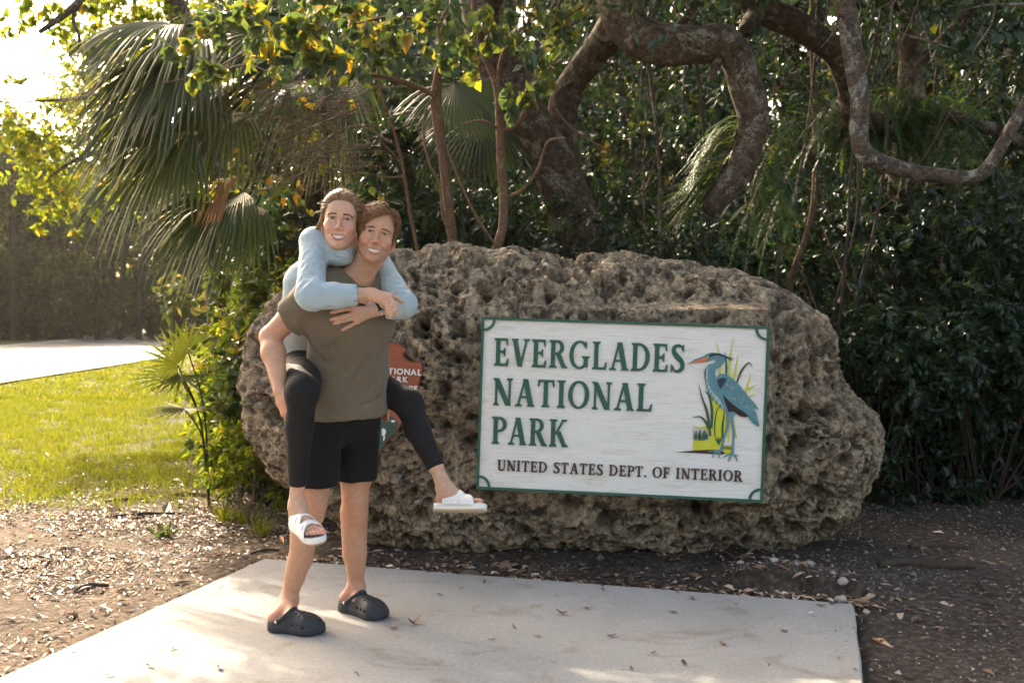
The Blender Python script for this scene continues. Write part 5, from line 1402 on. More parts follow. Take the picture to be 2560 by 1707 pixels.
# ------------------------------------------------------------------ small plants, roots, sticks, stones, single leaves
wd = tree_root('weed', gpt(372, 6.30), 'small green weed growing alone in the leaf litter', 'plant')
r = np.random.RandomState(15)
n = 34; a = r.uniform(0, 6.28, n); el = r.uniform(.25, 1.2, n)
ax = np.c_[np.cos(a) * np.cos(el), np.sin(a) * np.cos(el), np.sin(el)]
V, F, T = leaves_vf(np.c_[r.randn(n, 2) * .035, np.abs(r.randn(n)) * .02], unit(np.c_[r.randn(n, 2) * .4, np.ones(n)]), ax, r.uniform(.05, .085, n), r.uniform(.025, .04, n), .15, True, np.clip(r.normal(.45, .2, n), 0, 1))
leaf_obj('foliage', V, F, T, m_lf_shrub, wd)
# tussocks of grass and ferns along the boulder's left foot
for i, (xd, Y, lab) in enumerate(((600, 6.35, 'spiky green grass tuft at the left foot of the boulder'), (560, 6.7, 'taller grass tuft between the bushes and the boulder'), (515, 6.75, 'grass tuft beside the palmetto'))):
    g = tree_root('grass_tuft', gpt(xd, Y), lab, 'grass tuft'); n = 60
    a = r.uniform(0, 6.28, n); ln = r.uniform(.10, .26, n); b = MB()
    for k in range(n):
        d = np.array([math.cos(a[k]), math.sin(a[k]), 0]); p0 = d * r.uniform(0, .09); s = np.linspace(0, 1, 5)[:, None]
        p = p0 + d * ln[k] * .55 * s ** 1.5 + np.array([0, 0, 1]) * ln[k] * (s - .35 * s ** 2); w = .004 * (1 - s ** 2) + .0003; sd = np.array([-d[1], d[0], 0])
        Vv = np.concatenate([p - sd * w, p + sd * w]); q = np.arange(4); b.add(Vv, np.stack([q, q + 1, q + 6, q + 5], 1), float(np.clip(r.normal(.5, .2), 0, 1)))
    b.build('blades', m_grass, g, False)
def stick(pts, rad, label, mat, name='fallen_stick', cat='stick'):
    b = MB(); q = spline([Vector((p.x, p.y, float(ground_z([p.x], [p.y])[0]) + rad * .7 + dz)) for p, dz in pts], 16)
    V, F = tube_vf(q, rad * np.interp(np.linspace(0, 1, 16), [0, .5, 1], [.6, 1, .45]), 8, True, .12, 3); o_ = np.array(q[0])
    b.add(V - o_, F); o = b.build(name, mat, None); o.location = o_; return tag(o, label, cat)
for (x0, y0), (x1, y1), rd, lab in (((165, 1345), (250, 1335), .014, 'dark stick in the litter near the left edge'), ((395, 1132), (455, 1130), .015, 'dark broken branch on the lawn edge, the farther one'), ((235, 1180), (425, 1172), .012, 'long grey stick lying along the edge of the lawn'), ((575, 1265), (640, 1258), .010, 'stick beside the left foot of the boulder'), ((240, 1146), (330, 1141), .012, 'dark stick lying in the grass')):
    stick([(G(x0 * K, y0 * K), 0), (G((x0 + x1) / 2 * K, ((y0 + y1) / 2 - 2) * K), .006), (G(x1 * K, y1 * K), 0)], rd, lab, m_dtwig)
for pts, rd, lab in ((((2020, 1292), (2080, 1285), (2160, 1290), (2240, 1292)), .035, 'thick dark root crossing the shaded soil at the right'), (((2090, 1248), (2160, 1243), (2230, 1250)), .028, 'exposed root nearest the dark shrubs'), (((1990, 1310), (1975, 1360), (1962, 1385)), .022, 'root curling down beside the corner of the pad'), (((2250, 1330), (2275, 1350), (2330, 1352)), .018, 'thin root at the right edge of the picture')):
    stick([(G(x * K, y * K), -.01) for x, y in pts], rd, lab, m_dtwig, 'tree_root', 'root')
def stone(p, s, label, mat, seed):
    r = np.random.RandomState(seed); th = np.linspace(0, math.pi, 9); ph = np.arange(14) * 2 * math.pi / 14
    T, Pp = np.meshgrid(th, ph, indexing='ij'); V = np.stack([np.sin(T) * np.cos(Pp), np.sin(T) * np.sin(Pp), np.cos(T) * .7], 2).reshape(-1, 3)
    V = V * (1 + .35 * fbm(V * 1.3 + seed, 3, seed))[:, None] * s
    i, j = np.meshgrid(np.arange(8), np.arange(14), indexing='ij'); i = i.ravel(); j = j.ravel(); j2 = (j + 1) % 14
    b = MB(); b.add(V, np.stack([i * 14 + j, (i + 1) * 14 + j, (i + 1) * 14 + j2, i * 14 + j2], 1)); o = b.build('stone', mat, None, False)
    o.location = (p.x, p.y, float(ground_z([p.x], [p.y])[0]) + s * .3); return tag(o, label, 'stone', 'loose stones beside the pad')
m_stone = simple_mat('pale_limestone', (0.34, 0.30, 0.26), 0.9, 0.2, 14, 0.3, (40, .6, .006))
m_stone2 = simple_mat('brown_stone', (0.17, 0.105, 0.07), 0.9, 0.2, 14, 0.3, (40, .6, .006))
for i, (x, y, s, lab, mt) in enumerate(((1935, 1357, .026, 'pale limestone lump by the far right corner of the pad', m_stone), (1932, 1374, .028, 'pale stone touching the corner of the pad', m_stone), (1160, 1296, .036, 'brown stone under the overhanging front of the boulder', m_stone2), (1778, 1330, .022, 'grey stone on the soil mound below the boulder', m_stone), (1700, 1318, .018, 'small stone in the litter below the sign corner', m_stone), (1990, 1398, .016, 'small stone beside the right edge of the pad', m_stone), (165, 1398, .026, 'dark stone in the litter left of the pad', m_stone2), (430, 1478, .02, 'stone beside the left edge of the pad', m_stone2))):
    stone(G(x * K, y * K), s, lab, mt, 30 + i)
# single leaves on the concrete
single = [(950, 957, .055, .25, 'curled brown leaf standing up on the pad near the front clog', 0), (1290, 1412, .045, .35, 'curled brown leaf in the middle of the shaded concrete', 0), (1572, 1525, .04, -1, 'green leaf lying on the shaded concrete', 1), (1110, 1336, .034, -1, 'olive green leaf on the far part of the concrete', 1)]
def one_leaf(x, y, L, tint, label, green=False, group=None, curl=.25, seed=0):
    r = random.Random(seed); p = G(x * K, y * K); a = r.uniform(0, 6.28); n = 7; Vv = []
    w = L * r.uniform(.3, .45)
    for i, t in enumerate(np.linspace(0, 1, n)):
        wd_ = w * .5 * math.sin(math.pi * (.06 + .92 * t)) ** .8; z = .004 + L * curl * (t - .5) ** 2 * 2
        for q in (-1, 0, 1): Vv.append(((t - .5) * L, q * wd_, z + abs(q) * wd_ * r.uniform(.2, .8) * (.5 + curl)))
    Vv = np.array(Vv); k = np.array([(i * 3 + q, (i + 1) * 3 + q, (i + 1) * 3 + q + 1, i * 3 + q + 1) for i in range(n - 1) for q in (0, 1)])
    b = MB(); b.add(Vv, k, max(tint, 0)); o = b.build('fallen_leaf', m_lf_shrub if green else m_litter, None); o.location = p; o.rotation_euler = (0, 0, a)
    return tag(o, label, 'leaf', group)
one_leaf(952, 1042 * 0 + 1433 * 1.0, .075, .30, 'curled brown leaf casting a shadow in front of the far clog', False, None, .8, 1)
one_leaf(1291, 1411, .06, .33, 'curled orange brown leaf in the middle of the shaded concrete', False, None, .7, 2)
one_leaf(1570, 1524, .05, .4, 'dark green leaf lying on the shaded concrete', True, None, .3, 3)
one_leaf(1112, 1337, .045, .8, 'olive leaf on the sunlit patch edge right of the far clog', True, None, .2, 4)
rl2 = random.Random(21)
for i, (x, y) in enumerate([(555, 1363), (668, 1390), (735, 1472), (905, 1445), (1010, 1367), (1060, 1352), (1348, 1398), (1405, 1462), (1500, 1500), (1590, 1375), (1660, 1480), (1690, 1388), (1745, 1372), (1885, 1392), (1925, 1512), (1270, 1520), (1235, 1462), (1130, 1470), (1450, 1536), (400, 1490), (345, 1532), (505, 1536), (255, 1552), (1180, 1440), (820, 1548), (1545, 1407), (1800, 1450), (1385, 1355), (1330, 1340)]):
    one_leaf(x, y, rl2.uniform(.025, .05), rl2.uniform(.1, .5), 'small dry brown leaf fragment lying on the concrete pad', False, 'leaf fragments on the concrete pad', .3, 50 + i)
# ------------------------------------------------------------------ implicit surfaces for bodies and clothes
def v3(p): return np.array([float(p[0]), float(p[1]), float(p[2])])
def cone(a, b, ra, rb):
    a, b = v3(a), v3(b); ab = b - a; bb = float(ab @ ab) + 1e-12; r = max(ra, rb)
    def f(X, Y, Z):
        px, py, pz = X - a[0], Y - a[1], Z - a[2]
        t = np.clip((px * ab[0] + py * ab[1] + pz * ab[2]) / bb, 0, 1)
        return np.sqrt((px - t * ab[0]) ** 2 + (py - t * ab[1]) ** 2 + (pz - t * ab[2]) ** 2) - (ra + t * (rb - ra))
    return f, np.minimum(a, b) - r, np.maximum(a, b) + r
def econe(a, b, ra, rb, xdir):
    a, b = v3(a), v3(b); ab = b - a; L = np.linalg.norm(ab); w = ab / L
    u = v3(xdir); u = u - w * (u @ w); u /= np.linalg.norm(u); v = np.cross(w, u); r = max(*ra, *rb)
    def f(X, Y, Z):
        px, py, pz = X - a[0], Y - a[1], Z - a[2]
        q = px * w[0] + py * w[1] + pz * w[2]
        t = np.clip(q / L, 0, 1); qw = q - t * L
        qu = px * u[0] + py * u[1] + pz * u[2]; qv = px * v[0] + py * v[1] + pz * v[2]
        rx = ra[0] + t * (rb[0] - ra[0]); ry = ra[1] + t * (rb[1] - ra[1]); rm = np.minimum(rx, ry)
        return (np.sqrt((qu / rx) ** 2 + (qv / ry) ** 2 + (qw / rm) ** 2) - 1) * rm
    return f, np.minimum(a, b) - r, np.maximum(a, b) + r
def ell(c, r, R=None):
    c = v3(c); r = np.broadcast_to(np.asarray(r, float), (3,)); R = np.eye(3) if R is None else np.asarray(R)
    ext = np.sqrt((R ** 2) @ (r ** 2))
    def f(X, Y, Z):
        px, py, pz = X - c[0], Y - c[1], Z - c[2]
        k0 = 0; k1 = 0
        for i in range(3):
            q = px * R[0, i] + py * R[1, i] + pz * R[2, i]
            k0 = k0 + (q / r[i]) ** 2; k1 = k1 + (q / r[i] ** 2) ** 2
        k0 = np.sqrt(k0); k1 = np.sqrt(k1) + 1e-9
        return k0 * (k0 - 1) / k1
    return f, c - ext, c + ext
def chain(pts, rads):
    return [cone(pts[i], pts[i + 1], rads[i], rads[i + 1]) for i in range(len(pts) - 1)]
def smin(a, b, k):
    if k <= 0: return np.minimum(a, b)
    h = np.maximum(k - np.abs(a - b), 0) / k
    return np.minimum(a, b) - h * h * k * 0.25

class Sdf:
    def __init__(s): s.ops = []
    def u(s, prim, k=0.0):
        for p in (prim if isinstance(prim, list) else [prim]): s.ops.append(('u', p, k))
        return s
    def s(s, prim, k=0.0):
        for p in (prim if isinstance(prim, list) else [prim]): s.ops.append(('s', p, k))
        return s
    def i(s, fn, k=0.0):
        s.ops.append(('i', (fn, None, None), k)); return s
    def eval(s, Q):
        X, Y, Z = Q[:, 0], Q[:, 1], Q[:, 2]; d = np.full(len(Q), 10.0)
        for op, (f, lo, hi), k in s.ops:
            e = f(X, Y, Z)
            d = smin(d, e, k) if op == 'u' else (-smin(-d, e, k) if op == 's' else -smin(-d, -e, k))
        return d
    def bbox(s):
        lo = np.min([p[1] for o, p, k in s.ops if o == 'u'], 0); hi = np.max([p[2] for o, p, k in s.ops if o == 'u'], 0)
        return lo, hi
    def mesh(s, h, lo=None, hi=None, smooth=1):
        l0, h0 = s.bbox()
        lo = l0 - 0.03 if lo is None else np.maximum(np.asarray(lo, float), l0 - 0.03)
        hi = h0 + 0.03 if hi is None else np.minimum(np.asarray(hi, float), h0 + 0.03)
        n = np.ceil((hi - lo) / h).astype(int) + 1
        ax = [lo[i] + h * np.arange(n[i]) for i in range(3)]
        d = np.full(n, 0.2, np.float32)
        for op, (f, a, b), k in s.ops:
            if a is None: i0 = np.zeros(3, int); i1 = n
            else:
                pad = max(k, 0.0) + 4 * h
                i0 = np.clip(np.floor((a - pad - lo) / h).astype(int), 0, n); i1 = np.clip(np.ceil((b + pad - lo) / h).astype(int) + 1, 0, n)
            if np.any(i1 <= i0): continue
            sl = tuple(slice(i0[q], i1[q]) for q in range(3))
            X = ax[0][sl[0]][:, None, None].astype(np.float32); Y = ax[1][sl[1]][None, :, None].astype(np.float32); Z = ax[2][sl[2]][None, None, :].astype(np.float32)
            e = f(X, Y, Z); c = d[sl]
            d[sl] = smin(c, e, k) if op == 'u' else (-smin(-c, e, k) if op == 's' else -smin(-c, -e, k))
        return surf_nets(d, lo, h, smooth)

_CO = [(0, 0, 0), (1, 0, 0), (0, 1, 0), (1, 1, 0), (0, 0, 1), (1, 0, 1), (0, 1, 1), (1, 1, 1)]
_ED = [(0, 1), (2, 3), (4, 5), (6, 7), (0, 2), (1, 3), (4, 6), (5, 7), (0, 4), (1, 5), (2, 6), (3, 7)]
def surf_nets(d, lo, h, smooth=1):
    s = d < 0
    n = np.array(d.shape)
    cnt = np.zeros(n - 1, np.int8)
    for c in _CO: cnt += s[c[0]:n[0] - 1 + c[0], c[1]:n[1] - 1 + c[1], c[2]:n[2] - 1 + c[2]]
    act = (cnt > 0) & (cnt < 8)
    ijk = np.argwhere(act); m = len(ijk)
    idx = np.full(n - 1, -1, np.int64); idx[act] = np.arange(m)
    cv = np.stack([d[ijk[:, 0] + c[0], ijk[:, 1] + c[1], ijk[:, 2] + c[2]] for c in _CO], 1)
    acc = np.zeros((m, 3)); w = np.zeros(m); co = np.array(_CO, float)
    for a, b in _ED:
        da, db = cv[:, a], cv[:, b]; x = (da < 0) != (db < 0)
        t = np.where(x, da / np.where(x, da - db, 1), 0)
        p = co[a] + t[:, None] * (co[b] - co[a])
        acc += p * x[:, None]; w += x
    V = lo + (ijk + acc / w[:, None]) * h
    Fs = []
    for axn, (o1, o2) in enumerate((((0, 1, 0), (0, 0, 1)), ((0, 0, 1), (1, 0, 0)), ((1, 0, 0), (0, 1, 0)))):
        e = np.zeros(3, int); e[axn] = 1
        A = s[:n[0] - e[0], :n[1] - e[1], :n[2] - e[2]]; B = s[e[0]:, e[1]:, e[2]:]
        x = np.argwhere(A != B)
        o1 = np.array(o1); o2 = np.array(o2)
        lim = n - 1
        ok = np.all(x - o1 - o2 >= 0, 1) & np.all(x < lim, 1)
        x = x[ok]
        q = np.stack([idx[tuple((x - o1 - o2).T)], idx[tuple((x - o2).T)], idx[tuple(x.T)], idx[tuple((x - o1).T)]], 1)
        fl = s[tuple(x.T)]
        q = np.where(fl[:, None], q, q[:, ::-1])
        Fs.append(q[np.all(q >= 0, 1)])
    F = np.concatenate(Fs)
    for _ in range(smooth):
        e = np.concatenate([F[:, [0, 1]], F[:, [1, 2]], F[:, [2, 3]], F[:, [3, 0]]])
        a = np.concatenate([e[:, 0], e[:, 1]]); b = np.concatenate([e[:, 1], e[:, 0]])
        c = np.bincount(a, minlength=len(V)) + 1e-9
        M = np.stack([np.bincount(a, V[b, i], len(V)) for i in range(3)], 1) / c[:, None]
        V = np.where((c > 0.5)[:, None], V * 0.5 + M * 0.5, V)
    return V, F
def vnormals(V, F):
    a = V[F[:, 2]] - V[F[:, 0]]; b = V[F[:, 3]] - V[F[:, 1]]
    fn = np.cross(a, b); N = np.zeros_like(V)
    for q in range(4):
        for i in range(3): N[:, i] += np.bincount(F[:, q], fn[:, i], len(V))
    return N / (np.linalg.norm(N, axis=1)[:, None] + 1e-12)
def join_vf(parts):
    Vs, Fs, n = [], [], 0
    for V, F in parts:
        Vs.append(V); Fs.append(F + n); n += len(V)
    return np.concatenate(Vs), np.concatenate(Fs)
def hit(sdf, px, py, y0=3.6, y1=5.2, n=400):
    """depth at which the line of sight through a pixel first meets a surface"""
    Yv = np.linspace(y0, y1, n); Q = np.array([tuple(P(px, py, y)) for y in Yv])
    d = sdf.eval(Q); k = np.argmax(d < 0)
    return float(Yv[k]) if d[k] < 0 else None
def hits(sdfs, px, py, default):
    r = [h for h in (hit(s, px, py) for s in sdfs) if h is not None]
    return min(r) if r else default
# ------------------------------------------------------------------ materials for the couple
def skin_mat(name, base, red):
    m, t, out = mat_new(name)
    n = noise_n(t, 48, 6, 0.7, coord(t))
    c = ramp(t, n, [(0.28, tuple(v * 0.80 for v in base)), (0.72, tuple(min(1, v * 1.10) for v in base))])
    bl = ramp(t, noise_n(t, 18, 4, 0.6, coord(t)), [(0.45, (0, 0, 0)), (0.75, (.5, .5, .5))])
    c = mixc(t, bl, c, red)
    fk = ramp(t, noise_n(t, 330, 2, 0.5, coord(t)), [(0.62, (1, 1, 1)), (0.72, (0.78, 0.66, 0.58))])
    c = mixc(t, 1.0, c, fk, 'MULTIPLY')
    c = mixc(t, attr(t, 'dark'), c, tuple(v * 0.45 for v in base))
    c = mixc(t, attr(t, 'blush'), c, red)
    c = mixc(t, attr(t, 'lip'), c, (0.42, 0.135, 0.115))
    b = princ(t, out, c, 0.46, 0.42, bump(t, noise_n(t, 420, 3, 0.6, coord(t)), 0.10, 0.002))
    b.inputs['Subsurface Weight'].default_value = 0.18
    b.inputs['Subsurface Radius'].default_value = (0.010, 0.0035, 0.0018)
    b.inputs['Subsurface Scale'].default_value = 0.6
    return m
m_skin_m = skin_mat('tanned_skin', (0.51, 0.290, 0.178), (0.53, 0.210, 0.138))
m_skin_w = skin_mat('light_skin', (0.56, 0.340, 0.228), (0.57, 0.240, 0.170))
def cloth_mat(name, base, amp, scale, weave=900, rough=0.9, sheen=0.2, bs=0.25, melange=0.0):
    m, t, out = mat_new(name)
    oc = coord(t)
    c = ramp(t, noise_n(t, scale, 5, 0.6, oc), [(0.3, tuple(v * (1 - amp) for v in base)), (0.7, tuple(v * (1 + amp) for v in base))])
    if melange:
        c2 = ramp(t, noise_n(t, 260, 3, 0.7, coord(t, (1, 1, 3.5))), [(0.3, (1 - melange,) * 3), (0.7, (1 + melange,) * 3)])
        c = mixc(t, 1.0, c, c2, 'MULTIPLY')
    w = noise_n(t, weave, 2, 0.5, oc); f = noise_n(t, 14, 4, 0.55, oc, 0.8)
    b = princ(t, out, c, rough, 0.2, bump(t, w, bs, 0.002, bump(t, f, 0.45, 0.012)))
    b.inputs['Sheen Weight'].default_value = sheen
    b.inputs['Sheen Roughness'].default_value = 0.5
    return m
m_tee = cloth_mat('olive_brown_jersey', (0.138, 0.108, 0.074), 0.08, 6, 700, 0.95, 0.15, 0.2, 0.13)
m_shorts = cloth_mat('black_shorts_cloth', (0.0095, 0.0090, 0.0092), 0.1, 6, 800, 0.9, 0.02, 0.2)
m_legging = cloth_mat('black_stretch_cloth', (0.0105, 0.0098, 0.0105), 0.08, 6, 1200, 0.7, 0.02, 0.1)
m_denim = cloth_mat('pale_blue_chambray', (0.345, 0.425, 0.460), 0.07, 7, 900, 0.9, 0.2, 0.3, 0.10)
m_collar = cloth_mat('olive_brown_rib', (0.112, 0.088, 0.060), 0.08, 6, 700, 0.95, 0.1, 0.2)
m_clog = simple_mat('charcoal_foam_rubber', (0.026, 0.029, 0.034), 0.5, 0.35, 30, 0.15, (160, 0.15, 0.002))
m_sandal = simple_mat('white_foam_rubber', (0.76, 0.74, 0.71), 0.5, 0.35, 25, 0.04, (200, 0.1, 0.002))
m_tread = simple_mat('tan_tread', (0.50, 0.40, 0.27), 0.75, 0.25, 90, 0.25, (120, 0.5, 0.004))
m_hair_m = None
def hair_mat(name, dark, light):
    m, t, out = mat_new(name)
    c = ramp(t, attr(t, 'tint'), [(0.0, dark), (1.0, light)])
    b = princ(t, out, c, 0.48, 0.28)
    b.inputs['Anisotropic'].default_value = 0.5
    return m
m_hair_m = hair_mat('brown_hair', (0.040, 0.019, 0.009), (0.34, 0.165, 0.065))
m_hair_w = hair_mat('light_brown_hair', (0.050, 0.027, 0.014), (0.42, 0.255, 0.120))
m_eyew = simple_mat('eye_white', (0.66, 0.62, 0.58), 0.2, 0.5)
m_iris = simple_mat('iris', (0.085, 0.115, 0.125), 0.15, 0.5)
m_pupil = simple_mat('pupil', (0.006, 0.006, 0.006), 0.1, 0.5)
m_teeth = simple_mat('tooth_enamel', (0.88, 0.84, 0.75), 0.25, 0.5)
m_mouth = simple_mat('mouth_inside', (0.10, 0.025, 0.022), 0.5, 0.3)
m_silver = simple_mat('silver', (0.62, 0.60, 0.57), 0.25, 0.5, Metallic=1.0)
m_gold = simple_mat('pale_gold', (0.60, 0.47, 0.30), 0.28, 0.5, Metallic=0.9)
m_watchg = simple_mat('black_watch_glass', (0.006, 0.006, 0.007), 0.08, 0.5)
m_band = simple_mat('white_watch_band', (0.68, 0.66, 0.62), 0.45, 0.4)

def rot(rx=0, ry=0, rz=0):
    """degrees; roll about the line of sight (ry), nod (rx), turn (rz)"""
    return np.array((Matrix.Rotation(math.radians(rz), 3, 'Z') @ Matrix.Rotation(math.radians(ry), 3, 'Y') @ Matrix.Rotation(math.radians(rx), 3, 'X')))

class Head:
    """local frame: origin midway between the eyes, x to the viewer's right, y into the head, z up"""
    def __init__(s, O, M, sc=1.0): s.O = v3(O); s.M = M; s.sc = sc
    def w(s, p): return s.O + s.M @ (np.asarray(p, float) * s.sc)
    def local(s, Q): return ((Q - s.O) @ s.M) / s.sc
    def E(s, c, r, R=None):
        return ell(s.w(c), np.broadcast_to(np.asarray(r, float), (3,)) * s.sc, s.M if R is None else s.M @ R)
    def C(s, a, b, ra, rb): return cone(s.w(a), s.w(b), ra * s.sc, rb * s.sc)

MOUTH = {}
def head_sdf(H, female):
    S = Sdf()
    E, C = H.E, H.C
    jw = 0.90 if female else 1.0
    S.u(E((0, .096, .036), (.073, .092, .083)))
    S.u(E((0, .050, .036), (.062, .052, .056)), .03)
    S.u(E((0, .052, -.030), (.061 * (1.02 if female else 1), .050, .068)), .03)
    for q in (-1, 1):
        S.u(E((q * .041, .029, -.030), (.024, .024, .019)), .022)      # cheek bone
        S.u(E((q * .033, .012, -.046), (.0185, .0165, .0165)), .016)    # cheek lifted by the smile
        S.u(E((q * .046 * jw, .074, -.054), (.016, .026, .024)), .03)  # jaw angle
        S.u(C((q * .045 * jw, .070, -.064), (q * .012, .019, -.107), .0150, .0140), .024)
    S.u(E((0, .042, -.078), (.038 * jw, .038, .032)), .03)
    S.u(E((0, .0105, -.1085), (.0185 * jw + .001, .0165, .0145)), .018)      # chin
    S.u(E((0, .010, -.073), (.027, .017, .024)), .018)              # muzzle
    # brows
    for q in (-1, 1):
        S.u(C((q * .010, .0005, .0145), (q * .045, .013, .0150), .0090 if not female else .0070, .006), .013)
        S.s(E((q * .032, -.004, -.001), (.0185, .0135, .0115)), .010)     # socket
    # eyes: lids over the ball, cut by a narrow slit
    for q in (-1, 1):
        S.u(E((q * .0318, .0125, -.0005), (.0162, .0140, .0122)), .005)
        lid = rot(0, q * 5, 0)
        S.s(E((q * .0318, -.004, -.0012), (.0150 if female else .0142, .0165, .0050 if female else .0040), lid), .0012)
        S.u(C((q * .019, .0012, -.0115), (q * .046, .010, -.0095), .0034, .0026), .006)   # lower lid fold
        S.u(C((q * .018, -.0006, .0066), (q * .047, .0085, .0060), .0034, .0030), .004)     # upper lid fold
    # nose
    nw = .80 if female else .95
    S.u(C((0, .003, .006), (0, -.0165, -.034), .0078 * nw, .0085 * nw), .012)
    S.u(E((0, -.0225, -.0395), (.0118 * nw, .0110, .0100)), .008)
    for q in (-1, 1):
        S.u(E((q * .0135 * nw, -.0080, -.0435), (.0082, .0100, .0076)), .006)
        S.s(E((q * .0068, -.0150, -.0500), (.0034, .0050, .0036)), .003)
    # smile: lips, opening, folds
    mw = .0300 if female else .0320
    mz = -.0680
    def mp(t, dz=0.0, dy=0.0):     # t -1..1 along the mouth
        return np.array([t * mw, -.0078 + .0125 * t * t + dy, mz - .0100 * (1 - t * t) + dz])
    ko = .0058 if female else .0050
    ts = np.linspace(-1, 1, 9)
    for a, b in zip(ts[:-1], ts[1:]):
        wa, wb = (1 - a * a) ** .5, (1 - b * b) ** .5
        S.u(C(mp(a, .0068 * wa, -.0002), mp(b, .0068 * wb, -.0002), .0018 + .0016 * wa, .0018 + .0016 * wb), .004)
        S.u(C(mp(a, -.0108 * wa, .0002), mp(b, -.0108 * wb, .0002), .0018 + .0030 * wa, .0018 + .0030 * wb), .004)
    for a, b in zip(ts[:-1], ts[1:]):
        wa, wb = (1 - a * a) ** .5, (1 - b * b) ** .5
        S.s(C(mp(a, -.0010, -.0045), mp(b, -.0010, -.0045), .0010 + ko * wa, .0010 + ko * wb), .0012)
        S.s(C(mp(a, -.0010, .003), mp(b, -.0010, .003), .0010 + ko * wa, .0010 + ko * wb), .001)
    for q in ((-1, 1) if not female else ()):
        S.s(C((q * .0190, -.0080, -.047), (q * .0375, .0085, -.064), .0003, .0006), .007)
        S.s(C((q * .0375, .0085, -.064), (q * .0375, .0130, -.080), .0006, .0003), .006)
    S.s(C((-.010, -.0065, -.0925), (.010, -.0065, -.0925), .002, .002), .010)
    # ears
    for q in (-1, 1):
        Re = rot(-8, 0, q * 24)
        S.u(E((q * .0765, .094, -.018), (.0075, .0185, .0310), Re), .008)
        S.u(E((q * .0745, .084, -.044), (.0060, .0090, .0100), Re), .006)
        S.s(E((q * .0830, .088, -.014), (.0055, .0105, .0200), Re), .004)
    MOUTH[id(H)] = mp
    return S

def head_attrs(H, V, female):
    L = H.local(V); mp = MOUTH[id(H)]
    mw = .0300 if female else .0320
    t = np.clip(L[:, 0] / mw, -1, 1); wgt = np.sqrt(np.clip(1 - t * t, 0, 1))
    mid = -.0680 - .0100 * (1 - t * t)
    dz = L[:, 2] - mid
    near = (np.abs(L[:, 0]) < mw * 1.0) & (L[:, 1] < .020) & (np.abs(L[:, 2] + .07) < .05)
    up = sstep(.0116, .0092, dz / np.maximum(wgt, .25)) * (dz > -.002); lo = sstep(-.0180, -.0148, dz / np.maximum(wgt, .25)) * (dz <= -.002)
    lip = np.where(near, np.maximum(up, lo) * np.minimum(1, wgt * 2.5), 0) * (0.75 if female else 0.42)
    bl = np.zeros(len(V))
    for q in (-1, 1):
        c = np.array([q * .036, .008, -.042])
        bl = np.maximum(bl, np.exp(-np.sum(((L - c) / np.array([.022, .03, .020])) ** 2, 1)) * .55)
        e = np.array([q * .08, .09, -.02])
        bl = np.maximum(bl, np.exp(-np.sum(((L - e) / np.array([.016, .03, .035])) ** 2, 1)) * .8)
        k = np.array([q * .031, .005, .0])
        bl = np.maximum(bl, np.exp(-np.sum(((L - k) / np.array([.018, .02, .010])) ** 2, 1)) * .35)
    n = np.array([0, -.02, -.040])
    bl = np.maximum(bl, np.exp(-np.sum(((L - n) / np.array([.014, .02, .014])) ** 2, 1)) * .65)
        # skin colour is darker around the eyes; the man's jaw has a little stubble
    dk = np.zeros(len(V))
    for q in (-1, 1):
        c = np.array([q * .0318, -.002, -.0008])
        dk = np.maximum(dk, .55 * np.exp(-np.sum(((L - c) / np.array([.0155, .014, .0062])) ** 2, 1)))
    if not female:
        jaw = sstep(-.045, -.062, L[:, 2]) * sstep(.085, .055, L[:, 1]) * sstep(-.135, -.120, L[:, 2])
        dk = np.maximum(dk, .16 * jaw * (1 - lip))
    return np.clip(lip * 1.15, 0, 1), np.clip(bl * 1.25, 0, 1), dk

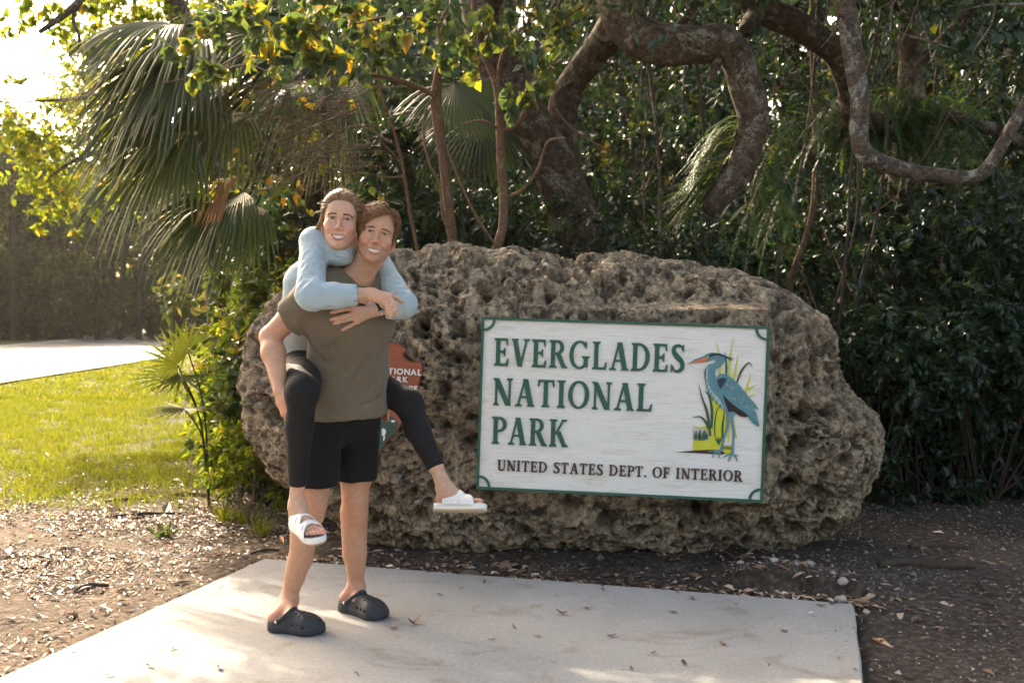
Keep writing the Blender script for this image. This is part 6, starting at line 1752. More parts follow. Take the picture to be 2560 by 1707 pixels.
def face_parts(H, parent, female, hairm, gaze):
    for q in (-1, 1):
        c = H.w((q * .0318, .0130, -.0008)); r = .0118 * H.sc
        n, m = 28, 22
        g = v3(gaze) - c; g /= np.linalg.norm(g)
        u = np.cross(g, [0, 0, 1.0]); u /= np.linalg.norm(u); v = np.cross(u, g)
        pa = np.concatenate([np.radians([0, 7, 13.5, 14.5, 22, 32, 33.5]), np.linspace(math.radians(38), math.pi, m - 7)]); ph = np.arange(n) * 2 * math.pi / n
        A, Bp = np.meshgrid(pa, ph, indexing='ij')
        rr = r * np.where(A < math.radians(33), 1.015, 1.0)
        Vv = c + rr[..., None] * (np.cos(A)[..., None] * g + np.sin(A)[..., None] * (np.cos(Bp)[..., None] * u + np.sin(Bp)[..., None] * v))
        i, j = np.meshgrid(np.arange(m - 1), np.arange(n), indexing='ij'); i = i.ravel(); j = j.ravel(); j2 = (j + 1) % n
        F = np.stack([i * n + j, (i + 1) * n + j, (i + 1) * n + j2, i * n + j2], 1)
        mi = np.where(i < 3, 2, np.where(i < 6, 1, 0))
        link('eye', mesh_np('eye', Vv.reshape(-1, 3), F, [m_eyew, m_iris, m_pupil], True, None, mi), parent)
    # teeth and the dark behind them
    mp = MOUTH[id(H)]
    b = MB()
    ts = np.linspace(-.86, .86, 11)
    for k, (a, e) in enumerate(zip(ts[:-1], ts[1:])):
        p0 = mp(a + .005, .0062 * (1 - a * a) ** .5, .0018 + .003 * abs(a)); p1 = mp(e - .005, .0062 * (1 - e * e) ** .5, .0018 + .003 * abs(e))
        hgt = .0120 * (1 - ((a + e) / 2) ** 2) ** .5 + .0008
        q0 = p0 - np.array([0, -.0008, hgt]); q1 = p1 - np.array([0, -.0008, hgt])
        bk = np.array([0, .004, 0]); md = (p0 + p1) / 2 - np.array([0, .0009, 0]); mq = (q0 + q1) / 2 - np.array([0, .0007, 0])
        Vv = np.array([H.w(x) for x in (p0, md, p1, q1, mq, q0, p0 + bk, p1 + bk, q1 + bk, q0 + bk)])
        b.add(Vv, np.array([[0, 5, 4, 1], [1, 4, 3, 2], [6, 7, 8, 9], [0, 1, 2, 2], [0, 6, 9, 5], [2, 3, 8, 7], [5, 9, 8, 3]])[[0, 1, 2, 4, 5, 6]])
    b.build('teeth', m_teeth, parent)
    b = MB()
    q = [mp(x, .006 * (1 - x * x) ** .5, .011) for x in np.linspace(-1, 1, 9)]; z = [mp(x, -.012 * (1 - x * x) ** .5, .011) for x in np.linspace(-1, 1, 9)]
    Vv = np.array([H.w(x) for x in q + z]); k = np.arange(8)
    b.add(Vv, np.stack([k, k + 1, k + 10, k + 9], 1)); b.build('mouth_lining', m_mouth, parent)
    # eyebrows of short hairs
    r = random.Random(3 if female else 5)
    for s in (-1, 1):
        b = MB()
        for k in range(120):
            t = r.random()
            x = s * (.012 + .038 * t); z = .0150 + (.0040 if female else .0022) * math.sin(math.pi * min(1, t * 1.1)) - .0035 * t * t
            th = (.0032 if female else .0030) * (1 - .65 * t)
            z += r.uniform(-th, th)
            base = np.array([x, .0, z])
            # find the skin
            yy = np.linspace(-.02, .03, 60); Q = np.array([H.w((x, y, z)) for y in yy]); dd = H.S.eval(Q); kk = np.argmax(dd < 0.0005)
            base[1] = yy[kk] - .0005
            dirv = np.array([s * (.75 + .25 * t), .10 + .28 * t, .35 - .75 * t]); dirv /= np.linalg.norm(dirv)
            ln = r.uniform(.006, .009)
            pts = [H.w(base + dirv * ln * a + np.array([0, -.0006 * math.sin(a * 3), 0])) for a in (0, .5, 1)]
            b.add(*tube_vf(pts, np.array([.0005, .0005, .0002]), 4, True), r.uniform(0.0, .25) if female else r.uniform(.2, .6))
        b.build('eyebrow', hairm, parent)
        # lashes along the upper lid
        b = MB()
        lp = []
        for t in np.linspace(-1, 1, 9):
            x = s * .0318 + t * .0142 * (1 if s > 0 else 1); z = -.0010 + (.0048 if female else .0037) * (1 - t * t) ** .5
            yy = np.linspace(-.02, .03, 80); Q = np.array([H.w((x, y, z + .0012)) for y in yy]); kk = np.argmax(H.S.eval(Q) < 0.0004)
            lp.append(H.w((x, yy[kk] + .0004, z + .0003)))
        b.add(*tube_vf(spline(lp, 16), (.0014 if female else .0009) * np.interp(np.linspace(0, 1, 16), [0, .5, 1], [.4, 1, .5]), 5, True), 0.0)
        b.build('eyelashes', hairm, parent)

def strands(b, paths, width, thick, tints, n=6):
    """each path becomes a flattened tapering lock"""
    for p, w, tn in zip(paths, width, tints):
        q = spline(p, n); s = np.linspace(0, 1, n)
        b.add(*tube_vf(q, w * np.interp(s, [0, .15, .7, 1], [.6, 1, .85, .08]), 4, False, 0, 0, thick), tn)

# ------------------------------------------------------------------ joints
RA = math.radians(40)
F_ = np.array([math.sin(RA), -math.cos(RA), 0]); R_ = np.array([-math.cos(RA), -math.sin(RA), 0]); U_ = np.array([0, 0, 1.0])
def Pn(px, py, Y): return v3(P(px, py, Y))

# man
m_pel = np.array([-.750, 4.445, .95])
m_hipR, m_hipL = m_pel + R_ * .09, m_pel - R_ * .09
m_kneeR, m_kneeL = Pn(782, 1262, 4.36), Pn(886, 1262, 4.545)
m_ankR, m_ankL = Pn(722, 1500, 4.40), Pn(890, 1467, 4.60)
m_shc = Pn(880, 706, 4.33)
m_shR, m_shL = m_shc + R_ * .168 + U_ * -.036, m_shc - R_ * .150 - U_ * .015
m_elR = Pn(676, 842, 4.27); m_wrR = Pn(702, 978, 4.12)
m_neck = m_shc + F_ * .035 + U_ * .045
HM = Head(Pn(943.4, 580.7, 4.165), rot(-3, 11.5, 9))
HM.S = head_sdf(HM, False)

# woman
w_pel = np.array([-.875, 4.585, 1.14])
w_hipR, w_hipL = w_pel + R_ * .092 - U_ * .02, w_pel - R_ * .092 - U_ * .02
w_knR = Pn(756, 978, 4.08); w_anR = Pn(742, 1250, 4.13)
w_knL = Pn(1022, 1008, 4.50); w_anL = Pn(1104, 1200, 4.40)
w_shR = Pn(786, 604, 4.26); w_shL = Pn(935, 640, 4.47)
w_shc = (w_shR + w_shL) / 2
w_elR = Pn(775, 742, 4.06)
HW = Head(Pn(849.3, 546.0, 4.150), rot(-2, 5.0, 5), 0.985)
HW.S = head_sdf(HW, True)

# ------------------------------------------------------------------ clothes of the man as fields
def plane_cut(c, n):
    c = v3(c); n = v3(n); n = n / np.linalg.norm(n)
    return lambda X, Y, Z: (X - c[0]) * n[0] + (Y - c[1]) * n[1] + (Z - c[2]) * n[2]
def capped(prim, c, n):
    f, lo, hi = prim; g = plane_cut(c, n)
    return (lambda X, Y, Z: np.maximum(f(X, Y, Z), g(X, Y, Z))), lo, hi
def arm_chain(a, b, c, r): return [cone(a, b, r[0], r[1]), cone(b, c, r[2], r[3])]
tee = Sdf()
hem_c = m_pel + np.array([.012, .0, -.045])
tee.u(econe(hem_c - U_ * .03, m_pel + np.array([.028, -.012, .14]), (.196, .146), (.172, .126), R_))
tee.u(econe(m_pel + np.array([.028, -.012, .14]), m_shc + np.array([-.012, .018, -.15]), (.166, .122), (.188, .130), R_), .05)
tee.u(econe(m_shc + np.array([-.012, .018, -.15]), m_shc + np.array([0, 0, -.03]), (.188, .130), (.150, .090), R_), .06)
tee.u(cone(m_shc + R_ * .03 + U_ * .008, m_shR, .070, .066), .05)
tee.u(cone(m_shc - R_ * .03 + U_ * .008, m_shL, .070, .066), .05)
m_slR = m_shR + (m_elR - m_shR) * .60
_ud = (m_elR - m_shR) / np.linalg.norm(m_elR - m_shR)
tee.u(capped(econe(m_shR, m_slR + _ud * .03, (.068, .066), (.075, .064), (0, 0, 1)), m_slR, _ud + U_ * .25), .040)
m_elL = m_shL + np.array([-.045, .17, -.22]); m_wrL = Pn(945, 1022, 4.53)
m_slL = m_shL + (m_elL - m_shL) * .55
tee.u(cone(m_shL, m_slL, .066, .066), .045)
for a, b, r0, r1 in (((Pn(772, 835, 4.12)), Pn(840, 960, 4.2), .006, .010), (Pn(775, 850, 4.12), Pn(800, 985, 4.25), .008, .006), (Pn(905, 880, 4.23), Pn(845, 975, 4.23), .010, .008), (Pn(945, 850, 4.33), Pn(900, 1000, 4.27), .008, .006), (Pn(955, 960, 4.33), Pn(890, 1005, 4.26), .007, .009)):
    pass
shorts = Sdf()
shorts.u(econe(m_pel + np.array([.012, 0, .06]), m_pel + np.array([.0, 0, -.06]), (.150, .106), (.172, .124), R_))
s_hemR = m_hipR + (m_kneeR - m_hipR) * .80; s_hemL = m_hipL + (m_kneeL - m_hipL) * .78
shorts.u(econe(m_hipR - U_ * .02, s_hemR, (.088, .096), (.097, .100), R_), .03)
shorts.u(econe(m_hipL - U_ * .02, s_hemL, (.088, .096), (.092, .098), R_), .03)
# ------------------------------------------------------------------ hands
def finger(S, pts, r, k=.004):
    n = len(pts)
    rr = np.linspace(r, r * .78, n)
    for i in range(n - 1): S.u(cone(pts[i], pts[i + 1], rr[i] * (1.04 if i else 1.0), rr[i + 1]), k)
    for i in range(1, n - 1): S.u(ell(pts[i], rr[i] * 1.07), k)
def H9(x, y): return 800 + x / 9.224, 680 + y / 9.224
def at9(x, y, Y): return Pn(*H9(x, y), Y)

# her left forearm and hand lie on his chest
f_chest = [tee]
def on_chest(x, y, off):
    px, py = H9(x, y); return Pn(px, py, hits(f_chest, px, py, 4.15) - off)
w_elL = Pn(1012, 764, 4.26)
w_wrL = on_chest(1390, 850, .040)
lh_kn = [on_chest(740, 850, .020), on_chest(790, 955, .022), on_chest(835, 1060, .021), on_chest(880, 1135, .018)]
lh_pip = [on_chest(480, 875, .017), on_chest(505, 1035, .017), on_chest(545, 1120, .016), on_chest(695, 1240, .014)]
lh_dip = [on_chest(360, 905, .013), on_chest(370, 1070, .013), on_chest(425, 1160, .012), on_chest(590, 1295, .012)]
lh_tip = [on_chest(265, 930, .009), on_chest(265, 1100, .009), on_chest(335, 1185, .009), on_chest(505, 1335, .009)]
lhand = Sdf()
palm_base = w_wrL + (np.mean(lh_kn, 0) - w_wrL) * .22
for kq in lh_kn: lhand.u(cone(palm_base, kq, .0175, .0115), .018)
lhand.u(cone(lh_kn[0], lh_kn[3], .0105, .0095), .008)
for i in range(4): finger(lhand, [lh_kn[i], lh_pip[i], lh_dip[i], lh_tip[i]], (.0092, .0094, .0090, .0080)[i])
th = [w_wrL + (lh_kn[0] - w_wrL) * .35 + np.array([0, .006, .018]), w_wrL + (lh_kn[0] - w_wrL) * .72 + np.array([0, .004, .036]), w_wrL + (lh_kn[0] - w_wrL) * 1.0 + np.array([0, .010, .040])]
finger(lhand, th, .0105, .008)
larm_dir = (w_elL - w_wrL)
lhand.u(econe(w_wrL, palm_base, (.0245, .0185), (.026, .0175), (0, 0, 1)), .012)
lhand.u(econe(w_wrL + larm_dir * .42, w_wrL, (.031, .028), (.0245, .0190), (0, 0, 1)), .01)

# her right forearm crosses above it
w_wrR = at9(1130, 505, min(hits([tee, lhand], *H9(1130, 505), 4.1), 4.12) - .034)
rh_c = lambda x, y, off: at9(x, y, hits([lhand, tee], *H9(x, y), 4.10) - off)
yb = float(w_wrR[1])
rhand = Sdf()
rh_kn = [at9(1635, 545, yb - .010), at9(1600, 590, yb - .022), at9(1565, 650, yb - .026), at9(1525, 715, yb - .022)]
rh_pip = [at9(1760, 600, yb - .012), at9(1712, 720, yb - .040), at9(1640, 800, yb - .046), at9(1545, 850, yb - .042)]
rh_dip = [at9(1840, 655, yb - .004), at9(1748, 870, yb - .040), at9(1655, 935, yb - .046), at9(1562, 960, yb - .042)]
rh_tip = [at9(1900, 695, yb + .004), at9(1750, 985, yb - .030), at9(1635, 1035, yb - .036), at9(1575, 1030, yb - .034)]
pb = w_wrR + (np.mean(rh_kn, 0) - w_wrR) * .22
for kq in rh_kn: rhand.u(cone(pb, kq, .0185, .0115), .018)
rhand.u(cone(rh_kn[0], rh_kn[3], .0105, .0095), .008)
for i in range(4): finger(rhand, [rh_kn[i], rh_pip[i], rh_dip[i], rh_tip[i]], (.0092, .0094, .0090, .0082)[i])
finger(rhand, [pb + np.array([.01, .012, -.012]), at9(1450, 760, yb + .006), at9(1520, 830, yb + .008)], .0105, .008)
rarm_dir = w_elR - w_wrR
rhand.u(econe(w_wrR, pb, (.0245, .019), (.026, .0185), (0, 0, 1)), .012)
rhand.u(econe(w_wrR + rarm_dir * .55, w_wrR, (.033, .031), (.0245, .0200), (0, 0, 1)), .01)

# ------------------------------------------------------------------ her shirt and leggings as fields
shirt = Sdf()
w_wst = np.array([-.912, 4.545, 1.30]); w_chs = np.array([-.832, 4.455, 1.475])
shirt.u(econe(w_pel, w_wst, (.172, .120), (.150, .108), R_))
shirt.u(econe(w_wst, w_chs, (.150, .108), (.158, .110), R_), .05)
shirt.u(econe(w_chs, w_shc + np.array([-.02, .02, -.02]), (.158, .110), (.120, .072), w_shL - w_shR), .06)
shirt.u(ell(Pn(846, 648, 4.245), (.060, .055, .028)), .04)
shirt.u(cone(w_shc + (w_shR - w_shc) * .2, w_shR, .058, .052), .05)
shirt.u(cone(w_shc + (w_shL - w_shc) * .2, w_shL, .058, .050), .05)
shirt.u(cone(w_shR, w_elR, .056, .047), .03)
cuffR = w_wrR + rarm_dir * .20
shirt.u(cone(w_elR, w_elR + (cuffR - w_elR) * .5, .050, .045), .02)
shirt.u(cone(w_elR + (cuffR - w_elR) * .5, cuffR, .045, .038), .015)
shirt.u(cone(w_shL, w_elL, .054, .046), .03)
cuffL = w_wrL + larm_dir * .22
shirt.u(cone(w_elL, cuffL, .047, .036), .02)
shirt.u(cone(w_shc + np.array([.01, -.01, .0]), HW.w((0, .09, -.105)), .060, .050), .04)      # stand of the collar
leggings = Sdf()
leggings.u(econe(w_pel - U_ * .01, w_pel + U_ * .07, (.165, .112), (.150, .106), R_))
leggings.u(cone(w_hipR, w_knR, .086, .063), .05)
leggings.u(cone(w_hipR + (w_knR - w_hipR) * .5, w_knR, .078, .060), .03)
legs_R = w_knR + (w_anR - w_knR) * .86
cf = w_knR + (w_anR - w_knR) * .32 - F_ * .010
leggings.u(cone(w_knR, cf, .060, .056), .03); leggings.u(cone(cf, legs_R, .056, .038), .02)
leggings.u(cone(w_hipL, w_knL, .084, .061), .05)
legs_L = w_knL + (w_anL - w_knL) * .84
cfl = w_knL + (w_anL - w_knL) * .30 + np.array([-.006, .0, -.012])
leggings.u(cone(w_knL, cfl, .060, .057), .03); leggings.u(cone(cfl, legs_L, .057, .039), .02)
# ------------------------------------------------------------------ build the couple
man = empty('person', (m_pel[0], m_pel[1], 0))
tag(man, 'man in olive t-shirt and black shorts standing with a woman on his back', 'person')
woman = empty('person', (w_pel[0], w_pel[1], 0))
tag(woman, 'woman in pale blue shirt and black leggings riding piggyback on the man', 'person')
def child(name, V, F, mat, parent, attrs=None, smooth=True):
    """world-space geometry placed under a thing"""
    off = np.array(parent.location)
    return link(name, mesh_np(name, V - off, F, mat, smooth, attrs), parent)
class PB(MB):
    def build(s, name, mat, parent=None, smooth=True):
        o = MB.build(s, name, mat, parent, smooth)
        return o
_link0 = link
def link(name, me, parent=None, loc=None):
    # children of the two people are modelled in world space
    o = _link0(name, me, parent, loc)
    top = parent
    if parent is not None and parent in (man, woman) and not me.get('local_done'):
        me.transform(Matrix.Translation(-Vector(parent.location))); me['local_done'] = 1
    return o
def child(name, V, F, mat, parent, attrs=None, smooth=True):
    return link(name, mesh_np(name, V, F, mat, smooth, attrs), parent)

def folds(V, F, amp, fn):
    return V + vnormals(V, F) * (amp * fn(V))[:, None]

def foot_sdf(S, ank, heel, toe, r=1.0, toes=True, up=(0, 0, 1), flip=1):
    """foot from heel to toe along the sole; flip=+1 puts the big toe on the +side (up x dir)"""
    ank, heel, toe = v3(ank), v3(heel), v3(toe)
    d = toe - heel; L = np.linalg.norm(d); d /= L
    u = v3(up); u = u - d * (u @ d); u /= np.linalg.norm(u); sd = np.cross(u, d) * flip
    def q(a, s, z): return heel + d * a * L + sd * s * L + u * z * L
    S.u(ell(q(.09, 0, .12), np.array([.115, .125, .12]) * L * .95 * r), .02)
    S.u(cone(ank, q(.12, 0, .14), .036 * r, .034 * r), .025)
    S.u(cone(ank, q(.45, .02, .17), .034 * r, .031 * r), .03)
    S.u(cone(q(.42, .03, .14), q(.70, .07, .09), .033 * r, .021 * r), .02)
    S.u(cone(q(.42, -.05, .09), q(.68, -.09, .07), .022 * r, .018 * r), .02)
    S.u(cone(q(.70, .09, .08), q(.68, -.12, .065), .019 * r, .016 * r), .015)
    for i, (s0, s1, a1, rr) in enumerate(((.100, .122, .985, .0142), (.040, .048, .970, .0098), (-.012, -.012, .935, .0092), (-.062, -.070, .895, .0088), (-.108, -.126, .845, .0086))):
        S.u(cone(q(.70, s0, .075), q(a1 - .07, s1, .080), rr * r * .9, rr * r * .86), .003)
        S.u(cone(q(a1 - .09, s1, .085), q(a1, s1, .062), rr * r * .88, rr * 1.0 * r), .001)
    return d, u, sd, L

# ---- feet
clogR_heel, clogR_toe = v3(G(676, 1572)), v3(G(806, 1585))
clogL_heel, clogL_toe = v3(G(856, 1521)), v3(G(966, 1548))
for a in (clogR_heel, clogR_toe, clogL_heel, clogL_toe): a[2] = 0.0

man_b = Sdf(); man_b.ops = list(HM.S.ops); n_head = len(man_b.ops)
man_b.u(cone(m_neck - U_ * .02, HM.w((0, .100, -.070)), .0585, .0520), .018)
man_b.u(cone(m_neck + F_ * .020 - U_ * .045, HM.w((0, .085, -.085)), .040, .035), .03)
for q in (-1, 1):   # neck cords
    man_b.u(cone(m_neck + F_ * .068 - q * R_ * .018 - U_ * .035, HM.w((q * .050, .095, -.070)), .0085, .012), .022)
man_b.s(ell(m_neck + F_ * .098 - U_ * .028, (.013, .013, .013)), .02)
man_b.u(econe(m_shc - U_ * .05, m_shc - U_ * .16, (.110, .050), (.130, .075), R_), .05)
man_b.u(cone(m_neck - U_ * .03, m_shR, .045, .040), .05); man_b.u(cone(m_neck - U_ * .03, m_shL, .045, .036), .05)
man_b.u(econe(m_shc - U_ * .16, m_pel, (.130, .075), (.120, .078), R_), .03)
# right arm
fm = m_elR + (m_wrR - m_elR) * .30
man_b.u(cone(m_shR, m_shR + (m_elR - m_shR) * .5, .044, .052), .03)
man_b.u(cone(m_shR + (m_elR - m_shR) * .5, m_elR, .053, .043), .02)
man_b.u(ell(m_elR + np.array([-.006, .012, -.006]), (.036, .036, .040)), .02)
man_b.u(cone(m_elR, fm, .042, .0465), .02); man_b.u(cone(fm, m_wrR, .0465, .0295), .03)
m_knu = Pn(716, 1030, 4.09)
man_b.u(econe(m_wrR, m_wrR + (m_knu - m_wrR) * .5, (.029, .023), (.040, .020), F_), .015)
man_b.u(econe(m_wrR + (m_knu - m_wrR) * .4, m_knu, (.039, .020), (.042, .016), F_), .015)
for i in range(4):
    o_ = F_ * (.030 - .020 * i)
    finger(man_b, [m_knu + o_, m_knu + o_ + np.array([.018, .004, -.036]), m_knu + o_ + np.array([.046, .010, -.046]), m_knu + o_ + np.array([.066, .012, -.040])], .0105)
finger(man_b, [m_wrR + F_ * .03, m_wrR + F_ * .052 + np.array([.012, 0, -.035]), m_wrR + F_ * .055 + np.array([.036, 0, -.058])], .0120, .01)
# left arm
man_b.u(cone(m_shL, m_elL, .040, .038), .03); man_b.u(cone(m_elL, m_wrL, .043, .030), .02)
m_knl = Pn(958, 1034, 4.55)
man_b.u(cone(m_wrL, m_knl, .030, .022), .01)
for i in range(4):
    finger(man_b, [m_knl + np.array([0, 0, .02 - .014 * i]), m_knl + np.array([.022, -.035, .016 - .013 * i]), m_knl + np.array([.030, -.055, .020 - .013 * i])], .009)
# legs
for hip, kn, an, q in ((m_hipR, m_kneeR, m_ankR, 1), (m_hipL, m_kneeL, m_ankL, -1)):
    sh = an - kn
    man_b.u(cone(hip, hip + (kn - hip) * .7, .070, .068), .02)
    man_b.u(cone(hip + (kn - hip) * .7, kn, .070, .0565), .03)
    man_b.u(ell(kn + F_ * .020 + U_ * .01, (.046, .046, .052)), .03)
    man_b.u(ell(kn + F_ * .026 - U_ * .055, (.030, .030, .030)), .03)
    c1 = kn + sh * .32 - F_ * .022 - R_ * q * .006; c2 = kn + sh * .30 - F_ * .012 + R_ * q * .016
    man_b.u(cone(kn + sh * .1, kn + sh * .75, .050, .038), .03)
    man_b.u(econe(c1 + U_ * .08, c1 - U_ * .10, (.044, .044), (.036, .036), R_), .04)
    man_b.u(econe(c2 + U_ * .07, c2 - U_ * .10, (.040, .044), (.030, .034), R_), .04)
    man_b.u(cone(kn + sh * .6, an, .042, .0345), .03)
    man_b.u(cone(kn + F_ * .030 + sh * .1, an + F_ * .022 + U_ * .05, .018, .015), .02)    # shin
    man_b.u(ell(an + R_ * .030, (.014, .016, .018)), .015); man_b.u(ell(an - R_ * .030 + U_ * .008, (.014, .016, .018)), .015)
    man_b.u(cone(an - F_ * .028 + U_ * .07, an - F_ * .044 - U_ * .04, .011, .014), .02)   # tendon
foot_sdf(man_b, m_ankR, clogR_heel + U_ * .020, clogR_toe + (clogR_heel - clogR_toe) * .07 + U_ * .014, .94, True, U_, 1)
foot_sdf(man_b, m_ankL, clogL_heel + U_ * .020, clogL_toe + (clogL_heel - clogL_toe) * .07 + U_ * .014, .94, True, U_, -1)

# head of the man, finer
def head_mesh(H, S, h):
    c = H.w((0, .06, -.01)); r = .19
    return S.mesh(h, c - r, c + r, 1)
Vh, Fh = head_mesh(HM, man_b, .0024)
def clip_faces(V, F, keep):
    k = keep(V); f = F[np.all(k[F], 1)]
    used = np.unique(f); mp_ = np.full(len(V), -1); mp_[used] = np.arange(len(used))
    return V[used], mp_[f]
zc = HM.w((0, .08, -.125))
Vh, Fh = clip_faces(Vh, Fh, lambda V: (V - zc) @ HM.M[:, 2] > -.004)
lipm, blm, dkm = head_attrs(HM, Vh, False)
Vb, Fb = man_b.mesh(.0052, smooth=1)
Vb, Fb = clip_faces(Vb, Fb, lambda V: ((V - zc) @ HM.M[:, 2] < .004) | (np.linalg.norm(V - HM.w((0, .07, 0)), axis=1) > .25))
# knees, elbows and hands a little redder
blb = np.zeros(len(Vb))
for c, r, a in ((m_kneeR + F_ * .03, .07, .5), (m_kneeL + F_ * .03, .07, .4), (m_elR, .06, .45), (m_knu, .07, .5), (m_knl, .07, .9), (clogR_heel + U_ * .05, .09, .7), (clogL_heel + U_ * .05, .09, .7), (clogR_toe, .12, .8), (clogL_toe, .12, .8)):
    blb = np.maximum(blb, a * np.exp(-np.sum((Vb - c) ** 2, 1) / r ** 2))
V_, F__ = join_vf([(Vh, Fh), (Vb, Fb)])
child('body', V_, F__, m_skin_m, man, {'lip': np.concatenate([lipm, np.zeros(len(Vb))]), 'blush': np.concatenate([blm, blb]), 'dark': np.concatenate([dkm, np.zeros(len(Vb))])})
face_parts(HM, man, False, m_hair_m, (0, 0, CAM_H))

# ---- t-shirt
tee_b = Sdf(); tee_b.ops = list(tee.ops)
def pix(q): return 1280 + q[0] / q[1] * FPX, 790 - (q[2] - CAM_H) / q[1] * FPX
for x0, y0, x1, y1, r0, r1 in ((768, 833, 812, 905, .003, .004), (775, 850, 795, 985, .004, .003), (915, 890, 855, 985, .004, .003), (955, 840, 915, 975, .003, .003), (955, 985, 900, 1012, .004, .004), (835, 860, 865, 930, .003, .003)):
    y0_, y1_ = hits([tee], x0, y0, None), hits([tee], x1, y1, None)
    if y0_ and y1_: tee_b.s(cone(Pn(x0, y0, y0_), Pn(x1, y1, y1_), r0, r1), .018)
tee_b.i(plane_cut(hem_c + U_ * .008, -U_ - R_ * .04 - F_ * .06))
ud = m_slR - m_shR
# hollow sleeve end and neck opening
tee_b.s(econe(m_slR - ud * .10, m_slR + ud * .3, (.060, .050), (.064, .054), (0, 0, 1)), .003)
nb = m_neck - U_ * .012
Rn = np.array(Matrix(((R_[0], F_[0], 0), (R_[1], F_[1], 0), (0, 0, 1))))
col_c = m_neck + F_ * .030 - U_ * .010
cn = U_ * .80 - F_ * .60; cn /= np.linalg.norm(cn)      # axis of the neck opening
cu = R_; cw = np.cross(cn, cu)
Rc = np.stack([cu, cw, cn], 1)
tee_b.s(ell(col_c + cn * .03, (.083, .086, .075), Rc), .004)
Vt, Ft = tee_b.mesh(.0052, smooth=1)
def tee_f(V):
    q = (V - m_pel) @ np.stack([R_, F_, U_], 1)
    a = fbm(np.c_[q[:, 0] * 7, q[:, 1] * 7, q[:, 2] * 4.5], 3, 401)
    b = 1 - np.abs(gnoise(np.c_[q[:, 0] * 11 + q[:, 2] * 6, q[:, 1] * 9, q[:, 2] * 7 - q[:, 0] * 5], 402)) * 2
    low = sstep(.42, .0, q[:, 2])
    c = 1 - 2.4 * np.abs(gnoise(np.c_[q[:, 0] * 6 + q[:, 2] * 13, q[:, 1] * 8, q[:, 2] * 9 - q[:, 0] * 12], 404))
    d = 1 - 2.4 * np.abs(gnoise(np.c_[q[:, 0] * 16 - q[:, 2] * 8, q[:, 1] * 14, q[:, 2] * 5 + q[:, 0] * 4], 405))
    return a * .6 + b * (.3 + .5 * low) + .40 * np.maximum(c, -.3) + .28 * np.maximum(d, -.3)
Vt = folds(Vt, Ft, .0105, tee_f)
# ribbed neck band and stitched hems stand a little proud
Nt = vnormals(Vt, Ft)
ev = ell(col_c + cn * .03, (.083, .086, .075), Rc)[0](Vt[:, 0], Vt[:, 1], Vt[:, 2])
rib = sstep(.019, .016, ev) * (np.linalg.norm(Vt - col_c, axis=1) < .14)
hv = plane_cut(hem_c + U_ * .008, -U_ - R_ * .04 - F_ * .06)(Vt[:, 0], Vt[:, 1], Vt[:, 2])
sv = plane_cut(m_slR, _ud + U_ * .25)(Vt[:, 0], Vt[:, 1], Vt[:, 2])
hem_ = np.maximum(sstep(-.025, -.021, hv), sstep(-.025, -.021, sv) * (np.linalg.norm(Vt - m_slR, axis=1) < .11))
Vt = Vt + Nt * (.0022 * rib + .0014 * hem_)[:, None]
tee_o = child('t_shirt', Vt, Ft, m_tee, man, {'rib': rib})
# ---- shorts
sh_b = Sdf(); sh_b.ops = list(shorts.ops)
for hm, hp, kn in ((s_hemR, m_hipR, m_kneeR), (s_hemL, m_hipL, m_kneeL)):
    ax = kn - hp
    sh_b.i((lambda c, n: (lambda X, Y, Z: np.where(plane_cut(c, n)(X, Y, Z) > -.05, plane_cut(c, n)(X, Y, Z), -1.0)))(hm, U_ * -1 + 0 * ax))
    sh_b.s(econe(hm + U_ * .035, hm - U_ * .2, (.080, .083), (.086, .089), R_), .004)
Vs, Fs = sh_b.mesh(.0054, smooth=1)
def sh_f(V):
    q = (V - m_pel) @ np.stack([R_, F_, U_], 1)
    return fbm(np.c_[q[:, 0] * 12, q[:, 1] * 12, q[:, 2] * 3.0], 3, 411) + .5 * (1 - 2 * np.abs(gnoise(np.c_[q[:, 0] * 9 + q[:, 2] * 3, q[:, 1] * 9, q[:, 2] * 5], 412)))
Vs = folds(Vs, Fs, .0075, sh_f)
child('shorts', Vs, Fs, m_shorts, man)

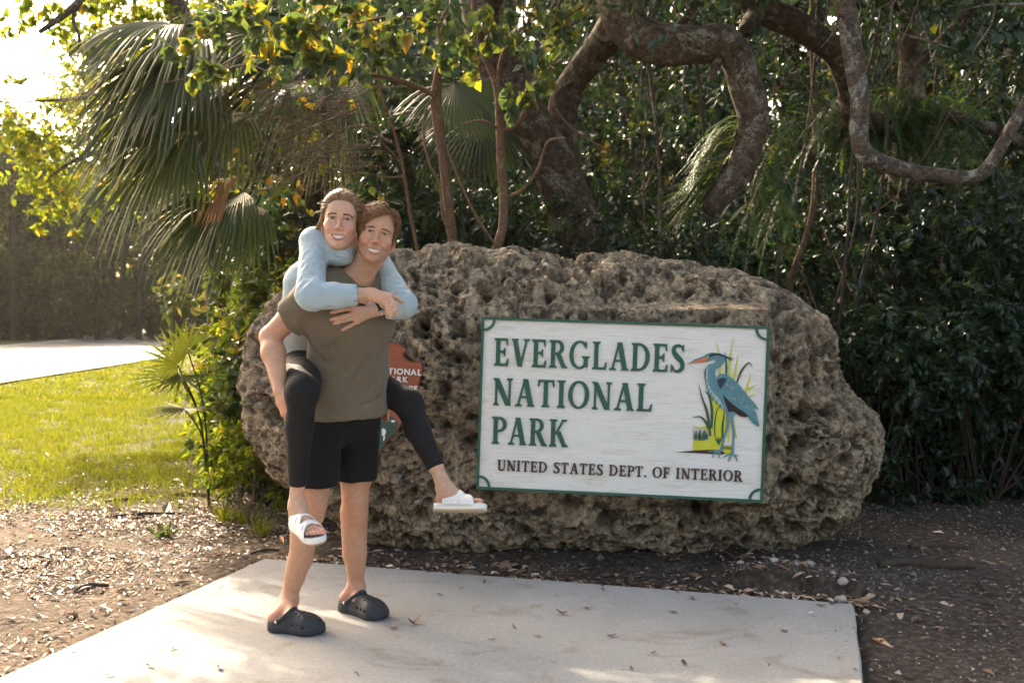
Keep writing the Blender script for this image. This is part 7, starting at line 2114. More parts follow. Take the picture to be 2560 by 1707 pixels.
# ---- clogs
def clog(heel, toe, flip, name='clog'):
    d = toe - heel; L = np.linalg.norm(d) ; d = d / L; sd = np.cross(U_, d) * flip
    M = np.stack([d, sd, U_], 1)
    o = heel - d * .012
    L = L + .018
    def q(a, s, z): return o + d * a + sd * s + U_ * z
    C = Sdf()
    def plan(X, Y, Z):      # foot print as a rounded outline
        px, py = X - o[0], Y - o[1]
        a = px * d[0] + py * d[1]; s = px * sd[0] + py * sd[1]
        w = np.interp(np.clip(a / L, 0, 1), [0, .10, .30, .45, .70, .88, 1], [.022, .040, .041, .043, .053, .046, .020]) if False else None
        e1 = np.sqrt((a - .055) ** 2 + s ** 2) - .043
        e2 = np.sqrt((a - (L - .075)) ** 2 + (s - .004) ** 2) - .053
        t = np.clip((a - .055) / (L - .13), 0, 1)
        e3 = np.sqrt((a - .055 - t * (L - .13)) ** 2 + (s - .004 * t) ** 2) - (.041 + .010 * t)
        e4 = np.sqrt(((a - (L - .05)) / 1.0) ** 2 + ((s - .012) / 1.0) ** 2) - .044
        return smin(smin(e1, e2, .03), smin(e3, e4, .03), .03), a, s
    def sole(X, Y, Z):
        e, a, s = plan(X, Y, Z)
        spring = .018 * np.clip((a - L * .72) / (L * .28), 0, 1) ** 2 + .004 * np.clip((.06 - a) / .06, 0, 1)
        zc_ = Z - .015 - spring
        return np.maximum(e, np.abs(zc_) - .0145)
    def upper(X, Y, Z, off=0.0):
        e, a, s = plan(X, Y, Z)
        top = np.interp(a / L, [-.1, .0, .30, .45, .55, .72, .88, 1.0, 1.1], [.08, .085, .092, .095, .092, .080, .066, .050, .03]) - off
        inn = np.clip(-(e + off) / .046, 0, 1)
        dome = (top - .024) * (1 - (1 - inn) ** 2.2) ** .5 + .024
        return np.maximum(e + off, (Z - dome) * .8)
    lo = o + np.minimum(d * -.03, d * (L + .03)) - .075; hi = o + np.maximum(d * -.03, d * (L + .03)) + .075
    lo[2] = -.004; hi[2] = .115
    C.u((sole, lo, hi))
    def shell(X, Y, Z):
        e, a, s = plan(X, Y, Z)
        rim_ = np.interp(a / L, [-.1, .0, .14, .26, .46, .475, .49], [.056, .054, .046, .046, .088, .12, .3])
        return np.maximum(np.maximum(upper(X, Y, Z), -upper(X, Y, Z, .0075)), np.maximum(Z - rim_, .008 - Z))
    C.u((shell, lo, hi), .006)
    # holes: round on top, ports along the sides
    for i, (a, s) in enumerate([(.56, -.022), (.56, 0.0), (.56, .022), (.64, -.030), (.64, -.010), (.64, .012), (.64, .032), (.72, -.022), (.72, .0), (.72, .022), (.79, -.010), (.79, .012)]):
        C.s(cone(q(a * L, s, .05), q(a * L, s, .10), .0042, .0042), .001)
    for a, hgt in ((.53, .040), (.63, .038), (.73, .036)):
        for s in (-1, 1):
            C.s(ell(q(a * L, s * .052, hgt), (.0062, .016, .0058), M), .001)
    V, F = C.mesh(.0026, lo, hi, 1)
    ob = child(name, V, F, m_clog, man)
    ob['label'] = None if False else 'charcoal grey perforated foam clog'
    # heel strap folded forward over the instep, with its rivets
    pts = [q(.235 * L, -.0445, .045), q(.33 * L, -.046, .063), q(.41 * L, -.041, .081), q(.455 * L, -.022, .095), q(.462 * L, 0, .099), q(.455 * L, .022, .095), q(.41 * L, .043, .081), q(.33 * L, .048, .063), q(.235 * L, .0455, .045)]
    bb = MB(); bb.add(*tube_vf(spline(pts, 36), .0085, 10, True, 0, 0, 0.5))
    st = bb.build('heel_strap', m_clog, man)
    for s in (-1, 1):
        bb = MB(); c = q(.245 * L, s * .0495, .047)
        bb.add(*tube_vf([c - sd * s * .006, c + sd * s * .0010, c + sd * s * .0022], np.array([.0062, .0062, .0035]), 12, True)); bb.build('strap_rivet', m_silver, man)
    return ob
clog(clogR_heel, clogR_toe, 1); clog(clogL_heel, clogL_toe, -1)

# ---- hair of the man: swept across from a parting on his left
def hair_paths(H, roots, flow, steps, step, lift, C=(0, .092, .036), Rr=(.0775, .0975, .0895)):
    C = np.array(C); Rr = np.array(Rr)
    out = []
    for p in roots:
        p = np.array(p, float); path = []
        for k in range(steps):
            n = (p - C) / Rr; ln = np.linalg.norm(n); nn = (n / ln) / Rr; nn /= np.linalg.norm(nn)
            surf = C + (p - C) / ln
            path.append(surf + nn * lift(k / (steps - 1), p))
            g = np.array(flow(surf, k / (steps - 1))); g = g - nn * (g @ nn); g /= np.linalg.norm(g) + 1e-9
            p = surf + g * step
        out.append([H.w(x) for x in path])
    return out
def cap_mesh(H, inside, name, mat, parent, C=(0, .092, .036), Rr=(.0760, .0960, .0875), n=70, tint=.12):
    C = np.array(C); Rr = np.array(Rr)
    th = np.linspace(0, math.pi, n); ph = np.linspace(0, 2 * math.pi, 2 * n, endpoint=False)
    T, Pp = np.meshgrid(th, ph, indexing='ij')
    L = np.stack([np.sin(T) * np.cos(Pp), np.sin(T) * np.sin(Pp), np.cos(T)], 2).reshape(-1, 3) * Rr + C
    k = inside(L)
    m2 = 2 * n
    i, j = np.meshgrid(np.arange(n - 1), np.arange(m2), indexing='ij'); i = i.ravel(); j = j.ravel(); j2 = (j + 1) % m2
    F = np.stack([i * m2 + j, (i + 1) * m2 + j, (i + 1) * m2 + j2, i * m2 + j2], 1)
    F = F[np.sum(k[F], 1) >= 3]
    W = np.array([H.w(x) for x in L])
    return W, F, tint
r = np.random.RandomState(12)
def man_hairline(L):
    x, y, z = L[..., 0], L[..., 1], L[..., 2]
    front = z > np.interp(x, [-.08, -.062, -.045, -.02, .01, .032, .050, .062, .08], [-.03, .010, .034, .052, .066, .078, .070, .044, -.005])
    side = (y > .052 + .5 * np.clip(.0 - z, 0, .1) * .6) & (z > -.030 + .0 * x)
    back = (y > .115) & (z > -.065)
    return np.where(y < .055, front, np.where(y < .115, side | front & (z > .0), back | (z > -.03)))
hb = MB()
W, Fc, tn = cap_mesh(HM, lambda L: man_hairline(L - np.array([0, .010, .010]) * (L[..., 1:2] < .06)), 'hair', m_hair_m, man)
hb.add(W, Fc, tn)
roots = []
while len(roots) < 2600:
    v = r.randn(3); v /= np.linalg.norm(v)
    L = np.array([0, .092, .036]) + v * np.array([.076, .096, .0875])
    if man_hairline(L[None])[0] and not (abs(v[0]) > .88 and v[2] < -.35): roots.append(L)
part_x = .030
def flow_m(p, t):
    x, y, z = p
    if z > .065 or (y < .05 and z > .03):
        if x < part_x: return (-.9, -.50 + .25 * t, -.25 - .5 * t)
        return (.75, -.15 + .4 * t, -.9)
    if x > 0: return (.05, .35, -1.0)
    return (-.05, .10 if y > .04 else -.2, -1.0)
paths = hair_paths(HM, roots, flow_m, 6, .0105, lambda s, p: .003 + (.010 + .004 * r.rand()) * math.sin(math.pi * min(1, s * 1.05)) * (1 if p[2] > .03 else .40) + r.uniform(0, .004))
strands(hb, paths, r.uniform(.0009, .0021, len(paths)), .6, np.clip(r.beta(2, 3, len(paths)), 0, 1))
# the fringe that falls over the forehead on his right
fr = []
for k in range(330):
    x0 = r.uniform(-.052, .036); z0 = .088 + .12 * x0 + r.uniform(-.016, .016)
    fr.append((x0, .020 + r.uniform(-.004, .008), z0))
def flow_f(p, t): return (-.95, -.15 + .2 * t, -.30 - .45 * t)
paths = hair_paths(HM, fr, flow_f, 7, .0105, lambda s, p: .005 + .009 * math.sin(math.pi * min(1, s * .9)) + r.uniform(0, .003))
strands(hb, paths, r.uniform(.0009, .0020, len(paths)), .6, np.clip(r.beta(2.2, 2.2, len(paths)), 0, 1))
for k in range(170):
    v = r.randn(3); v[2] = abs(v[2]) * 1.2; v /= np.linalg.norm(v)
    L = np.array([0, .092, .036]) + v * np.array([.080, .100, .096])
    if L[1] < .03 or not man_hairline((L - np.array([0, -.012, .012]))[None])[0]: continue
    dv = np.array(flow_m(L, 0)); dv = dv / np.linalg.norm(dv) + v * r.uniform(.1, .7) + r.randn(3) * .3
    hb.add(*tube_vf(spline([HM.w(L), HM.w(L + dv * .014), HM.w(L + dv * .026 + r.randn(3) * .004)], 6), np.array([.0006, .0006, .0005, .0005, .0004, .0002]), 3, False), r.uniform(.4, 1))
hb.build('hair', m_hair_m, man)

# ------------------------------------------------------------------ the woman
wb = Sdf(); wb.ops = list(HW.S.ops)
wb.u(cone(w_shc + np.array([.01, -.01, -.02]), HW.w((0, .092, -.072)), .050, .046), .022)
wb.u(cone(w_shc + np.array([.02, -.03, -.03]), HW.w((0, .055, -.090)), .040, .038), .03)
wb.u(econe(w_shc - U_ * .05, w_chs, (.080, .045), (.110, .070), R_), .04)
wb.u(econe(w_chs, w_wst, (.110, .070), (.105, .070), R_), .03)
wb.u(econe(w_wst, w_pel, (.105, .070), (.115, .078), R_), .03)
wb.u(cone(w_shR, w_elR, .038, .034), .03); wb.u(cone(w_shL, w_elL, .038, .034), .03)
wb.u(cone(w_elR, w_wrR + rarm_dir * .4, .034, .031), .02); wb.u(cone(w_elL, w_wrL + larm_dir * .35, .034, .030), .02)
for hp, kn, an in ((w_hipR, w_knR, w_anR), (w_hipL, w_knL, w_anL)):
    wb.u(cone(hp, kn, .060, .040), .04); wb.u(cone(kn, kn + (an - kn) * .35, .040, .038), .02); wb.u(cone(kn + (an - kn) * .35, kn + (an - kn) * .8, .038, .0315), .02)
    wb.u(cone(kn + (an - kn) * .75, an, .034, .0285), .02)
wf_ankR = Pn(745, 1268, 4.125); wf_ankL = Pn(1113, 1222, 4.39)
wb.u(cone(w_anR, wf_ankR, .0285, .029), .02); wb.u(cone(w_anL, wf_ankL, .0285, .029), .02)
wf_heelR, wf_toeR = Pn(737, 1306, 4.165), Pn(795, 1343, 3.985)
wf_heelL, wf_toeL = Pn(1094, 1262, 4.405), Pn(1207, 1264, 4.345)
upR = np.array([.10, -.45, .92]); upL = np.array([.02, .40, .92])
RF = foot_sdf(wb, wf_ankR, wf_heelR, wf_toeR, .86, True, upR, 1)
LF = foot_sdf(wb, wf_ankL, wf_heelL, wf_toeL, .86, True, upL, -1)
for q, a in ((1, wf_ankR), (1, wf_ankL)):
    wb.u(ell(a + np.array([-.024, -.006, .0]), (.012, .014, .015)), .014); wb.u(ell(a + np.array([.024, -.006, .0]), (.012, .014, .015)), .014)
Vh, Fh = head_mesh(HW, wb, .0024)
zw = HW.w((0, .08, -.115))
Vh, Fh = clip_faces(Vh, Fh, lambda V: (V - zw) @ HW.M[:, 2] > -.004)
lipw, blw, dkw = head_attrs(HW, Vh, True)
Vb, Fb = wb.mesh(.0055, smooth=1)
Vb, Fb = clip_faces(Vb, Fb, lambda V: ((V - zw) @ HW.M[:, 2] < .004) | (np.linalg.norm(V - HW.w((0, .07, 0)), axis=1) > .22))
ftc = [(v3(wf_heelR) * .45 + v3(wf_toeR) * .55), (v3(wf_heelL) * .45 + v3(wf_toeL) * .55)]
feet = []
for c in ftc:
    v_, f_ = wb.mesh(.0026, c - .17, c + .17, 1)
    feet.append(clip_faces(v_, f_, lambda V, c=c: np.linalg.norm(V - c, axis=1) < .135))
    Vb, Fb = clip_faces(Vb, Fb, lambda V, c=c: np.linalg.norm(V - c, axis=1) > .130)
Vb, Fb = join_vf([(Vb, Fb)] + feet)
Vl, Fl = lhand.mesh(.0025, smooth=1); Vr, Fr = rhand.mesh(.0025, smooth=1)
def blush_pts(V, lst):
    r_ = np.zeros(len(V))
    for c, rad, a in lst: r_ = np.maximum(r_, a * np.exp(-np.sum((V - c) ** 2, 1) / rad ** 2))
    return r_
bl_l = blush_pts(Vl, [(c, .016, .55) for c in lh_kn] + [(c, .011, .5) for c in lh_pip + lh_tip])
bl_r = blush_pts(Vr, [(c, .014, .35) for c in rh_kn] + [(c, .011, .35) for c in rh_pip + rh_tip])
bl_b = blush_pts(Vb, [(wf_heelR, .05, .5), (wf_toeR, .07, .55), (wf_heelL, .05, .5), (wf_toeL, .07, .5)])
V_, F__ = join_vf([(Vh, Fh), (Vb, Fb), (Vl, Fl), (Vr, Fr)])
z_ = np.zeros(len(Vb) + len(Vl) + len(Vr))
child('body', V_, F__, m_skin_w, woman, {'lip': np.concatenate([lipw, z_]), 'blush': np.concatenate([blw, bl_b, bl_l, bl_r]), 'dark': np.concatenate([dkw, z_])})
face_parts(HW, woman, True, m_hair_w, (0, 0, CAM_H))

# shirt
sb = Sdf(); sb.ops = list(shirt.ops)
sb.i(plane_cut(w_pel + U_ * .022, -U_ - R_ * .10 + F_ * .25))
def end_cut(c, n, rad=.075):
    c = v3(c); pc = plane_cut(c, n)
    return lambda X, Y, Z: np.where((X - c[0]) ** 2 + (Y - c[1]) ** 2 + (Z - c[2]) ** 2 < rad ** 2, pc(X, Y, Z), -1.0)
sb.i(end_cut(cuffR, -rarm_dir)); sb.i(end_cut(cuffL, -larm_dir))
sb.s(cone(cuffR + rarm_dir * .12, cuffR - rarm_dir * .2, .0335, .034), .003)
sb.s(cone(cuffL + larm_dir * .12, cuffL - larm_dir * .2, .0315, .032), .003)
nk = HW.w((0, .085, -.112))
sb.s(ell(HW.w((0, .015, -.080)), (.058, .060, .048), HW.M), .008)
sb.s(ell(HW.w((0, .07, -.01)), (.078, .10, .105), HW.M), .006)
Vs, Fs = sb.mesh(.0045, smooth=1)
def shirt_f(V):
    r_ = np.zeros(len(V)); 
    for a, b, c, w in ((w_shR, w_elR, cuffR, 1.0), (w_shL, w_elL, cuffL, .8)):
        for p0, p1, s in ((a, b, 0), (b, c, 5)):
            ax = p1 - p0; L = np.linalg.norm(ax); ax = ax / L
            t = (V - p0) @ ax; rad = V - p0 - t[:, None] * ax; dist = np.linalg.norm(rad, axis=1)
            m = sstep(.085, .06, dist) * sstep(-.02, .02, t) * sstep(L + .03, L - .01, t)
            el = np.exp(-((np.linalg.norm(V - b, axis=1)) / .10) ** 2)
            rn = rad / (dist[:, None] + 1e-6)
            n = 1 - 2.2 * np.abs(gnoise(np.c_[t * 25 + s + rn[:, 2] * 1.6, rn[:, 0] * 1.5, rn[:, 1] * 1.5 + 3], 421))
            r_ = r_ + m * n * (.35 + 1.3 * el) * w
    body = 1 - 2 * np.abs(gnoise(np.c_[V[:, 0] * 9 + V[:, 2] * 7, V[:, 1] * 9, V[:, 2] * 13 - V[:, 0] * 8], 423))
    return r_ + .55 * body + .5 * fbm(V * 9, 2, 425)
Vs = folds(Vs, Fs, .0070, shirt_f)
child('shirt', Vs, Fs, m_denim, woman)
# cuff bands, collar leaves and placket
for c, dv, r0 in ((cuffR, rarm_dir, .0395), (cuffL, larm_dir, .0375)):
    dn = dv / np.linalg.norm(dv)
    b = MB(); b.add(*tube_vf([c - dn * .002, c + dn * .004, c + dn * .034, c + dn * .040], np.array([r0 - .003, r0, r0 + .0015, r0 - .004]), 26, False, .01, 5)); b.build('cuff', m_denim, woman)
def cloth_leaf(pts, th=.003, name='collar_leaf'):
    """thin quad patch given as rows of points"""
    A = np.array(pts); n, m = A.shape[:2]
    Vv = A.reshape(-1, 3); i, j = np.meshgrid(np.arange(n - 1), np.arange(m - 1), indexing='ij'); i = i.ravel(); j = j.ravel()
    F = np.stack([i * m + j, (i + 1) * m + j, (i + 1) * m + j + 1, i * m + j + 1], 1)
    ob = child(name, Vv, F, m_denim, woman)
    md = ob.modifiers.new('thickness', 'SOLIDIFY'); md.thickness = th
    md = ob.modifiers.new('smooth', 'SUBSURF'); md.levels = md.render_levels = 1
    return ob
def C3(x, y, off=.004, dflt=4.2):
    px, py = 740 + x / 5.807, 470 + y / 5.807
    return Pn(px, py, hits([shirt], px, py, dflt) - off)
cloth_leaf([[C3(548, 872, .014), C3(640, 885, .018), C3(735, 895, .020), C3(778, 940, .018)],
            [C3(552, 940, .012), C3(650, 945, .014), C3(740, 955, .015), C3(798, 1000, .014)],
            [C3(558, 1000, .009), C3(640, 1000, .011), C3(720, 1030, .012), C3(775, 1045, .010)]])
cloth_leaf([[C3(292, 540, .012, 4.28), C3(340, 532, .014, 4.26), C3(392, 556, .014, 4.22)],
            [C3(285, 580, .012, 4.28), C3(345, 590, .013, 4.25), C3(408, 610, .013, 4.21)],
            [C3(290, 620, .010, 4.28), C3(350, 638, .010, 4.24), C3(425, 668, .010, 4.20)]])
# leggings
lb = Sdf(); lb.ops = list(leggings.ops)
lb.i(end_cut(legs_R, w_anR - w_knR)); lb.i(end_cut(legs_L, w_anL - w_knL))
Vs, Fs = lb.mesh(.0054, smooth=1)
Vs = folds(Vs, Fs, .0022, lambda V: fbm(V * np.array([9, 9, 14]), 2, 431))
child('leggings', Vs, Fs, m_legging, woman)

# sandals
def sandal(FR, heel, toe, flip, sole_t=.021):
    d, u, sd, L = FR
    o = v3(heel) - d * .012 + u * (-.002); L2 = L + .030
    def q(a, s, z): return o + d * a * L2 + sd * s + u * z
    prof = [(0.0, -.012, .012), (.02, -.024, .024), (.08, -.031, .031), (.20, -.033, .032), (.38, -.034, .031), (.55, -.040, .035), (.72, -.046, .040), (.84, -.043, .041), (.93, -.032, .036), (.985, -.014, .024), (1.0, -.004, .012)]
    pl = [(a, s1) for a, s0, s1 in prof] + [(a, s0) for a, s0, s1 in prof[::-1]]
    pl = spline(pl + pl[:1], 72)[:-1]
    n = len(pl); b = MB()
    levels = [(-sole_t, .93), (-sole_t + .004, 1.0), (-.004, 1.0), (.004, 1.0), (.005, .94), (.0, .90)]
    cen = pl.mean(0)
    Vv = []
    for z, k in levels:
        for a, s in pl:
            aa = cen[0] + (a - cen[0]) * (1 - (1 - k) * .45); ss = s * k
            bump_ = .003 * math.sin(aa * math.pi)
            Vv.append(q(aa, ss, z + .008 * max(0, aa - .8) * 2))
    Vv = np.array(Vv); k = np.arange(n); k2 = (k + 1) % n; F4 = []
    for l in range(len(levels) - 1): F4.append(np.stack([l * n + k, l * n + k2, (l + 1) * n + k2, (l + 1) * n + k], 1))
    m0 = len(Vv); Vv = np.concatenate([Vv, [q(.5, 0, -.0), q(.5, 0, -sole_t)]])
    F3 = [np.stack([np.full(n, m0), (len(levels) - 1) * n + k, (len(levels) - 1) * n + k2], 1), np.stack([np.full(n, m0 + 1), k2, k], 1)]
    b.add(Vv, [np.concatenate(F4), np.concatenate(F3)])
    root = empty('sandal'); root.parent = woman
    root.location = (0, 0, 0)
    so = b.build('footbed', m_sandal, None); so.parent = root
    so.data.transform(Matrix.Translation(-Vector(woman.location)))
    # tread under the sole
    b = MB()
    ring = np.array([q(cen[0] + (a - cen[0]) * .955, s * .90, -sole_t - .0035) for a, s in pl]); r2 = np.array([q(cen[0] + (a - cen[0]) * .965, s * .92, -sole_t + .001) for a, s in pl])
    Vv = np.concatenate([ring, r2, [q(.5, 0, -sole_t - .0035)]])
    b.add(Vv, [np.stack([k, k2, k2 + n, k + n], 1), np.stack([np.full(n, 2 * n), k2, k], 1)])
    so = b.build('tread', m_tread, None); so.parent = root; so.data.transform(Matrix.Translation(-Vector(woman.location)))
    # two straps that rise from the sides of the footbed
    for a0, a1, hgt, wl, wr in ((.32, .55, .070, .041, .041), (.60, .75, .048, .047, .045)):
        m_ = 22; rows = []
        for t in np.linspace(0, 1, m_):
            an_ = math.pi * t
            s = -wl * math.cos(an_) if math.cos(an_) > 0 else -wr * math.cos(an_)
            s = -((wl + wr) / 2) * math.cos(an_) * 1.03
            z = -.006 + (hgt + .006) * math.sin(an_) ** .75
            flare = 1 + 1.15 * abs(math.cos(an_)) ** 1.6
            am = (a0 + a1) / 2; hw = (a1 - a0) / 2 * flare
            lean = -.05 * math.sin(an_)
            rows.append([q(am - hw + lean, s, z), q(am - hw / 3 + lean, s * 1.03, z + .002), q(am + hw / 3 + lean, s * 1.03, z + .001), q(am + hw + lean, s, z - .004)])
        A = np.array(rows).reshape(-1, 3); i, j = np.meshgrid(np.arange(m_ - 1), np.arange(3), indexing='ij'); i = i.ravel(); j = j.ravel()
        F = np.stack([i * 4 + j, (i + 1) * 4 + j, (i + 1) * 4 + j + 1, i * 4 + j + 1], 1)
        me = mesh_np('strap', A - np.array(woman.location), F, m_sandal, True)
        ob = _link0('strap', me, root)
        md = ob.modifiers.new('thickness', 'SOLIDIFY'); md.thickness = .0045; md.offset = 0.0
        md = ob.modifiers.new('smooth', 'SUBSURF'); md.levels = md.render_levels = 1
        # buckle on the outer side
        c = (np.array(rows[5][1]) + np.array(rows[5][2])) / 2; tdir = np.array(rows[6][1]) - np.array(rows[4][1]); tdir /= np.linalg.norm(tdir)
        nrm_ = np.cross(tdir, d); nrm_ /= np.linalg.norm(nrm_)
        if nrm_ @ u < 0: nrm_ = -nrm_
        pts_ = [c + d * .013 * x + tdir * .011 * y + nrm_ * .0045 for x, y in ((-1, -1), (1, -1), (1, 1), (-1, 1))]
        low = [p_ - nrm_ * .006 for p_ in pts_]
        bb = MB(); bb.add(np.array(low + pts_), np.array([[4, 5, 6, 7], [0, 1, 5, 4], [1, 2, 6, 5], [2, 3, 7, 6], [3, 0, 4, 7]]))
        so = bb.build('buckle', m_sandal, None, False); so.parent = root; so.data.transform(Matrix.Translation(-Vector(woman.location)))
    return root
sandal(RF, wf_heelR, wf_toeR, 1); sandal(LF, wf_heelL, wf_toeL, -1)

# watch, bracelets, ring
def ring_on(c, axis, rx, ry, xdir, rad, name, mat, flat=None, n=36):
    axis = axis / np.linalg.norm(axis); x = v3(xdir); x = x - axis * (x @ axis); x /= np.linalg.norm(x); y = np.cross(axis, x)
    a = np.linspace(0, 2 * math.pi, n)
    pts = [c + x * rx * math.cos(k) + y * ry * math.sin(k) for k in a]
    b = MB(); b.add(*tube_vf(pts, rad, 8, False, 0, 0, flat)); return b.build(name, mat, woman)
wc = w_wrL + larm_dir * -.015; wx = larm_dir / np.linalg.norm(larm_dir)
m_ = 40; rows = []
upv = np.array([0, 0, 1.0]); upv = upv - wx * (upv @ wx); upv /= np.linalg.norm(upv); fr_ = np.cross(wx, upv)
if fr_[1] > 0: fr_ = -fr_
for k in np.linspace(0, 2 * math.pi, m_):
    e = upv * .0275 * math.cos(k) + fr_ * .0225 * math.sin(k)
    rows.append([wc + e - wx * .010, wc + e * 1.05 - wx * .009, wc + e * 1.05 + wx * .009, wc + e + wx * .010])
A = np.array(rows).reshape(-1, 3); i, j = np.meshgrid(np.arange(m_ - 1), np.arange(3), indexing='ij'); i = i.ravel(); j = j.ravel()
wt = empty('wrist_watch'); wt.parent = woman
F = np.stack([i * 4 + j, (i + 1) * 4 + j, (i + 1) * 4 + j + 1, i * 4 + j + 1], 1)
_link0('watch_band', mesh_np('watch_band', A - np.array(woman.location), F, m_band, True), wt)
def slab(c, ax, ay, az, hx, hy, hz, name, mat, parent, rr=.004):
    sq = []
    for sx, sy, a0 in ((1, 1, 0), (-1, 1, 90), (-1, -1, 180), (1, -1, 270)):
        for k in (0, 45, 90):
            an_ = math.radians(a0 + k); sq.append((sx * (hx - rr) + rr * math.cos(an_), sy * (hy - rr) + rr * math.sin(an_)))
    n = len(sq); Vv = np.array([c + ax * x + ay * y + az * z for z, s in ((-hz, 1), (hz * .6, 1), (hz, .9)) for x, y in [(x * s, y * s) for x, y in sq]] + [c + az * hz])
    k = np.arange(n); k2 = (k + 1) % n
    b = MB(); b.add(Vv, [np.concatenate([np.stack([l * n + k, l * n + k2, (l + 1) * n + k2, (l + 1) * n + k], 1) for l in (0, 1)]), np.stack([np.full(n, 3 * n), 2 * n + k, 2 * n + k2], 1)])
    o = b.build(name, mat, None); o.data.transform(Matrix.Translation(-Vector(woman.location))); o.parent = parent
fw = fr_ * .97 + upv * .22; fw /= np.linalg.norm(fw); sw = np.cross(fw, wx)
slab(wc + fw * .0270, wx, sw, fw, .0165, .0195, .0045, 'watch_case', m_silver, wt)
slab(wc + fw * .0310, wx, sw, fw, .0145, .0175, .0020, 'watch_face', m_watchg, wt)
for k, (t, mt, rd) in enumerate(((.085, m_gold, .0016), (.045, m_gold, .0024), (-.02, m_silver, .0009))):
    ring_on(w_wrR + rarm_dir * t + U_ * (-.004 if k < 2 else 0), rarm_dir + np.array([.03, .0, .05 * (k - 1)]), .0300, .0255, U_, rd, 'bracelet', mt)
ra = lh_pip[2] - lh_kn[2]
ring_on(lh_kn[2] + ra * .42, ra, .0100, .0100, U_, .0011, 'finger_ring', m_silver)
b = MB(); c = lh_kn[2] + ra * .42 + np.array([0, -.0108, .002])
gm = np.array([[1, 0, 0], [0, 0, 1], [-1, 0, 0], [0, 0, -1], [0, -.8, 0], [0, .8, 0]]) * .0036 + c
b.add(gm, np.array([[0, 1, 4], [1, 2, 4], [2, 3, 4], [3, 0, 4], [1, 0, 5], [2, 1, 5], [3, 2, 5], [0, 3, 5]])); b.build('ring_stone', simple_mat('clear_stone', (.9, .9, .92), .05, .9), woman, False)
rr_ = rh_pip[2] - rh_kn[2]
ring_on(rh_kn[2] + rr_ * .55, rr_, .0100, .0100, U_, .0009, 'finger_ring', m_silver)

# hair of the woman, drawn back, with loose locks beside the neck
r = np.random.RandomState(22)
def w_hairline(L):
    x, y, z = L[..., 0], L[..., 1], L[..., 2]
    fr_z = np.interp(np.abs(x), [0, .03, .045, .055, .064, .08], [.076, .072, .058, .034, -.006, -.03])
    return np.where(y < .062, z > fr_z, (z > -.075))
hb = MB()
W, Fc, tn = cap_mesh(HW, lambda L: w_hairline(L - np.array([0, .008, .009]) * (L[..., 1:2] < .07)), 'hair', m_hair_w, woman, tint=.2)
hb.add(W, Fc, tn)
roots = []
while len(roots) < 2300:
    v = r.randn(3); v /= np.linalg.norm(v)
    L = np.array([0, .092, .036]) + v * np.array([.076, .096, .0875])
    if w_hairline(L[None])[0] and L[1] < .17: roots.append(L)
for k in range(420):        # hairline
    a = r.uniform(-1, 1); x = a * .066
    z = np.interp(abs(x), [0, .03, .045, .055, .064, .08], [.076, .072, .058, .034, -.006, -.03]) + r.uniform(0, .008)
    y = .092 - .096 * math.sqrt(max(0, 1 - (x / .076) ** 2 - ((z - .036) / .0875) ** 2))
    roots.append((x, min(y, .09), z))
paths = hair_paths(HW, roots, lambda p, t: (.18 * np.sign(p[0]) * (1 - t), 1.0, -.15 - .55 * t + (.35 if p[1] < .04 else 0)), 7, .0135, lambda s, p: .001 + (.008 + .004 * r.rand()) * math.sin(math.pi * min(1, s * 1.1)) + r.uniform(0, .0022))
strands(hb, paths, r.uniform(.0008, .0017, len(paths)), .6, np.clip(r.beta(2, 2.6, len(paths)), 0, 1), 8)
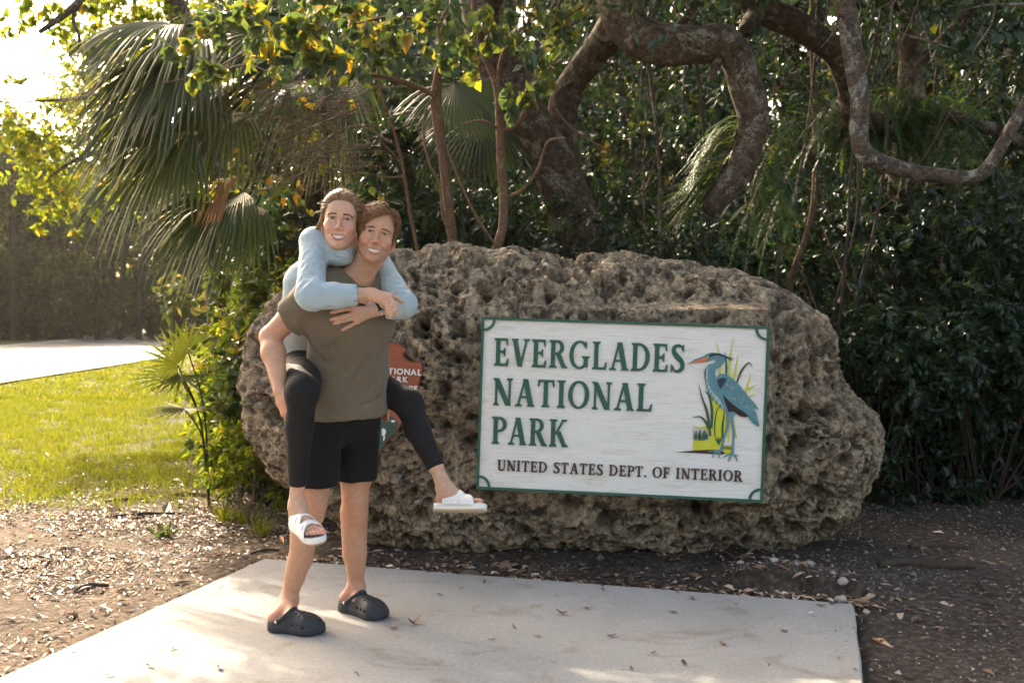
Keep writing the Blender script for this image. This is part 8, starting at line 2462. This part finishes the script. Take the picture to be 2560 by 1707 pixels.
# locks falling on her right side, behind the ear
loose = []
for k in range(420):
    t = r.rand()
    p0 = np.array([-.066 - .008 * r.rand(), .050 + .05 * r.rand(), .060 - .060 * r.rand()])
    p1 = np.array([-.083 - .008 * r.rand(), .068 + .05 * r.rand(), .0 - .025 * r.rand()])
    p2 = np.array([-.090 - .018 * r.rand(), .080 + .05 * r.rand(), -.050])
    p3 = np.array([-.106 - .028 * r.rand(), .105 + .03 * r.rand(), -.085 - .014 * r.rand()])
    loose.append([HW.w(x) for x in (p0, p1, p2, p3)])
strands(hb, loose, r.uniform(.0007, .0014, len(loose)), .6, np.clip(r.beta(2.6, 2.0, len(loose)), 0, 1), 9)
for k in range(260):
    v = r.randn(3); v[2] = abs(v[2]) * 1.1; v /= np.linalg.norm(v)
    L = np.array([0, .092, .036]) + v * np.array([.079, .099, .094])
    if L[1] < .01: continue
    dv = np.array([.2 * v[0], .8, -.1]) + v * r.uniform(.1, .7) + r.randn(3) * .35
    hb.add(*tube_vf(spline([HW.w(L), HW.w(L + dv * .018), HW.w(L + dv * .034 + r.randn(3) * .006)], 6), np.array([.0006, .0006, .0005, .0005, .0004, .0002]), 3, False), r.uniform(.4, 1))
hb.build('hair', m_hair_w, woman)
link = _link0
# ------------------------------------------------------------------ warm hazy air
m_haze = bpy.data.materials.new('haze'); m_haze.use_nodes = True
t = m_haze.node_tree; t.nodes.clear(); out = t.nodes.new('ShaderNodeOutputMaterial')
pv = t.nodes.new('ShaderNodeVolumePrincipled')
pv.inputs['Color'].default_value = (1.0, 0.96, 0.88, 1); pv.inputs['Density'].default_value = 0.00022; pv.inputs['Anisotropy'].default_value = 0.55
t.links.new(pv.outputs[0], out.inputs['Volume'])
hx0, hx1, hy0, hy1, hz0, hz1 = -180.0, 180.0, -48.0, 250.0, -1.2, 15.5
hv = np.array([(x, y, z) for z in (hz0, hz1) for y in (hy0, hy1) for x in (hx0, hx1)])
hf = np.array([[0, 2, 3, 1], [4, 5, 7, 6], [0, 1, 5, 4], [2, 6, 7, 3], [0, 4, 6, 2], [1, 3, 7, 5]])
hz = link('haze', mesh_np('haze', hv, hf, m_haze, False)); hz['kind'] = 'stuff'
# ------------------------------------------------------------------ pieces too small to pick apart singly are stuff
for o in bpy.context.scene.objects:
    if o.parent is not None and o.name.split('.')[0] in ('foliage', 'crown', 'twigs', 'stems', 'fronds', 'blades', 'leaves', 'hair', 'eyebrow', 'eyelashes'):
        if o.name.split('.')[0] not in ('hair',): o['kind'] = 'stuff'
